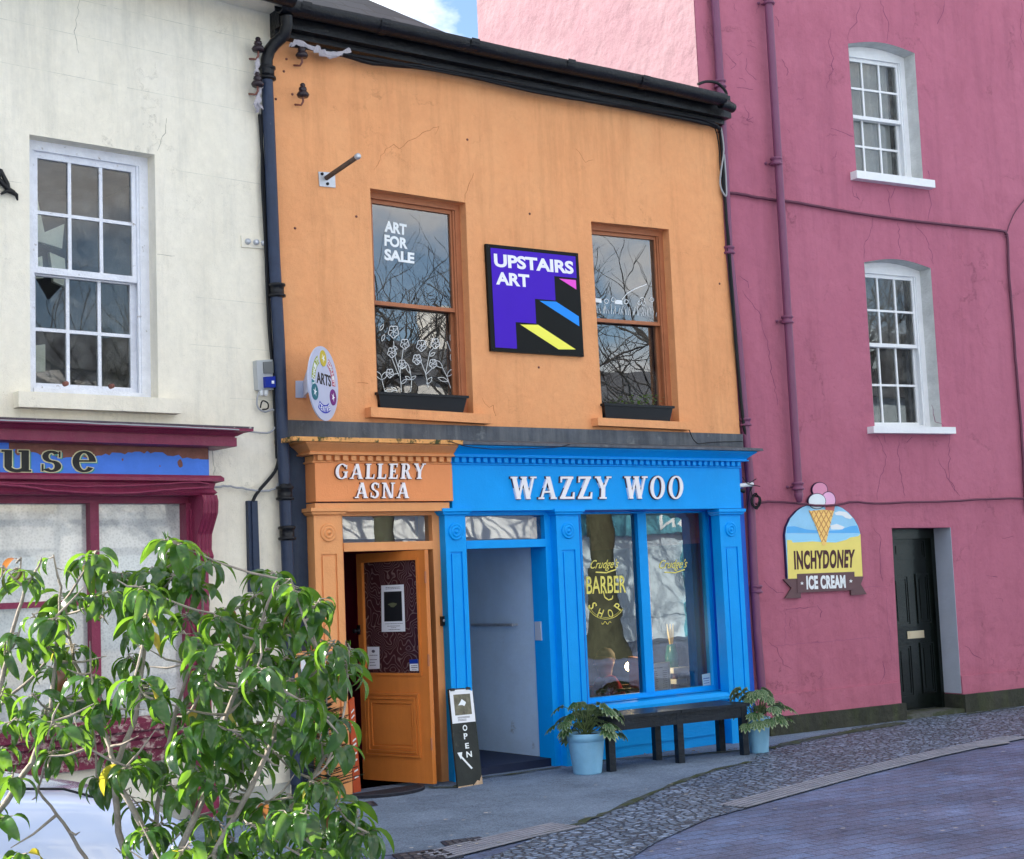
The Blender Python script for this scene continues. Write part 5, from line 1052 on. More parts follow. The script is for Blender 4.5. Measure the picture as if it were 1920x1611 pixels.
# ice cream sign
t = thing('ice_cream_sign', FP.W(1545, 1115), 'ice cream sign of a cone over a beach, cut to shape on the pink wall', 'sign')
qi = Q(FP, (1473, 975), (1617, 975), (1617, 1120), (1473, 1120), .03)
ZX = lambda x, y: FP.p(1460+x/6.711, 890+y/6.711, .03)
def shp(pts, d0, d1, m, name, par=None): mb = MB(); mb.ext(FP, [ZX(*p) for p in pts], d0, d1); return obj(name, mb, m, par or t)
arch_ = [(118, 1312), (100, 1000), (85, 760), (100, 660), (150, 550), (230, 460), (300, 410), (360, 388), (540, 380), (720, 388), (800, 420), (880, 480), (950, 560), (1000, 650), (1025, 740), (1040, 1000), (1055, 1280)]
shp([(x+(-12 if x < 560 else 6), y) for x, y in arch_], .004, .027, mat('navy_sign_edge', (.02, .015, .08), .5), 'backing')
shp(arch_, .027, .03, mat('sky_blue_print', srgb(150, 205, 238), .45, .1, 4), 'board')
seab = mat('sea_blue_print', srgb(90, 175, 235), .45, .05)
shp([(97, 735), (105, 655), (200, 650), (350, 690), (560, 710), (760, 700), (900, 650), (985, 640), (1018, 735)], .03, .031, seab, 'horizon_band')
shp([(97, 745), (560, 752), (1020, 738), (1024, 790), (700, 850), (400, 850), (110, 840)], .0302, .0313, mat('light_sea_print', srgb(150, 212, 245), .45), 'sea')
shp([(700, 480), (760, 460), (850, 470), (930, 540), (900, 560), (840, 545), (800, 515), (720, 510)], .03, .0316, MT['wvinyl'], 'cloud'); shp([(650, 640), (730, 620), (830, 660), (800, 690), (660, 690)], .031, .0317, MT['wvinyl'], 'cloud')
shp([(104, 822), (160, 825), (175, 855), (300, 850), (420, 840), (560, 850), (720, 855), (850, 820), (900, 790), (1000, 775), (1027, 745), (1040, 1000), (1055, 1280), (118, 1312)], .0305, .0325, mat('sand_yellow_print', srgb(236, 218, 118), .5, .05), 'sand')
rib = mat('brown_print', srgb(98, 72, 76), .5, .06)
for side_ in (((62, 1315), (230, 1300), (230, 1440), (280, 1470), (280, 1552), (80, 1558), (165, 1430)), ((945, 1285), (1070, 1285), (1035, 1380), (1110, 1505), (915, 1520), (910, 1450), (945, 1440))): shp(side_, .008, .03, rib, 'ribbon_tail')
rb = shp([(228, 1250), (948, 1222), (960, 1452), (232, 1488)], .03, .036, rib, 'ribbon')
qt = Q(FP, *[(1460+x/6.711, 890+y/6.711) for x, y in ((345, 1272), (835, 1262), (845, 1428), (352, 1448))], .036); mb = MB(); text_q(mb, 'ICE CREAM', qt, .036, .038, .05, 0, space=1.1)
for sx_ in ((288, 1368), (903, 1340)):
    mb.ext(FP, [ZX(sx_[0]+(24 if k % 2 == 0 else 10)*sin(k*pi/5), sx_[1]-(24 if k % 2 == 0 else 10)*cos(k*pi/5)) for k in range(10)], .036, .0378)
obj('lettering', mb, MT['wvinyl'], rb)
qt = Q(FP, *[(1460+x/6.711, 890+y/6.711) for x, y in ((188, 958), (960, 940), (948, 1172), (200, 1198))], .033); mb = MB(); text_q(mb, 'INCHYDONEY', qt, .0325, .0345, .045, 0, space=1.12); obj('lettering', mb, mat('dark_brown_print', srgb(72, 36, 40), .5), t)
def scoop(cx_, cy_, rx, ry, d, m, nm, back): 
    el = lambda k, e=0: (cx_+(rx+e)*cos(k*pi/14), cy_+(ry+e)*sin(k*pi/14))
    shp([el(k, 9) for k in range(28)], d-.0235, d-.003, back, 'outline'); shp([el(k) for k in range(28)], d-.003, d, m, nm)
bk = mat('dark_outline_print', (.03, .012, .05), .5)
scoop(522, 190, 92, 88, .028, mat('rose_print', srgb(214, 140, 170), .4, .06), 'pink_scoop', bk)
scoop(625, 325, 85, 105, .033, mat('light_pink_print', srgb(232, 176, 212), .4, .06), 'pale_pink_scoop', bk)
scoop(480, 335, 105, 92, .036, mat('vanilla_print', srgb(222, 232, 238), .4, .05), 'white_scoop', bk)
shp([(585, 395), (705, 385), (690, 455), (585, 445)], .036, .038, mat('strawberry_print', srgb(196, 104, 104), .5), 'strawberry_drip')
cn = shp([(378, 462), (540, 440), (695, 448), (640, 640), (588, 880), (568, 896), (545, 880), (470, 660)], .034, .0365, mat('wafer_yellow_print', srgb(244, 204, 120), .5, .1, 30), 'cone')
mb = MB(); 
def inside(x, y): return y < 890 and x > 378+(y-462)*.40 and x < 695-(y-448)*.262
for k in range(-6, 14):
    for s in (1, -1):
        seg = []
        for j in range(60):
            y = 450+j*7.5; x = (378+k*62+(j*7.5)*.52) if s > 0 else (378+k*62-(j*7.5)*.52+180)
            if inside(x, y): seg.append((x, y))
            else:
                if len(seg) > 1: a = seg[0]; b = seg[-1]; mb.ext(FP, [ZX(a[0]-6, a[1]), ZX(a[0]+6, a[1]), ZX(b[0]+6, b[1]), ZX(b[0]-6, b[1])], .0365, .0375+(.0002 if s > 0 else 0))
                seg = []
obj('wafer_lines', mb, mat('wafer_brown_print', srgb(200, 140, 84), .5), cn)

# =====================================================================  WINDOW BOXES
def windowbox(fr, x0, x1, y0, y1, d, label, plants):
    u0, zt = fr.p(x0, y0, d); u1, _ = fr.p(x1, y0, d); zb = sillz[label]
    t = thing('window_box', fr.w((u0+u1)/2, zb, d), label, 'window box')
    mb = MB(); h = .15; e = .035; D0, D1 = d-.15, d
    A = [fr.w(u0+e, zb, D0+.02), fr.w(u1-e, zb, D0+.02), fr.w(u1-e, zb, D1-.025), fr.w(u0+e, zb, D1-.025)]
    B = [fr.w(u0, zb+h, D0), fr.w(u1, zb+h, D0), fr.w(u1, zb+h, D1), fr.w(u0, zb+h, D1)]
    mb.ring(A, B); mb.box(fr, u0-.01, u1+.01, zb+h-.018, zb+h+.004, D0-.0, D1+.012); obj('trough', mb, mat('black_plastic', (.004, .006, .01), .4, .1), t)
    mb = MB(); mb.box(fr, u0+.02, u1-.02, zb+h-.01, zb+h+.008, D0+.02, D1-.02); obj('soil', mb, mat('potting_soil', (.03, .022, .015), .95, .4, 30, .8, 60), t)
    if plants:
        mb = MB(); R = random.Random(3)
        for i in range(90):
            c = fr.w(u0+(u1-u0)*R.uniform(.35, .85), zb+h+R.uniform(0, .11), R.uniform(D0, D1+.04)); a = R.uniform(0, 6.3); l = R.uniform(.02, .045)
            v = V3((cos(a), sin(a), R.uniform(-.6, .8)))*l; w = V3((-sin(a), cos(a), .2))*l*.35; mb.face([c, c+v*.5+w, c+v, c+v*.5-w])
        obj('trailing_leaves', mb, leafmat('ivy_green', (.02, .06, .02), (.05, .11, .04)), t)
s1 = FO.p(800, 770, .1)[1]; s2 = FO.p(1200, 787, .1)[1]
sillz = {'empty black window box on the sill beside the writing for sale': s1, 'black window box with trailing plant on the right orange house sill': s2}
ks = list(sillz)
windowbox(FO, 710, 876, 740, 770, .05, ks[0], False); windowbox(FO, 1133, 1262, 757, 785, .05, ks[1], True)

# =====================================================================  STREET LEVEL THINGS
# wall mounted poster case, partly behind the shrub
t = thing('poster_case', FO.W(590, 1297, .05), 'orange framed notice case with a purple poster left of the gallery door', 'notice case')
q = Q(FO, (553, 1223), (628, 1219), (630, 1291), (553, 1297), .14); mb = MB(); mb.ext(FO, q.poly(), 0, .11)
for a in ((0, 1, 0, .1), (0, 1, .9, 1), (0, .1, .1, .9), (.9, 1, .1, .9)): mb.qb(q, *a, .11, .14)
obj('case', mb, MT['opaint'], t); mb = MB(); mb.qb(q, .18, .85, .18, .86, .111, .114); po = obj('poster', mb, MT['paper'], t); mb = MB(); mb.qb(q, .22, .8, .2, .55, .114, .116); obj('purple_print', mb, mat('purple_poster', (.16, .02, .18), .5), t)
mb = MB(); q2_ = Q(FO, (828, 1156), (836, 1155), (837, 1173), (829, 1174), .06); mb.ext(FO, q2_.poly(), .03, .06); t = obj('doorbell', mb, MT['black'], label='small black doorbell on the orange post beside the gallery door', cat='doorbell'); mb = MB(); u, z = q2_.pt(.5, .55); mb.lathe(FO.w(u, z, .06), [(.012, 0), (.01, .006), (0, .007)], 10, FO.n); obj('button', mb, MT['steel'], t)
# leaning boards
def leaner(name, pxq, base_z, label, cat, th, m, top_d):
    "board leaning on the front of the shop: foot on the ground, head against the wall"
    A = gnd(pxq[3][0], pxq[3][1], base_z); B = gnd(pxq[2][0], pxq[2][1], base_z)
    dv = (B-A); dv.z = 0; dvn = dv.normalized(); 
    nrm = V3((dvn.y, -dvn.x, 0))   # towards the street
    # plane through A,B whose top meets depth top_d in front of the wall
    ry = ray(*pxq[0]); Y = 11-top_d; k = Y/ry.y; C = V3((ry.x*k, Y, H0+ry.z*k)); ry = ray(*pxq[1]); pn = (B-A).cross(C-A).normalized(); k = (A-V3((0, 0, H0))).dot(pn)/ry.dot(pn); D = V3((0, 0, H0))+ry*k
    if pn.y > 0: pn = -pn
    pt = lambda a, b, h=0: (A*(1-a)+B*a)*(1-b)+(C*(1-a)+D*a)*b + pn*h
    t = thing(name, (A+B)/2, label, cat)
    mb = MB(); mb.ring([pt(0, 0, -th), pt(1, 0, -th), pt(1, 1, -th), pt(0, 1, -th)], [pt(0, 0), pt(1, 0), pt(1, 1), pt(0, 1)]); obj('board', mb, m, t); return t, pt
def lbox(mb, pt, poly, h0, h1): mb.ring([pt(a, b, h0) for a, b in poly], [pt(a, b, h1) for a, b in poly])
R4 = lambda a0, a1, b0, b1: [(a0, b0), (a1, b0), (a1, b1), (a0, b1)]
t, pt = leaner('open_board', ((841, 1292), (886, 1289), (905, 1470), (859, 1478)), 0.0, 'narrow black board lettered open leaning on the blue pilaster', 'sign board', .02, mat('chalkboard_paint', (.025, .03, .028), .75, .3, 6, .3, 40, c2=(.07, .07, .06), t2=.65, s2=10), .14)
mb = MB(); lbox(mb, pt, R4(.02, .97, .64, .985), .001, .003); po = obj('poster', mb, MT['paper'], t)
mb = MB(); lbox(mb, pt, R4(.16, .85, .72, .935), .003, .0045); obj('picture', mb, mat('sepia_picture', (.14, .13, .09), .6, .6, 12), po)
mb = MB(); lbox(mb, pt, [(.5+.14*cos(k*.9)*(1+.5*sin(k*2)), .84+.03*sin(k*.9)*(1+.5*cos(k*3))) for k in range(7)], .0045, .0055); obj('pale_figure', mb, MT['wvinyl'], po)
mb = MB(); R_ = random.Random(2)
for b in (.70, .69, .675, .663): lbox(mb, pt, R4(.25, .75 if b > .68 else .6, b-.003, b+.002), .003, .0038)
obj('print', mb, MT['ink'], po)
mb = MB(); lbox(mb, pt, R4(.05, .22, .975, 1.0), .003, .012); lbox(mb, pt, R4(.7, .88, .978, 1.003), .003, .012); obj('bulldog_clip', mb, MT['black'], t)
mb = MB()
for ch, (a0, a1, b0, b1) in (('O', (.42, .6, .555, .615)), ('P', (.43, .58, .47, .53)), ('E', (.45, .6, .375, .43)), ('N', (.46, .68, .285, .345))):
    put_text(mb, ch, lambda A, B, h, a0=a0, a1=a1, b0=b0, b1=b1: pt(a0+(a1-a0)*A, b0+(b1-b0)*B, .0005+.0015*h), .02)
lbox(mb, pt, [(.60, .165), (.66, .172), (.24, .315), (.18, .308)], .0005, .002); lbox(mb, pt, [(.10, .345), (.22, .275), (.26, .30), (.30, .345)], .0005, .0022)
obj('painted_lettering', mb, MT['wvinyl'], t)
mb = MB(); lbox(mb, pt, [(.62, 0), (1, 0), (1, .09), (.93, .06), (.9, .035), (.8, .045), (.7, .02)], .0005, .0018); lbox(mb, pt, R4(0, .6, 0, .012), .0005, .0016); obj('chipped_edge', mb, mat('chipped_wood', (.42, .30, .20), .8, .3, 20), t)
t, pt = leaner('red_board', ((655, 1316), (664, 1307), (677, 1484), (663, 1487)), 0.0, 'narrow red orange board with white marks leaning at the left of the gallery doorway', 'sign board', .02, mat('red_orange_board', srgb(190, 84, 50), .5, .1, 5), .05)
mb = MB(); R_ = random.Random(5)
for b in (.86, .80, .73, .55, .50, .40, .33, .22, .15): lbox(mb, pt, [(.2, b), (.8, b+.01), (.75, b+.03), (.25, b+.018)], .001, .002)
obj('painted_marks', mb, MT['wvinyl'], t)
# doormat
mb = MB(); cm_ = gnd(738, 1489, 0); pts = []
a = gnd(664, 1500); b_ = gnd(805, 1478); mid = (a+b_)/2; dx_ = (b_-a); nx_ = V3((dx_.y, -dx_.x, 0)).normalized()
for k in range(21): f = pi*k/20; pts.append(mid-dx_*.5*cos(f)+nx_*.30*sin(f))
pts = [p+V3((0, .16, 0)) for p in pts]
mb.ring([V3((p.x, p.y, .0)) for p in pts], [V3((p.x, p.y, .022)) for p in pts]); t = obj('doormat', mb, mat('dark_rubber_mat', (.018, .02, .03), .8, .3, 14, .8, 80), label='dark half round rubber mat outside the gallery door', cat='doormat')
mb = MB(); lo_ = [mid+(p-mid)*.96 for p in pts]; rows = [[V3((p.x, p.y, .0225)) for p in pts], [V3((p.x, p.y, .030)) for p in lo_], [V3((p.x, p.y, .0225)) for p in [mid+(p-mid)*.9 for p in pts]]]; mb.grid(rows); obj('raised_rim', mb, mat('rubber_rim', (.03, .033, .045), .6), t)
# bench
bl1 = gnd(1150, 1447); bm1 = gnd(1279, 1431); br1 = gnd(1400, 1416); bang = atan2(br1.y-bl1.y, br1.x-bl1.x)
FB = Frame(bl1.x, bl1.y, bang); LB = (br1-bl1).length; um = (bm1-bl1).dot(FB.t)
zs_ = FB.p(1150, 1343)[1]; bw_ = mat('blue_black_bench_wood', (.010, .015, .024), .35, .35, 8, .35, 30, c2=(.035, .045, .055), t2=.66, s2=10)
dpt = min(.40, (11-.14)-max(bl1.y, br1.y)-.02); print('bench', LB, zs_, dpt, um)
t = thing('bench', FB.w(LB/2, 0, -.2), 'long dark blue black wooden bench below the barber window', 'bench')
mb = MB(); hs_ = LB/2
for u0, u1 in ((-.06, um-.003), (um+.003, LB+.05)): mb.box(FB, u0, u1, zs_-.028, zs_, -dpt-.02, .03)
obj('seat', mb, bw_, t)
mb = MB(); mb.box(FB, .035, LB-.035, zs_-.13, zs_-.029, -.03, 0); mb.box(FB, .035, LB-.035, zs_-.12, zs_-.029, -dpt, -dpt+.03); obj('apron', mb, bw_, t)
for u in (0, um, LB):
    for d in (0.002, -dpt+.055):
        mb = MB(); mb.box(FB, u-.033, u+.033, 0, zs_-.029, d-.06, d); obj('leg', mb, bw_, t)
# planters with variegated palmate leaves
potm = mat('pale_blue_pot', (.20, .44, .66), .45, .1, 5, .2, 30, streak=.35, sc=(.32, .50, .64))
green = leafmat('fatsia_green', (.015, .065, .02), (.035, .11, .03), .2, .35); edge = leafmat('cream_leaf_edge', (.20, .30, .13), (.36, .44, .24), .25, .4, (.5, .6, .3))
def leaf_shape(mb, base, direc, up_, L_, Wd_, curl=.35, fold=.25, n=6, prof=None):
    d = direc.normalized(); s_ = d.cross(up_).normalized(); u_ = s_.cross(d); rows = []
    p = V3(base); st = L_/n
    for i in range(n+1):
        f = i/n; w = Wd_*(prof(f) if prof else sin(pi*min(1, (f*.96+.03))**.85)**.9)/2 if f < 1 else .0005
        rows.append([p+s_*w+u_*w*fold*2, p+s_*w*.5+u_*w*fold*.8, p, p-s_*w*.5+u_*w*fold*.8, p-s_*w+u_*w*fold*2])
        if i < n: p = p+d*st; d = (d*cos(curl/n)-u_*sin(curl/n)).normalized(); u_ = s_.cross(d)
    mb.grid(rows)
def potted(px, base, rimw, label, seed, top):
    R = random.Random(seed); c = gnd(*base); sc = c.dot(_F)/FPX; r1 = rimw*sc/2; r0 = r1*.72; h = top*sc
    t = thing('potted_plant', c, label, 'potted plant', 'pale blue pots of variegated plants')
    mb = MB(); mb.lathe(c, [(0, .0), (r0, 0), (r0*1.02, .01), (r1*.93, h*.80), (r1*.93, h*.805), (r1*.985, h*.815), (r1, h), (r1*.93, h), (r1*.86, h*.9)], 32); mb.lathe(c, [(r1*.9, h*.93), (0, h*.93)], 24); obj('pot', mb, potm, t)
    mb = MB(); mb.lathe(c, [(r1*.9, h*.94), (r1*.5, h*.965), (0, h*.955)], 20); obj('soil', mb, mat('soil_dark', (.03, .022, .015), .95, .4, 30, .8, 60), t)
    mg, me, ms = MB(), MB(), MB()
    for i in range(34):
        az = R.uniform(0, 2*pi); el = R.uniform(-.15, 1.25); rad = R.uniform(.16, .34); s0 = c+V3((R.uniform(-.04, .04), R.uniform(-.04, .04), h*.95))
        tip = c+V3((cos(az)*cos(el)*rad, sin(az)*cos(el)*rad, h+ .02+max(-.10, sin(el)*.26)+R.uniform(-.04, .04)))
        midp = (s0+tip)/2+V3((0, 0, .08)); ms.tube([s0, midp, tip], [.004, .0035, .003], 5)
        outw = V3((cos(az), sin(az), -.45-R.random()*.5)).normalized(); upv = V3((0, 0, 1)); sd_ = outw.cross(upv).normalized(); nrm = sd_.cross(outw)
        nl = 7; S_ = R.uniform(.10, .155)
        for k in range(nl):
            a = (k-(nl-1)/2)*.42; dv = (outw*cos(a)+sd_*sin(a)); ll = S_*(1-.09*abs(k-3))
            leaf_shape(mg, tip+nrm*.0015, dv, nrm, ll*.93, ll*.30, .5, .12, 5); leaf_shape(me, tip, dv, nrm, ll, ll*.37, .5, .12, 5)
    obj('leaves', mg, green, t); obj('leaf_edges', me, edge, t); obj('stems', ms, mat('stem_green', (.08, .12, .04), .6), t)
potted(0, (1102, 1450), 72, 'pale blue pot with variegated plant left of the bench', 4, 74)
potted(0, (1424, 1411), 47*1.0, 'pale blue pot with variegated plant right of the bench by the magenta wall', 9, 65)
# manhole covers
def cover(pts, label, z=.009):
    P = [gnd(x, y, 0) for x, y in pts]; c = sum(P, V3())/4
    mb = MB(); mb.ring([V3((p.x, p.y, -.01)) for p in P], [V3((p.x, p.y, z)) for p in P]); t = obj('manhole_cover', mb, mat('iron_cover', (.03, .035, .05), .5, .3, 20, .6, 90, metal=.3), label=label, cat='manhole cover')
    lerp = lambda a, b: P[0]*(1-a)*(1-b)+P[1]*a*(1-b)+P[2]*a*b+P[3]*(1-a)*b
    mb = MB()
    for i in range(5):
        for j in range(3):
            a, b = .1+i*.17, .14+j*.26; q4 = [lerp(a, b), lerp(a+.11, b), lerp(a+.11, b+.18), lerp(a, b+.18)]; mb.ring([V3((p.x, p.y, z)) for p in q4], [V3((p.x, p.y, z+.004)) for p in q4])
    obj('raised_pattern', mb, mat('iron_studs', (.07, .07, .08), .5), t)
cover([(826, 1580), (898, 1571), (915, 1578), (838, 1590)], 'small rectangular metal cover in the pavement near the photo bottom')
cover([(735, 1604), (835, 1592), (870, 1608), (760, 1625)], 'larger iron cover cut by the bottom edge beside the setts')
cover([(640, 1510), (700, 1504), (708, 1511), (640, 1520)], 'small iron cover in the pavement in front of the gallery mat')
# =====================================================================  GROUND
def ground(name, pts, z, m, px=True, kind='structure'):
    P = [gnd(x, y, 0) if px else V3((x, y, 0)) for x, y in pts]; mb = MB()
    for tri in tessellate_polygon([[V3((p.x, p.y, 0)) for p in P]]): mb.face([V3((P[i].x, P[i].y, z)) for i in tri])
    return obj(name, mb, m, base=(0, 0, 0), kind=kind)
asph = mat('pavement_asphalt', (.19, .255, .35), .88, .12, 1.2, .9, 160, c2=(.16, .215, .30), t2=.55, s2=1.5)
def speckle(m):
    nt = m.node_tree; b = nt.nodes['Principled BSDF']; L = nt.links.new; src = b.inputs['Base Color'].links[0].from_socket; tcn = N(nt, 'ShaderNodeTexCoord')
    v = N(nt, 'ShaderNodeTexVoronoi', Scale=110); L(tcn.outputs['Object'], v.inputs['Vector']); sp = N(nt, 'ShaderNodeSeparateColor'); L(v.outputs['Color'], sp.inputs[0])
    mr = N(nt, 'ShaderNodeMapRange'); mr.inputs[3].default_value = .72; mr.inputs[4].default_value = 1.3; L(sp.outputs[0], mr.inputs[0])
    n = N(nt, 'ShaderNodeTexNoise', Scale=.8, Detail=9, Roughness=.75); L(tcn.outputs['Object'], n.inputs['Vector']); m2 = N(nt, 'ShaderNodeMapRange'); m2.inputs[1].default_value = .38; m2.inputs[2].default_value = .62; m2.inputs[3].default_value = .74; m2.inputs[4].default_value = 1.08; L(n.outputs[0], m2.inputs[0])
    mu = N(nt, 'ShaderNodeMath', operation='MULTIPLY'); L(mr.outputs[0], mu.inputs[0]); L(m2.outputs[0], mu.inputs[1])
    hs = N(nt, 'ShaderNodeHueSaturation'); L(src, hs.inputs['Color']); L(mu.outputs[0], hs.inputs['Value']); L(hs.outputs[0], b.inputs['Base Color'])
speckle(asph)
def paving(name, c1, c2, cm, bw, rh, ms, rot=0.0, bump=.6, noise=.0, rough=.6, var=.3):
    m, nt, b = newmat(name); L = nt.links.new; tcn = N(nt, 'ShaderNodeTexCoord'); mp = N(nt, 'ShaderNodeMapping'); mp.inputs['Rotation'].default_value = (0, 0, rot); L(tcn.outputs['Object'], mp.inputs[0])
    v = mp.outputs[0]
    if noise:
        nn = N(nt, 'ShaderNodeTexNoise', Scale=2.5, Detail=3); L(mp.outputs[0], nn.inputs['Vector']); va = N(nt, 'ShaderNodeVectorMath', operation='MULTIPLY_ADD'); va.inputs[1].default_value = (noise,)*3; L(nn.outputs['Color'], va.inputs[0]); L(mp.outputs[0], va.inputs[2]); v = va.outputs[0]
    br = N(nt, 'ShaderNodeTexBrick', Scale=1.0); br.inputs['Brick Width'].default_value = bw; br.inputs['Row Height'].default_value = rh; br.inputs['Mortar Size'].default_value = ms; br.inputs['Mortar Smooth'].default_value = .4; br.inputs['Bias'].default_value = 0
    br.inputs['Color1'].default_value = tuple(c1)+(1,); br.inputs['Color2'].default_value = tuple(c2)+(1,); br.inputs['Mortar'].default_value = tuple(cm)+(1,); L(v, br.inputs['Vector'])
    n2 = N(nt, 'ShaderNodeTexNoise', Scale=1.1, Detail=8, Roughness=.7); L(tcn.outputs['Object'], n2.inputs['Vector']); mr = N(nt, 'ShaderNodeMapRange'); mr.inputs[1].default_value = .3; mr.inputs[2].default_value = .7; mr.inputs[3].default_value = 1-var; mr.inputs[4].default_value = 1+var; L(n2.outputs[0], mr.inputs[0])
    hs = N(nt, 'ShaderNodeHueSaturation'); L(br.outputs[0], hs.inputs['Color']); L(mr.outputs[0], hs.inputs['Value']); L(hs.outputs[0], b.inputs['Base Color']); b.inputs['Roughness'].default_value = rough
    n3 = N(nt, 'ShaderNodeTexNoise', Scale=45, Detail=4); L(tcn.outputs['Object'], n3.inputs['Vector']); ma = N(nt, 'ShaderNodeMath', operation='MULTIPLY_ADD'); ma.inputs[1].default_value = -1.6; L(br.outputs['Fac'], ma.inputs[0]); L(n3.outputs[0], ma.inputs[2])
    bp = N(nt, 'ShaderNodeBump', Strength=bump, Distance=.012); L(ma.outputs[0], bp.inputs['Height']); L(bp.outputs[0], b.inputs['Normal'])
    return m
roadm = paving('street_brick_paving', (.11, .16, .29), (.105, .125, .21), (.045, .055, .085), .24, .12, .006, .08, .5, .03, .55, .45)
m, nt, b = newmat('granite_setts'); L = nt.links.new; tcn = N(nt, 'ShaderNodeTexCoord'); mp = N(nt, 'ShaderNodeMapping'); mp.inputs['Rotation'].default_value = (0, 0, .25); mp.inputs['Scale'].default_value = (1.0, 1.5, 1); L(tcn.outputs['Object'], mp.inputs[0])
vo = N(nt, 'ShaderNodeTexVoronoi', Scale=13.0, feature='F1'); vo.inputs['Randomness'].default_value = .7; L(mp.outputs[0], vo.inputs['Vector']); ve = N(nt, 'ShaderNodeTexVoronoi', Scale=13.0, feature='DISTANCE_TO_EDGE'); ve.inputs['Randomness'].default_value = .7; L(mp.outputs[0], ve.inputs['Vector'])
r1 = N(nt, 'ShaderNodeMapRange'); r1.inputs[1].default_value = .02; r1.inputs[2].default_value = .16; L(ve.outputs['Distance'], r1.inputs[0])
sp = N(nt, 'ShaderNodeSeparateColor'); L(vo.outputs['Color'], sp.inputs[0]); rc = N(nt, 'ShaderNodeValToRGB'); rc.color_ramp.elements[0].color = (.12, .16, .23, 1); rc.color_ramp.elements[1].color = (.29, .38, .54, 1); L(sp.outputs[0], rc.inputs[0])
mxx = N(nt, 'ShaderNodeMixRGB'); mxx.inputs[1].default_value = (.055, .065, .085, 1); L(r1.outputs[0], mxx.inputs[0]); L(rc.outputs[0], mxx.inputs[2]); L(mxx.outputs[0], b.inputs['Base Color']); b.inputs['Roughness'].default_value = .5
n3 = N(nt, 'ShaderNodeTexNoise', Scale=40, Detail=4); L(tcn.outputs['Object'], n3.inputs['Vector']); ma = N(nt, 'ShaderNodeMath', operation='MULTIPLY_ADD'); ma.inputs[1].default_value = 2.2; L(r1.outputs[0], ma.inputs[0]); L(n3.outputs[0], ma.inputs[2]); bp = N(nt, 'ShaderNodeBump', Strength=.9, Distance=.02); L(ma.outputs[0], bp.inputs['Height']); L(bp.outputs[0], b.inputs['Normal']); setts = m
speckle(roadm); speckle(setts)
ground('ground', [(-150, -150), (200, -150), (200, 200), (-150, 200)], -.30, mat('far_ground', (.10, .10, .10), .9, .2, .3), px=False)
ground('road', [(-40, -25), (60, -25), (60, 13), (-40, 13)], -.004, roadm, px=False)
ground('bounce_pavement', [(-40, -25), (60, -25), (60, -4.6), (-40, -4.6)], -.006, mat('pale_bounce_paving', (.26, .25, .23), .8, .1, 1), px=False)  # unseen pale paving, added to bounce sunlight onto the lower shopfronts
edge_px = [(500, 1625), (560, 1608), (700, 1605), (880, 1595), (1000, 1570), (1085, 1545), (1150, 1520), (1260, 1472), (1340, 1445), (1404, 1430), (1494, 1412), (1600, 1397), (1700, 1386), (1820, 1372), (1930, 1356)]
E_ = [gnd(*p) for p in edge_px]
pav = [(p.x, p.y) for p in E_]
ground('pavement', [(-40, 7.4), (2.0, 7.6)]+pav+[(60, 11.5), (60, 16), (-40, 16)], .0, asph, px=False)
set_px = [(860, 1625), (940, 1600), (1026, 1561), (1109, 1540), (1150, 1521), (1260, 1472), (1340, 1445), (1404, 1430), (1494, 1413), (1600, 1396), (1700, 1386), (1790, 1372), (1930, 1352), (1930, 1384), (1860, 1398), (1760, 1420), (1631, 1452), (1500, 1488), (1411, 1513), (1330, 1535), (1230, 1580), (1160, 1625)]
set_px = [(860, 1625), (940, 1600), (1026, 1561), (1109, 1540), (1150, 1521), (1260, 1472), (1340, 1445), (1404, 1428), (1436, 1400), (1560, 1374), (1700, 1345), (1810, 1334), (1940, 1314)] + set_px[13:]
ground('setts', set_px, .004, setts)
# slotted drain: dark channel with pale ribs running along it
def strip(px, width, nribs, name):
    P = [gnd(*p) for p in px]; mb = MB(); ch = MB()
    def off(i, o):
        a = P[max(i-1, 0)]; b = P[min(i+1, len(P)-1)]; d = (b-a).normalized(); return P[i]+V3((d.y, -d.x, 0))*o
    for i in range(len(P)-1):
        ch.face([V3((*off(i, -.002).xy, .0075)), V3((*off(i+1, -.002).xy, .0075)), V3((*off(i+1, width-.01).xy, .0075)), V3((*off(i, width-.01).xy, .0075))])
        for k in range(nribs):
            o = width*k/nribs; w = width/nribs*.55; mb.ring([V3((*off(i, o).xy, .007)), V3((*off(i+1, o).xy, .007)), V3((*off(i+1, o+w).xy, .007)), V3((*off(i, o+w).xy, .007))], [V3((*off(i, o).xy, .013)), V3((*off(i+1, o).xy, .013)), V3((*off(i+1, o+w).xy, .013)), V3((*off(i, o+w).xy, .013))])
    obj(name, ch, mat('drain_dark_base', (.07, .08, .11), .9, .2, 9), kind='structure', base=(0, 0, 0)); obj(name, mb, mat('drain_stone', (.24, .25, .30), .8, .2, 6, .4, 60), kind='structure', base=(0, 0, 0))
strip([(1930, 1384), (1860, 1398), (1760, 1420), (1631, 1452), (1500, 1488), (1400, 1516)], .26, 5, 'drain_channel')
strip([(1090, 1552), (1000, 1572), (920, 1592), (840, 1612)], .30, 6, 'drain_channel')
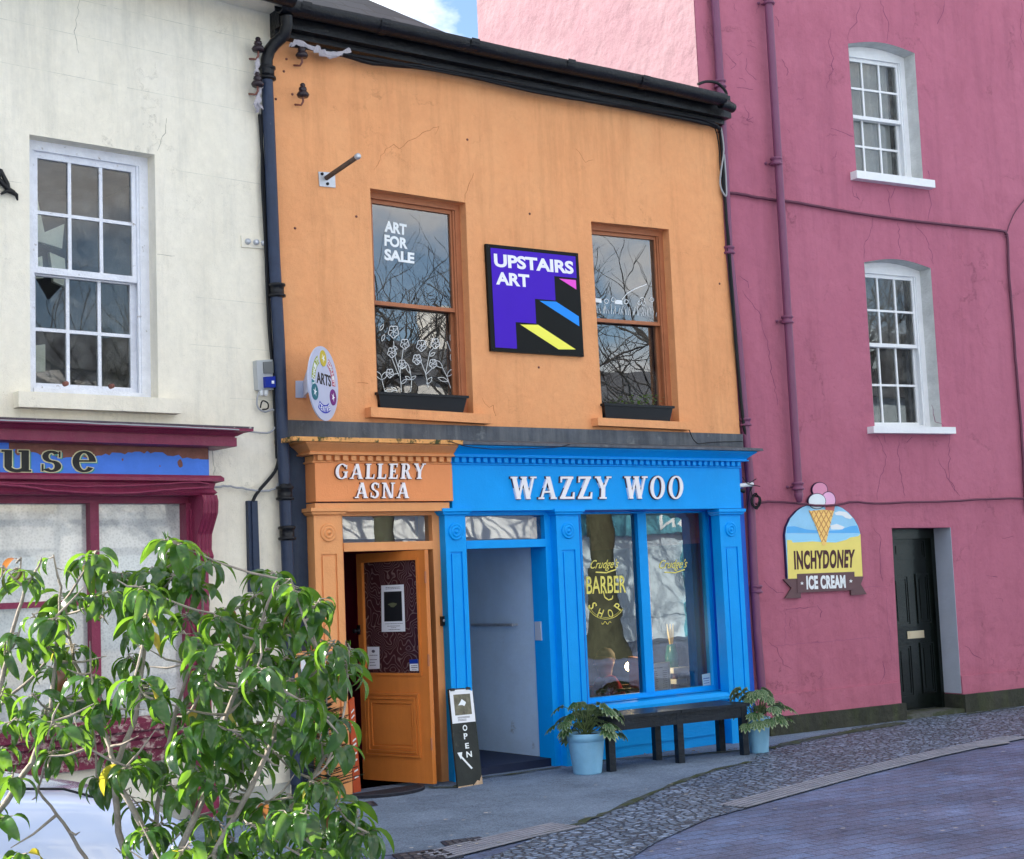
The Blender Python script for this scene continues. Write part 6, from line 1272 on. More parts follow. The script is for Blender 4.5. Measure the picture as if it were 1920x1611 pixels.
# pale worn slabs at the right, moss line along the walls and dirt seams
mb = MB()
for q4 in (((1826, 1394), (1880, 1386), (1895, 1395), (1838, 1404)),):
    P = [gnd(*p) for p in q4]; mb.face([V3((p.x, p.y, .011)) for p in P])
obj('worn_slab', mb, mat('pale_slab', (.22, .23, .25), .8, .2, 6, .3, 60), kind='structure', base=(0, 0, 0))
moss = mat('moss_dirt', (.07, .085, .085), .95, .5, 14, .9, 90, c2=(.05, .065, .03), t2=.5, s2=7)
def seam(px, w0, z, name, m, seed, n=6):
    R = random.Random(seed); P = [gnd(*p) for p in px]; fine = []
    for a, b in zip(P, P[1:]):
        for k in range(n): fine.append(a+(b-a)*(k/n)+V3((R.uniform(-.012, .012), R.uniform(-.02, .02), 0)))
    fine.append(P[-1]); rows = []
    for i, p in enumerate(fine): a = fine[max(0, i-1)]; b = fine[min(len(fine)-1, i+1)]; d = (b-a).normalized(); w = w0*R.uniform(.25, 1); rows.append([V3((p.x-d.y*w, p.y+d.x*w, z)), V3((p.x, p.y, z+.004)), V3((p.x+d.y*w, p.y-d.x*w, z))])
    obj(name, MB().grid(rows), m, kind='structure', base=(0, 0, 0))
seam(edge_px[4:10], .045, .008, 'moss_seam', moss, 1)
if 0: seam([(1026, 1565), (1110, 1548), (1200, 1528), (1300, 1505), (1415, 1470), (1520, 1445)], .02, .0085, 'moss_seam', moss, 2)
seam([(1440, 1405), (1500, 1391), (1600, 1372), (1692, 1357)], .11, .009, 'moss_seam', moss, 3)
seam([(1806, 1341), (1850, 1334), (1930, 1322)], .07, .009, 'moss_seam', moss, 4)
seam([(1060, 1436), (1150, 1425), (1250, 1420), (1400, 1408)], .05, .009, 'moss_seam', moss, 5)
seam([(805, 1478), (850, 1478), (905, 1460), (1050, 1440)], .035, .009, 'moss_seam', moss, 6)
mb = MB(); R_ = random.Random(12)
for i in range(110):
    x, y = R_.uniform(700, 1900), R_.uniform(1400, 1605)
    if y < 1545-(x-700)*.17: continue
    c = gnd(x, y); a = R_.uniform(0, 6.3); s = R_.uniform(.008, .028); mb.face([V3((c.x+s*cos(a+k*1.6)*R_.uniform(.5, 1), c.y+s*sin(a+k*1.6)*R_.uniform(.5, 1), .016)) for k in range(4)])
obj('litter_specks', mb, mat('pale_litter', (.38, .36, .34), .8, .4, 20), kind='stuff', base=(0, 0, 0), label='scattered pale specks and fallen petals on the paving', cat='litter')
mb = MB(); R_ = random.Random(13)
for i in range(26):
    x = R_.uniform(1160, 1410); y = 1437-(x-1150)*.12+R_.uniform(-22, 3); c = gnd(x, y); a = R_.uniform(0, 6.3)
    leaf_shape(mb, V3((c.x, c.y, .012)), V3((cos(a), sin(a), .25)), V3((0, 0, 1)), R_.uniform(.03, .06), .02, .7, .2, 3)
obj('fallen_leaves', mb, leafmat('dry_leaf', (.12, .07, .03), (.30, .22, .14), .1, .7, (.3, .2, .1)), kind='stuff', base=(0, 0, 0), label='dry brown leaves blown under the dark bench', cat='leaves')

# =====================================================================  INSIDE THE BARBER SHOP
def ptd(x, y, Y):
    r = ray(x, y); k = Y/r.y; return V3((r.x*k, Y, H0+r.z*k))
t = thing('price_board', ptd(1237, 1300, 11.3), 'white framed price list standing in the barber window', 'price list')
FI = Frame(0, 11.185, 0); q = Q(FI, (1220, 1245), (1254, 1241), (1256, 1296), (1222, 1300)); mb = MB(); mb.ext(FI, q.poly(), 0, .01)
for r in ((0, 1, 0, .04), (0, 1, .96, 1), (0, .06, .04, .96), (.94, 1, .04, .96)): mb.qb(q, *r, .01, .016)
obj('card', mb, MT['paper'], t); rows = [(.12, .62, .84, .035)]
for k in range(9): rows += [(.12, .28+.03*(k % 3), .72-k*.07, .02), (.60, .84, .72-k*.07, .022)]
lines(q, t, rows, d=.0012, dd=.0102, seed=5)
t, q = sheetthing('sticker', FO, ((1316, 1265), (1331, 1262), (1332, 1284), (1318, 1286)), -.157, 'small pale blue sticker low at the right of the barber window', 'sticker', m=mat('pale_blue_sticker', (.38, .55, .66), .5))
lines(q, t, [(.1, .9, .6, .08), (.1, .8, .4, .06), (.1, .85, .2, .06)], m=MT['hblue'], d=.0004, dd=-.155, seed=8)
wood = mat('warm_wood', (.20, .09, .04), .5, .2, 8)
t = thing('side_table', ptd(1262, 1310, 11.9), 'small white topped table with wooden leg inside the barber window', 'table')
FJ = Frame(0, 12.0, 0); a = FJ.p(1255, 1252); b_ = FJ.p(1274, 1260)
mb = MB(); mb.box(FJ, a[0]-.05, b_[0]+.03, b_[1], a[1], -.2, .12); obj('table_top', mb, MT['white'], t)
mb = MB(); c = FJ.p(1267, 1280); mb.box(FJ, c[0]-.02, c[0]+.02, .05, b_[1], -.02, .02); obj('leg', mb, wood, t)
mb = MB(); c = FJ.p(1262, 1282); mb.box(FJ, a[0], b_[0], c[1], c[1]+.05, -.2, .1); obj('shelf', mb, MT['white'], t)
mb = MB(); c = FJ.p(1263, 1250); mb.lathe(FJ.w(c[0]-.0, a[1]+.001, -.02), [(0, 0), (.07, 0), (.075, .12), (.05, .22), (.045, .24), (0, .24)], 16); t = obj('green_vase', mb, mat('green_glaze', (.02, .12, .09), .2), label='dark green vase standing on the small white table', cat='vase')
mb = MB()
for s in (-.03, 0, .03): mb.tube([FJ.w(c[0]+s*.4, a[1]+.245, -.02), FJ.w(c[0]+s, a[1]+.36, -.02), FJ.w(c[0]+s*1.5, a[1]+.46, -.02)], [.012, .016, .004], 6)
obj('dried_stems', mb, mat('straw', (.55, .42, .16), .7), t)
lp = ptd(1181, 1250, 12.2)
t = thing('table_lamp', lp-V3((0, 0, .45)), 'glowing round bulb lamp behind the person in the barber shop', 'lamp')
mb = MB(); mb.lathe(lp, [(0, -.055), (.04, -.035), (.055, 0), (.04, .035), (0, .055)], 16); obj('bulb', mb, emis('lit_bulb', (1, .72, .30), 14), t)
mb = MB(); mb.tube([lp-V3((0, 0, .055)), lp-V3((0, 0, .43))], .012, 8); mb.lathe(lp-V3((0, 0, .45)), [(.08, 0), (.08, .015), (.02, .03)], 14); obj('stand', mb, MT['black'], t); ll = bpy.data.lights.new('lamp_light', 'POINT'); ll.energy = 5; ll.color = (1, .8, .5); ll.shadow_soft_size = .06; lo_ = bpy.data.objects.new('lamp_light', ll); COL.objects.link(lo_); lo_.parent = t; lo_.location = (-.05, -.35, .8)
cp = ptd(1150, 1300, 12.0)
chx, chy = cp.x, cp.y; 
t = thing('armchair', (chx, chy, .05), 'wooden armchair behind the barber window', 'chair')
sp_ = ptd(1150, 1305, 12.0); seatz = max(.3, sp_.z-.12)
FK = Frame(chx, chy, radians(-25))
mb = MB(); mb.box(FK, -.26, .28, seatz-.08, seatz, -.26, .26); obj('seat', mb, mat('dark_leather', (.02, .02, .025), .4), t)
mb = MB(); mb.box(FK, .24, .30, seatz, seatz+.50, -.24, .24); obj('backrest', mb, wood, t)
for s in (-1, 1):
    mb = MB(); mb.box(FK, -.26, .28, seatz+.18, seatz+.21, s*.27-.03, s*.27+.03); mb.box(FK, -.24, -.20, seatz, seatz+.18, s*.27-.02, s*.27+.02); obj('armrest', mb, wood, t)
    for e in (-.22, .24): mb = MB(); mb.box(FK, e-.02, e+.02, .05, seatz-.08, s*.22-.02, s*.22+.02); obj('leg', mb, wood, t)
# seated customer: one skinned body, hair and jumper as children
def skinned(name, pts, edges, radii, m, parent=None, label=None, cat=None, base=None, sub=2):
    off = ROOT[parent.name] if parent is not None else V3(base)
    me = bpy.data.meshes.new(name); me.from_pydata([V3(p)-off for p in pts], edges, []); o = bpy.data.objects.new(name, me); COL.objects.link(o)
    md = o.modifiers.new('skin', 'SKIN')
    for v, r in zip(me.skin_vertices[0].data, radii): v.radius = (r, r) if not isinstance(r, tuple) else r
    me.skin_vertices[0].data[0].use_root = True
    s2 = o.modifiers.new('sub', 'SUBSURF'); s2.levels = s2.render_levels = sub; md.use_smooth_shade = True
    dg = bpy.context.evaluated_depsgraph_get(); m2 = bpy.data.meshes.new_from_object(o.evaluated_get(dg)); o.modifiers.clear(); o.data = m2; m2.materials.clear(); m2.materials.append(m)
    for p in m2.polygons: p.use_smooth = True
    if parent is not None: o.parent = parent
    else: o.location = off
    ROOT[o.name] = off; tag(o, label, cat); return o
hd = ptd(1133, 1240, 12.0); sc_ = 1.0
FW = Frame(hd.x, hd.y, radians(-20))
def B(u, z, d): return FW.w(u, hd.z+z, d)
J = [B(.10, -.78, 0), B(.06, -.55, 0), B(.03, -.33, 0), B(.01, -.18, 0), B(0, -.09, .0), B(0, .0, .01), B(0, .08, 0),
     B(.02, -.24, .17), B(-.06, -.48, .22), B(-.28, -.52, .14), B(-.34, -.52, .12),
     B(.02, -.24, -.17), B(-.06, -.48, -.22), B(-.28, -.52, -.12), B(-.34, -.52, -.10),
     B(-.28, -.76, .12), B(-.36, -1.15, .14), B(-.28, -.76, -.12), B(-.36, -1.15, -.12)]
Ed = [(0, 1), (1, 2), (2, 3), (3, 4), (4, 5), (5, 6), (2, 7), (7, 8), (8, 9), (9, 10), (2, 11), (11, 12), (12, 13), (13, 14), (0, 15), (15, 16), (0, 17), (17, 18)]
Rr = [.15, .15, .15, .075, .075, .125, .10, .075, .055, .042, .03, .075, .055, .042, .03, .08, .06, .08, .06]
skin = mat('skin', (.42, .22, .15), .55)
pr = skinned('person', J, Ed, Rr, skin, label='seated customer in a red jumper behind the barber window', cat='person', base=B(.10, -.95, 0))
skinned('red_jumper', [B(.10, -.74, 0), B(.06, -.55, 0), B(.03, -.33, 0), B(.02, -.22, .18), B(-.06, -.46, .23), B(-.24, -.51, .16), B(.02, -.24, -.17), B(-.06, -.48, -.22), B(-.24, -.51, -.14)], [(0, 1), (1, 2), (2, 3), (3, 4), (4, 5), (2, 6), (6, 7), (7, 8)], [.20, .21, .215, .11, .07, .055, .09, .07, .055], mat('red_wool', (.50, .012, .03), .9, .1, 30), pr)
mb = MB(); mb.lathe(B(.015, .02, 0), [(.0, .12), (.06, .105), (.095, .06), (.102, .0), (.085, -.03)], 18); obj('hair', mb, mat('grey_hair', (.20, .16, .12), .8), pr)
mb = MB()
for s in (-1, 1): mb.lathe(B(-.088, .015, s*.034), [(.0, .01), (.012, .006), (.014, -.01)], 10, -FW.t)
obj('eyes', mb, MT['black'], pr)
mb = MB(); mb.ring([B(-.085, .01, -.012), B(-.085, .01, .012), B(-.085, -.03, .017), B(-.085, -.03, -.017)], [B(-.10, .0, -.006), B(-.10, .0, .006), B(-.118, -.028, .010), B(-.118, -.028, -.010)]); obj('nose', mb, skin, pr)
for s in (1, -1):
    mb = MB(); wr = B(-.35, -.52, s*.11)
    for k in range(5):
        o = (k-2)*.018; mb.tube([wr+FW.n*o, wr+FW.n*o*1.2-FW.t*(.05 if k else .03)+V3((0, 0, -.01)), wr+FW.n*o*1.2-FW.t*(.08 if k else .05)+V3((0, 0, -.035-.004*(k == 2)))], [.011, .009, .007], 6)
    obj('hand', mb, skin, pr)

# =====================================================================  FOREGROUND SHRUBS
barkm = mat('grey_brown_bark', (.30, .26, .22), .85, .3, 18, .6, 60); 
leafg = leafmat('glossy_shrub_leaf', (.010, .036, .015), (.045, .13, .022), .36, .20, (.30, .58, .04)); yel = leafmat('yellowing_leaf', (.42, .42, .04), (.55, .40, .05), .5, .3, (.7, .6, .05)); red = leafmat('reddish_young_leaf', (.16, .05, .03), (.20, .10, .05), .4, .3, (.5, .2, .05))
RS_ = random.Random(21)
def inpoly(x, y, P):
    c = False; n = len(P)
    for i in range(n):
        (x1, y1), (x2, y2) = P[i], P[(i+1) % n]
        if (y1 > y) != (y2 > y) and x < (x2-x1)*(y-y1)/(y2-y1)+x1: c = not c
    return c
def drooping(mb, base, az, el, L_, Wd_, curl, R, roll=0.0):
    d = V3((cos(az)*cos(el), sin(az)*cos(el), sin(el))); sd0 = V3((-sin(az), cos(az), 0)); upv = sd0.cross(d)*-1
    upv = (upv*cos(roll)+sd0*sin(roll))
    n = 7; s_ = d.cross(upv).normalized(); u_ = s_.cross(d)
    p = V3(base); st = L_/n; rows = []
    for i in range(n+1):
        f = i/n; w = Wd_*.5*(sin(pi*f**.8)**.75 if 0 < f < 1 else .02); fo = .30
        rows.append([p+s_*w+u_*w*fo, p+s_*w*.5+u_*w*fo*.62, p, p-s_*w*.5+u_*w*fo*.62, p-s_*w+u_*w*fo])
        p = p+d*st; k = curl/n*(2.1-2.0*f); d = (d*cos(k)-u_*sin(k)).normalized(); u_ = s_.cross(d)
    mb.grid(rows)
def shrub(name, label, stems, tips, zdef, seed, dens=1.0, bare=()):
    R = random.Random(seed); base = at_z(stems[0][0][0], 2100, zdef); base.z = 0
    t = thing(name, base, label, 'shrub'); bm_, lf, yl, rd = MB(), MB(), MB(), MB(); nodes = []
    for st in stems:
        P = [at_z(x, y, z) for x, y, z in st[1:]]; b0 = at_z(st[0][0], st[0][1], st[0][2]); P = [V3((base.x*.6+b0.x*.4, base.y*.6+b0.y*.4, 0)), b0]+P
        n = len(P); fine = []
        for i in range(n-1):
            for k in range(5): fine.append(P[i]+(P[i+1]-P[i])*(k/5)+V3((R.uniform(-.003, .003), R.uniform(-.003, .003), 0)))
        fine.append(P[-1]); r0 = (st[0][3] if len(st[0]) > 3 else .017)*.72; m_ = len(fine); rs = [r0*(1-.75*i/m_) for i in range(m_)]
        bm_.tube(fine, rs, 8); nodes += [(p, rs[i]) for i, p in enumerate(fine) if i > 4]
    for x, y, z, full in tips:
        p = at_z(x, y, z)
        # join the twig to the nearest stem point that lies below it
        cand = [(((q-p).length + (2.2*max(0, q.z-p.z+.06)) + abs((q-p).length-.30)*.5), q, r) for q, r in nodes]
        _, q, r = min(cand, key=lambda c: c[0]); mid_ = q+(p-q)*.5+V3((R.uniform(-.008, .008), R.uniform(-.008, .008), -.012))
        bm_.tube([q, q+(mid_-q)*.5+V3((0, 0, -.005)), mid_, p], [min(r, .0055), .0045, .0035, .0026], 6); nodes += [(mid_, .0045), (p, .003)]
        n = int((13 if full == 1 else 8 if full == 2 else 4)*dens*R.uniform(.8, 1.25)); a0 = R.uniform(0, 6.3)
        for k in range(n):
            az = a0+k*2.4+R.uniform(-.35, .35); back = R.uniform(0, .05); b = p+(q-p).normalized()*back if (q-p).length > .01 else p
            el = R.uniform(-.5, .3); L_ = R.uniform(.06, .145); tgt = yl if R.random() < .012 else rd if (R.random() < .003 or (full == 3 and R.random() < .5)) else lf
            st_ = V3((cos(az)*cos(el), sin(az)*cos(el), sin(el)))*.018; bm_.tube([b, b+st_], [.0022, .0016], 4)
            drooping(tgt, b+st_, az, el, L_, L_*R.uniform(.27, .37), R.uniform(1.0, 1.8), R, R.uniform(-.6, .6))
        if R.random() < .4:
            for k in range(3): leaf_shape(lf, p, V3((R.uniform(-.4, .4), R.uniform(-.4, .4), 1)), V3((1, 0, 0)), .03, .009, .2, .3, 3)
    for x, y, z in bare:
        p = at_z(x, y, z); _, q, r = min([((q-p).length, q, r) for q, r in nodes], key=lambda c: c[0]); bm_.tube([q, (q+p)/2+V3((R.uniform(-.01, .01), 0, -.01)), p], [min(r, .006), .004, .0015], 6)
    obj('branches', bm_, barkm, t); obj('leaves', lf, leafg, t)
    if yl.v: obj('yellow_leaves', yl, yel, t)
    if rd.v: obj('red_leaves', rd, red, t)
    return t
OUT = [(150, 1115), (165, 1035), (205, 1020), (250, 1085), (275, 1060), (285, 1008), (330, 995), (375, 1015), (405, 1050), (402, 1110), (450, 1130), (470, 1090), (505, 1072), (560, 1075), (572, 1115), (615, 1130), (632, 1165), (668, 1205), (672, 1255), (610, 1262), (575, 1300), (630, 1345), (650, 1400), (640, 1450), (660, 1495), (690, 1530), (695, 1640), (100, 1640), (150, 1560), (240, 1560), (250, 1500), (160, 1450), (130, 1400), (70, 1440), (60, 1370), (90, 1290), (70, 1200), (90, 1120)]
tips = []
fixed = [(310, 1012), (345, 1030), (285, 1062), (388, 1052), (182, 1032), (168, 1050), (215, 1072), (330, 1075), (372, 1098), (400, 1150), (258, 1100), (205, 1108), (512, 1072), (545, 1085), (488, 1112), (600, 1122), (575, 1145), (628, 1200), (655, 1215), (650, 1240), (430, 1140), (120, 1112), (100, 1160), (75, 1205), (600, 1375), (632, 1350), (640, 1400), (672, 1520), (688, 1560), (660, 1590), (620, 1500), (560, 1180), (540, 1230), (480, 1180)]
for x, y in fixed: tips.append((x, y, RS_.uniform(4.7, 5.5), 1))
tries = 0
while len(tips) < 138 and tries < 6000:
    tries += 1; x, y = RS_.uniform(70, 700), RS_.uniform(1000, 1640)
    if not inpoly(x, y, OUT): continue
    w = 1.0 if x > 380 else .4
    if 60 < x < 290 and y > 1400: w = .35
    if 150 < x < 300 and 1330 < y < 1420: w = .45
    if 240 < x < 330 and 1240 < y < 1320: w = .5
    if RS_.random() > w: continue
    if min(hypot(x-a, (y-b)*1.0) for a, b, *_ in tips) < 29: continue
    tips.append((x, y, RS_.uniform(4.55, 5.6), 1 if RS_.random() < .6 else 2))
z = 5.0
TW = []
while len(TW) < 90:
    x, y = RS_.uniform(60, 690), RS_.uniform(1040, 1640)
    if inpoly(x, y, OUT): TW.append((x, y, RS_.uniform(4.6, 5.4)))
shrub('shrub', 'large glossy evergreen shrub with drooping leaves in the foreground', [
 [(430, 1750, 5.0, .020), (300, 1611, 5.0), (228, 1480, 5.0), (205, 1400, 5.05), (172, 1320, 5.1), (140, 1240, 5.1), (118, 1130, 5.1)],
 [(440, 1760, 5.1, .022), (250, 1650, 5.1), (222, 1560, 5.1), (215, 1440, 5.1), (256, 1340, 5.15), (268, 1240, 5.2), (290, 1130, 5.2), (312, 1025, 5.2)],
 [(450, 1780, 5.0, .022), (330, 1611, 4.95), (400, 1460, 4.95), (425, 1340, 5.0), (480, 1200, 5.0), (520, 1085, 5.0)],
 [(470, 1780, 4.9, .020), (400, 1600, 4.9), (470, 1480, 4.85), (540, 1330, 4.85), (600, 1230, 4.85), (650, 1215, 4.85)],
 [(480, 1780, 5.2, .020), (440, 1611, 5.2), (560, 1500, 5.15), (620, 1400, 5.1), (640, 1360, 5.1)],
 [(500, 1780, 5.0, .018), (560, 1650, 5.0), (640, 1580, 5.0), (675, 1530, 5.0)],
 [(420, 1780, 5.3, .018), (280, 1640, 5.3), (300, 1480, 5.3), (330, 1330, 5.35), (375, 1200, 5.35), (385, 1060, 5.3)],
 [(400, 1780, 5.2, .016), (180, 1640, 5.2), (130, 1560, 5.2), (70, 1480, 5.2), (100, 1380, 5.2)]], tips, 5.0, 31, 1.0,
 [(60, 1500, 5.1), (20, 1590, 5.1), (280, 1250, 5.0), (430, 1240, 5), (330, 1290, 5.1), (260, 1380, 5.0), (150, 1560, 5.1), (90, 1440, 5)]+TW)
t2 = [(5, 1060, 4.9, 3), (40, 1045, 4.9, 3), (45, 1070, 4.9, 2), (38, 1180, 4.9, 2), (10, 1200, 4.9, 2), (60, 1300, 4.8, 2), (30, 1345, 4.8, 2), (5, 1400, 4.8, 2), (25, 1450, 4.9, 2), (60, 1150, 5.0, 2), (100, 1040, 5.0, 3), (15, 1530, 4.9, 2), (50, 1600, 4.8, 2), (8, 1290, 5, 2), (85, 1330, 5.0, 2)]
shrub('shrub', 'sparse leggy shrub with bare pale twigs at the left edge', [
 [(-120, 1700, 5.0, .022), (-60, 1600, 5.0), (0, 1520, 5.0), (60, 1430, 5.0), (95, 1330, 5.0), (105, 1220, 5.0), (115, 1100, 5.0)],
 [(-140, 1700, 4.9, .018), (-40, 1450, 4.9), (0, 1290, 4.9), (20, 1200, 4.9), (45, 1110, 4.9), (78, 1050, 4.9)],
 [(-140, 1700, 5.1, .014), (-20, 1340, 5.1), (60, 1270, 5.1), (110, 1215, 5.1)]], t2, 4.95, 77, .9,
 [(78, 1045, 4.9), (0, 1085, 4.9), (30, 1055, 4.9), (150, 1300, 5), (200, 1230, 5.05), (180, 1310, 5.0)])
# small dark conifer in front of the orange pilaster
cb = gnd(618, 1500); t = thing('conifer', cb, 'small dark spiky conifer standing by the orange pilaster', 'conifer')
mb = MB(); mb.tube([cb, cb+V3((0, 0, .9))], [.02, .006], 8); obj('trunk', mb, barkm, t)
mb = MB(); R_ = random.Random(17)
for i in range(130):
    z0 = .08+.85*i/130; az = R_.uniform(0, 6.3); l = (.30*(1-.65*i/130))*R_.uniform(.6, 1.1); d = V3((cos(az), sin(az), .25)); p0 = cb+V3((0, 0, z0)); p1 = p0+d*l
    mb.tube([p0, p1], [.004, .001], 4, False)
    for k in range(12):
        f = .2+.8*k/12; c = p0+d*l*f
        for s in (-1, 1): e = V3((-sin(az)*s, cos(az)*s, .25))*.035+d*.02; w = V3((0, 0, .0035)); mb.face([c-w, c+e, c+w])
obj('needles', mb, mat('dark_needles', (.010, .022, .012), .6), t)

# =====================================================================  CAR behind the shrubs
carp = mat('pale_blue_car_paint', (.58, .66, .86), .18, .03, 2, coat=.8)
cx_, cy_ = .70, 6.95
t = thing('parked_car', (cx_, cy_, 0), 'pale blue white car parked behind the shrubs at the left', 'car')
def sect(x, hw, zb, zt, crown, n=10):
    pts = [V3((cx_+x, cy_-hw, zb)), V3((cx_+x, cy_-hw*1.02, (zb+zt)/2)), V3((cx_+x, cy_-hw*.97, zt-.05))]
    for k in range(n+1): f = -1+2*k/n; pts.append(V3((cx_+x, cy_+f*hw*.92, zt+crown*(1-f*f))))
    pts += [V3((cx_+x, cy_+hw*.97, zt-.05)), V3((cx_+x, cy_+hw*1.02, (zb+zt)/2)), V3((cx_+x, cy_+hw, zb))]; return pts
mb = MB(); rows = [sect(2.12, .62, .30, .55, .02), sect(2.05, .76, .22, .70, .03), sect(1.85, .83, .2, .80, .04), sect(1.5, .86, .2, .88, .05), sect(1.0, .88, .2, .95, .05), sect(.75, .88, .2, .98, .05), sect(-1.5, .88, .2, 1.0, .03), sect(-1.9, .84, .22, .98, .03), sect(-2.05, .75, .28, .9, .02)]
mb.grid(rows); mb.face(rows[0]); mb.face(rows[-1][::-1]); obj('body', mb, carp, t)
mb = MB(); rows = [sect(.8, .80, .97, 1.0, .03), sect(.15, .72, .98, 1.36, .04), sect(-.1, .70, .98, 1.42, .04), sect(-1.1, .69, .98, 1.42, .04), sect(-1.75, .74, .98, 1.02, .03)]; mb.grid(rows); obj('cabin_glass', mb, mat('car_glass', (.02, .025, .03), .05), t)
mb = MB(); rows = [[p+V3((0, 0, .006)) for p in sect(x, .70, 1.36, 1.39, .045)] for x in (.12, -.1, -1.1, -1.2)]; mb.grid(rows); obj('roof', mb, carp, t)
mb = MB()
for sy in (-1, 1): mb.tube([V3((cx_+2.0, cy_+sy*.62, .725)), V3((cx_+1.5, cy_+sy*.70, .915)), V3((cx_+.85, cy_+sy*.74, .995))], .006, 5)
mb.tube([V3((cx_+2.0, cy_+f*.62, .725+.03*(1-f*f))) for f in (-1, -.5, 0, .5, 1)], .006, 5)
obj('bonnet_seam', mb, MT['black'], t)
mb = MB(); mb.ring([V3((cx_+2.08, cy_-.45, .42)), V3((cx_+2.08, cy_+.45, .42)), V3((cx_+2.06, cy_+.45, .6)), V3((cx_+2.06, cy_-.45, .6))], [V3((cx_+2.13, cy_-.45, .42)), V3((cx_+2.13, cy_+.45, .42)), V3((cx_+2.10, cy_+.45, .6)), V3((cx_+2.10, cy_-.45, .6))]); obj('grille', mb, MT['black'], t)
for sx_ in (1.35, -1.3):
    for sy in (-1, 1):
        c = V3((cx_+sx_, cy_+sy*.80, .31)); mb = MB(); mb.lathe(c, [(.2, -.09), (.3, -.09), (.31, -.05), (.31, .05), (.3, .09), (.2, .09)], 24, (0, 1, 0)); wh = obj('wheel', mb, mat('tyre_rubber', (.02, .02, .02), .8), t)
        mb = MB(); mb.lathe(c, [(0, sy*.07), (.06, sy*.075), (.19, sy*.06), (.2, sy*.085)], 20, (0, 1, 0)); obj('rim', mb, MT['steel'], wh)
for sy in (-1, 1):
    mb = MB(); mb.lathe(V3((cx_+2.03, cy_+sy*.58, .60)), [(.09, 0), (.085, .04), (.05, .065), (0, .07)], 16, (1, sy*.3, .15)); obj('headlight', mb, mat('headlight_glass', (.7, .75, .8), .05), t)

# =====================================================================  ACROSS THE STREET (seen in the window glass)
YB = -7.5; FX = Frame(0, YB, pi)     # faces back towards the shops
def far_house(x0, x1, h, c, label, shopc, nwin, roofc, sign=None):
    t = thing('far_house', ((x0+x1)/2, YB, 0), label, 'building', 'houses across the street')
    w_ = render_wall('far_render', c, tuple(min(1, k*1.08) for k in c), tuple(k*.85 for k in c), .4, 0, .05)
    a, b = -x1, -x0; holes = []; n = nwin; ws = []
    for fl in range(2):
        for k in range(n):
            u = a+(b-a)*(k+.5)/n; z0 = 3.9+fl*2.5
            if z0+1.5 < h-.3: holes.append([(u-.5, z0), (u+.5, z0), (u+.5, z0+1.5), (u-.5, z0+1.5)]); ws.append((u, z0))
    wall('wall', FX, [(a, -.1), (b, -.1), (b, h), (a, h)], holes, .15, w_, t)
    mb = MB(); A = [FX.w(a, 0, -.3), FX.w(b, 0, -.3), FX.w(b, h, -.3), FX.w(a, h, -.3)]; mb.ring([p-FX.n*7 for p in A], A); obj('rear_walls', mb, w_, t)
    for u, z0 in ws:
        mb = MB(); q = RQ(FX, u-.5, u+.5, z0, z0+1.5)
        for r in ((0, .08, 0, 1), (.92, 1, 0, 1), (.08, .92, .94, 1), (.08, .92, 0, .06), (.08, .92, .48, .52), (.48, .52, .06, .48), (.48, .52, .52, .94)): mb.qb(q, *r, -.14, -.09)
        f = obj('window', mb, MT['white'], t); mb = MB(); mb.box(FX, u-.5, u+.5, z0, z0+1.5, -.16, -.141); obj('pane', mb, mat('far_glass', (.03, .04, .05), .05), f)
    mb = MB(); mb.box(FX, a+.2, b-.2, 2.75, 3.35, 0, .2); mb.box(FX, a+.1, b-.1, 3.35, 3.5, 0, .35)
    for u in (a+.3, (a+b)/2, b-.3): mb.box(FX, u-.15, u+.15, 0, 2.75, 0, .14)
    sfr = obj('shopfront', mb, mat('far_shopfront_paint', shopc, .5), t)
    mb = MB(); mb.box(FX, a+.5, b-.5, .6, 2.6, .01, .03); obj('shop_glass', mb, mat('far_shop_glass', (.60, .74, .82), .15), t)
    if sign: q = RQ(FX, (a+b)/2-1.1, (a+b)/2+1.1, 2.88, 3.22); mb = MB(); text_q(mb, sign, q, .2, .21, .02); obj('lettering', mb, MT['wvinyl'], sfr)
    mb = MB(); mb.face([FX.w(a, h, .25), FX.w(b, h, .25), FX.w(b, h+1.5, -3.5), FX.w(a, h+1.5, -3.5)]); mb.face([FX.w(a, h+1.5, -3.5), FX.w(b, h+1.5, -3.5), FX.w(b, h, -7.4), FX.w(a, h, -7.4)]); mb.face([FX.w(a, h, -.1), FX.w(a, h+1.5, -3.5), FX.w(a, h, -7.3)]); mb.face([FX.w(b, h, -.1), FX.w(b, h+1.5, -3.5), FX.w(b, h, -7.3)])
    rf = obj('roof', mb, mat('far_slate', (.09, .095, .11), .7, .3, 3), t); mb = MB(); mb.box(FX, a+.3, a+1.1, h+1.0, h+2.5, -3.9, -3.1); obj('chimney', mb, w_, rf)
far_house(-10, -2, 6.4, (.72, .68, .55), 'far cream house opposite, leftmost, with pale green shopfront', (.40, .55, .42), 3, 0)
far_house(-1.9, 6, 6.9, (.78, .78, .74), 'far white house opposite with stone coloured shopfront', (.60, .55, .50), 3, 0)
far_house(6.1, 14, 6.2, (.80, .74, .56), 'far warm cream house opposite with cream shopfront', (.70, .68, .62), 3, 0)
far_house(14.1, 23, 6.6, (.80, .80, .78), 'far white house opposite behind the bare tree with white shopfront', (.72, .76, .76), 3, 0)
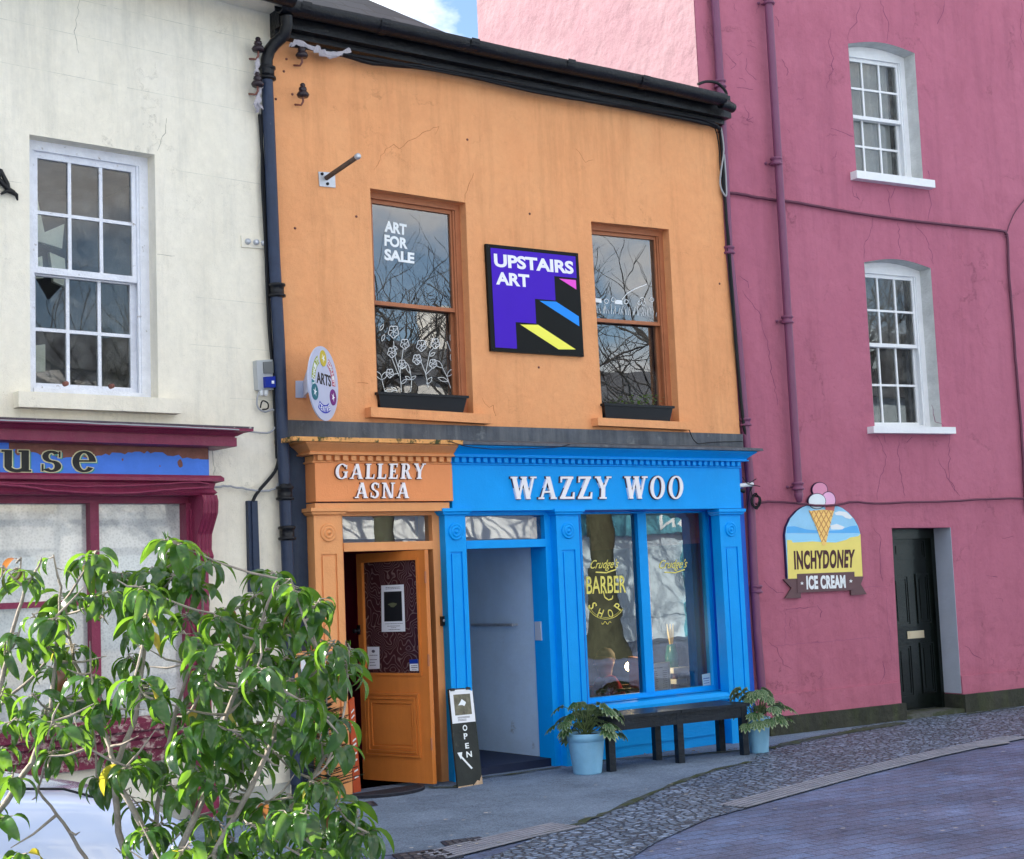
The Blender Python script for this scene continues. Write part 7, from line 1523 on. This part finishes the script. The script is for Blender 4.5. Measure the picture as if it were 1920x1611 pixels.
far_house(23.1, 32, 6.2, (.70, .84, .92), 'far pale blue house opposite with lettered teal shopfront', (.10, .36, .46), 3, 0, 'TON')
far_house(32.1, 44, 7.2, (.82, .78, .62), 'far cream house opposite, the last on the right', (.05, .10, .30), 4, 0)
def bare_tree(c, h, r0, label, seed, spread=1.0):
    R = random.Random(seed); t = thing('bare_tree', c, label, 'tree', 'bare street trees'); c = V3(c)
    tb = MB(); br_ = MB(); fork = c+V3((0, 0, h*.30))
    rows = []; tb.tube([c+V3((0, 0, -.1)), c+V3((0, 0, .15)), c+V3((.02, 0, .6)), c+V3((0, .03, h*.18)), fork], [r0*2.1, r0*1.7, r0*1.15, r0*.95, r0*.9], 14)
    def grow(p, d, l, r, lev):
        if lev == 0 or r < .004: return
        pts = [p]; rs = [r]; dd = V3(d)
        for k in range(5):
            dd = (dd+V3((R.uniform(-.25, .25), R.uniform(-.25, .25), R.uniform(-.12, .22)))).normalized(); pts.append(pts[-1]+dd*l/5); rs.append(r*(1-.10*(k+1)))
        br_.tube(pts, rs, 8 if lev > 3 else 5, False)
        for k in range(4 if lev > 2 else 5):
            i = R.randint(2, 5); a = R.uniform(0, 6.3); n = V3((cos(a), sin(a), R.uniform(-.3, .7))); grow(pts[i], (dd*.65+n*.75*spread).normalized(), l*R.uniform(.55, .78), rs[i]*.62, lev-1)
    for k in range(5): a = k*1.26+R.uniform(-.3, .3); grow(fork-V3((0, 0, .1)), V3((cos(a)*spread, sin(a)*spread, .9)).normalized(), h*.34, r0*.6, 5)
    obj('trunk', tb, mat('mossy_bark', (.045, .05, .03), .9, .35, 8, .9, 30), t); obj('branches', br_, mat('dark_bark', (.035, .03, .026), .9, .3, 9), t)
r_ = ray(1150, 1120); k = (11+2.2)/r_.y; bx_ = r_.x*(11/r_.y)+r_.x*((11+2.2)/r_.y)
bare_tree((bx_, -2.2, 0), 11, .30, 'large bare street tree opposite the blue barber shop', 5, 1.1)
bare_tree((15.2, -3.0, 0), 10.5, .24, 'bare street tree across from the gallery', 8, 1.0)
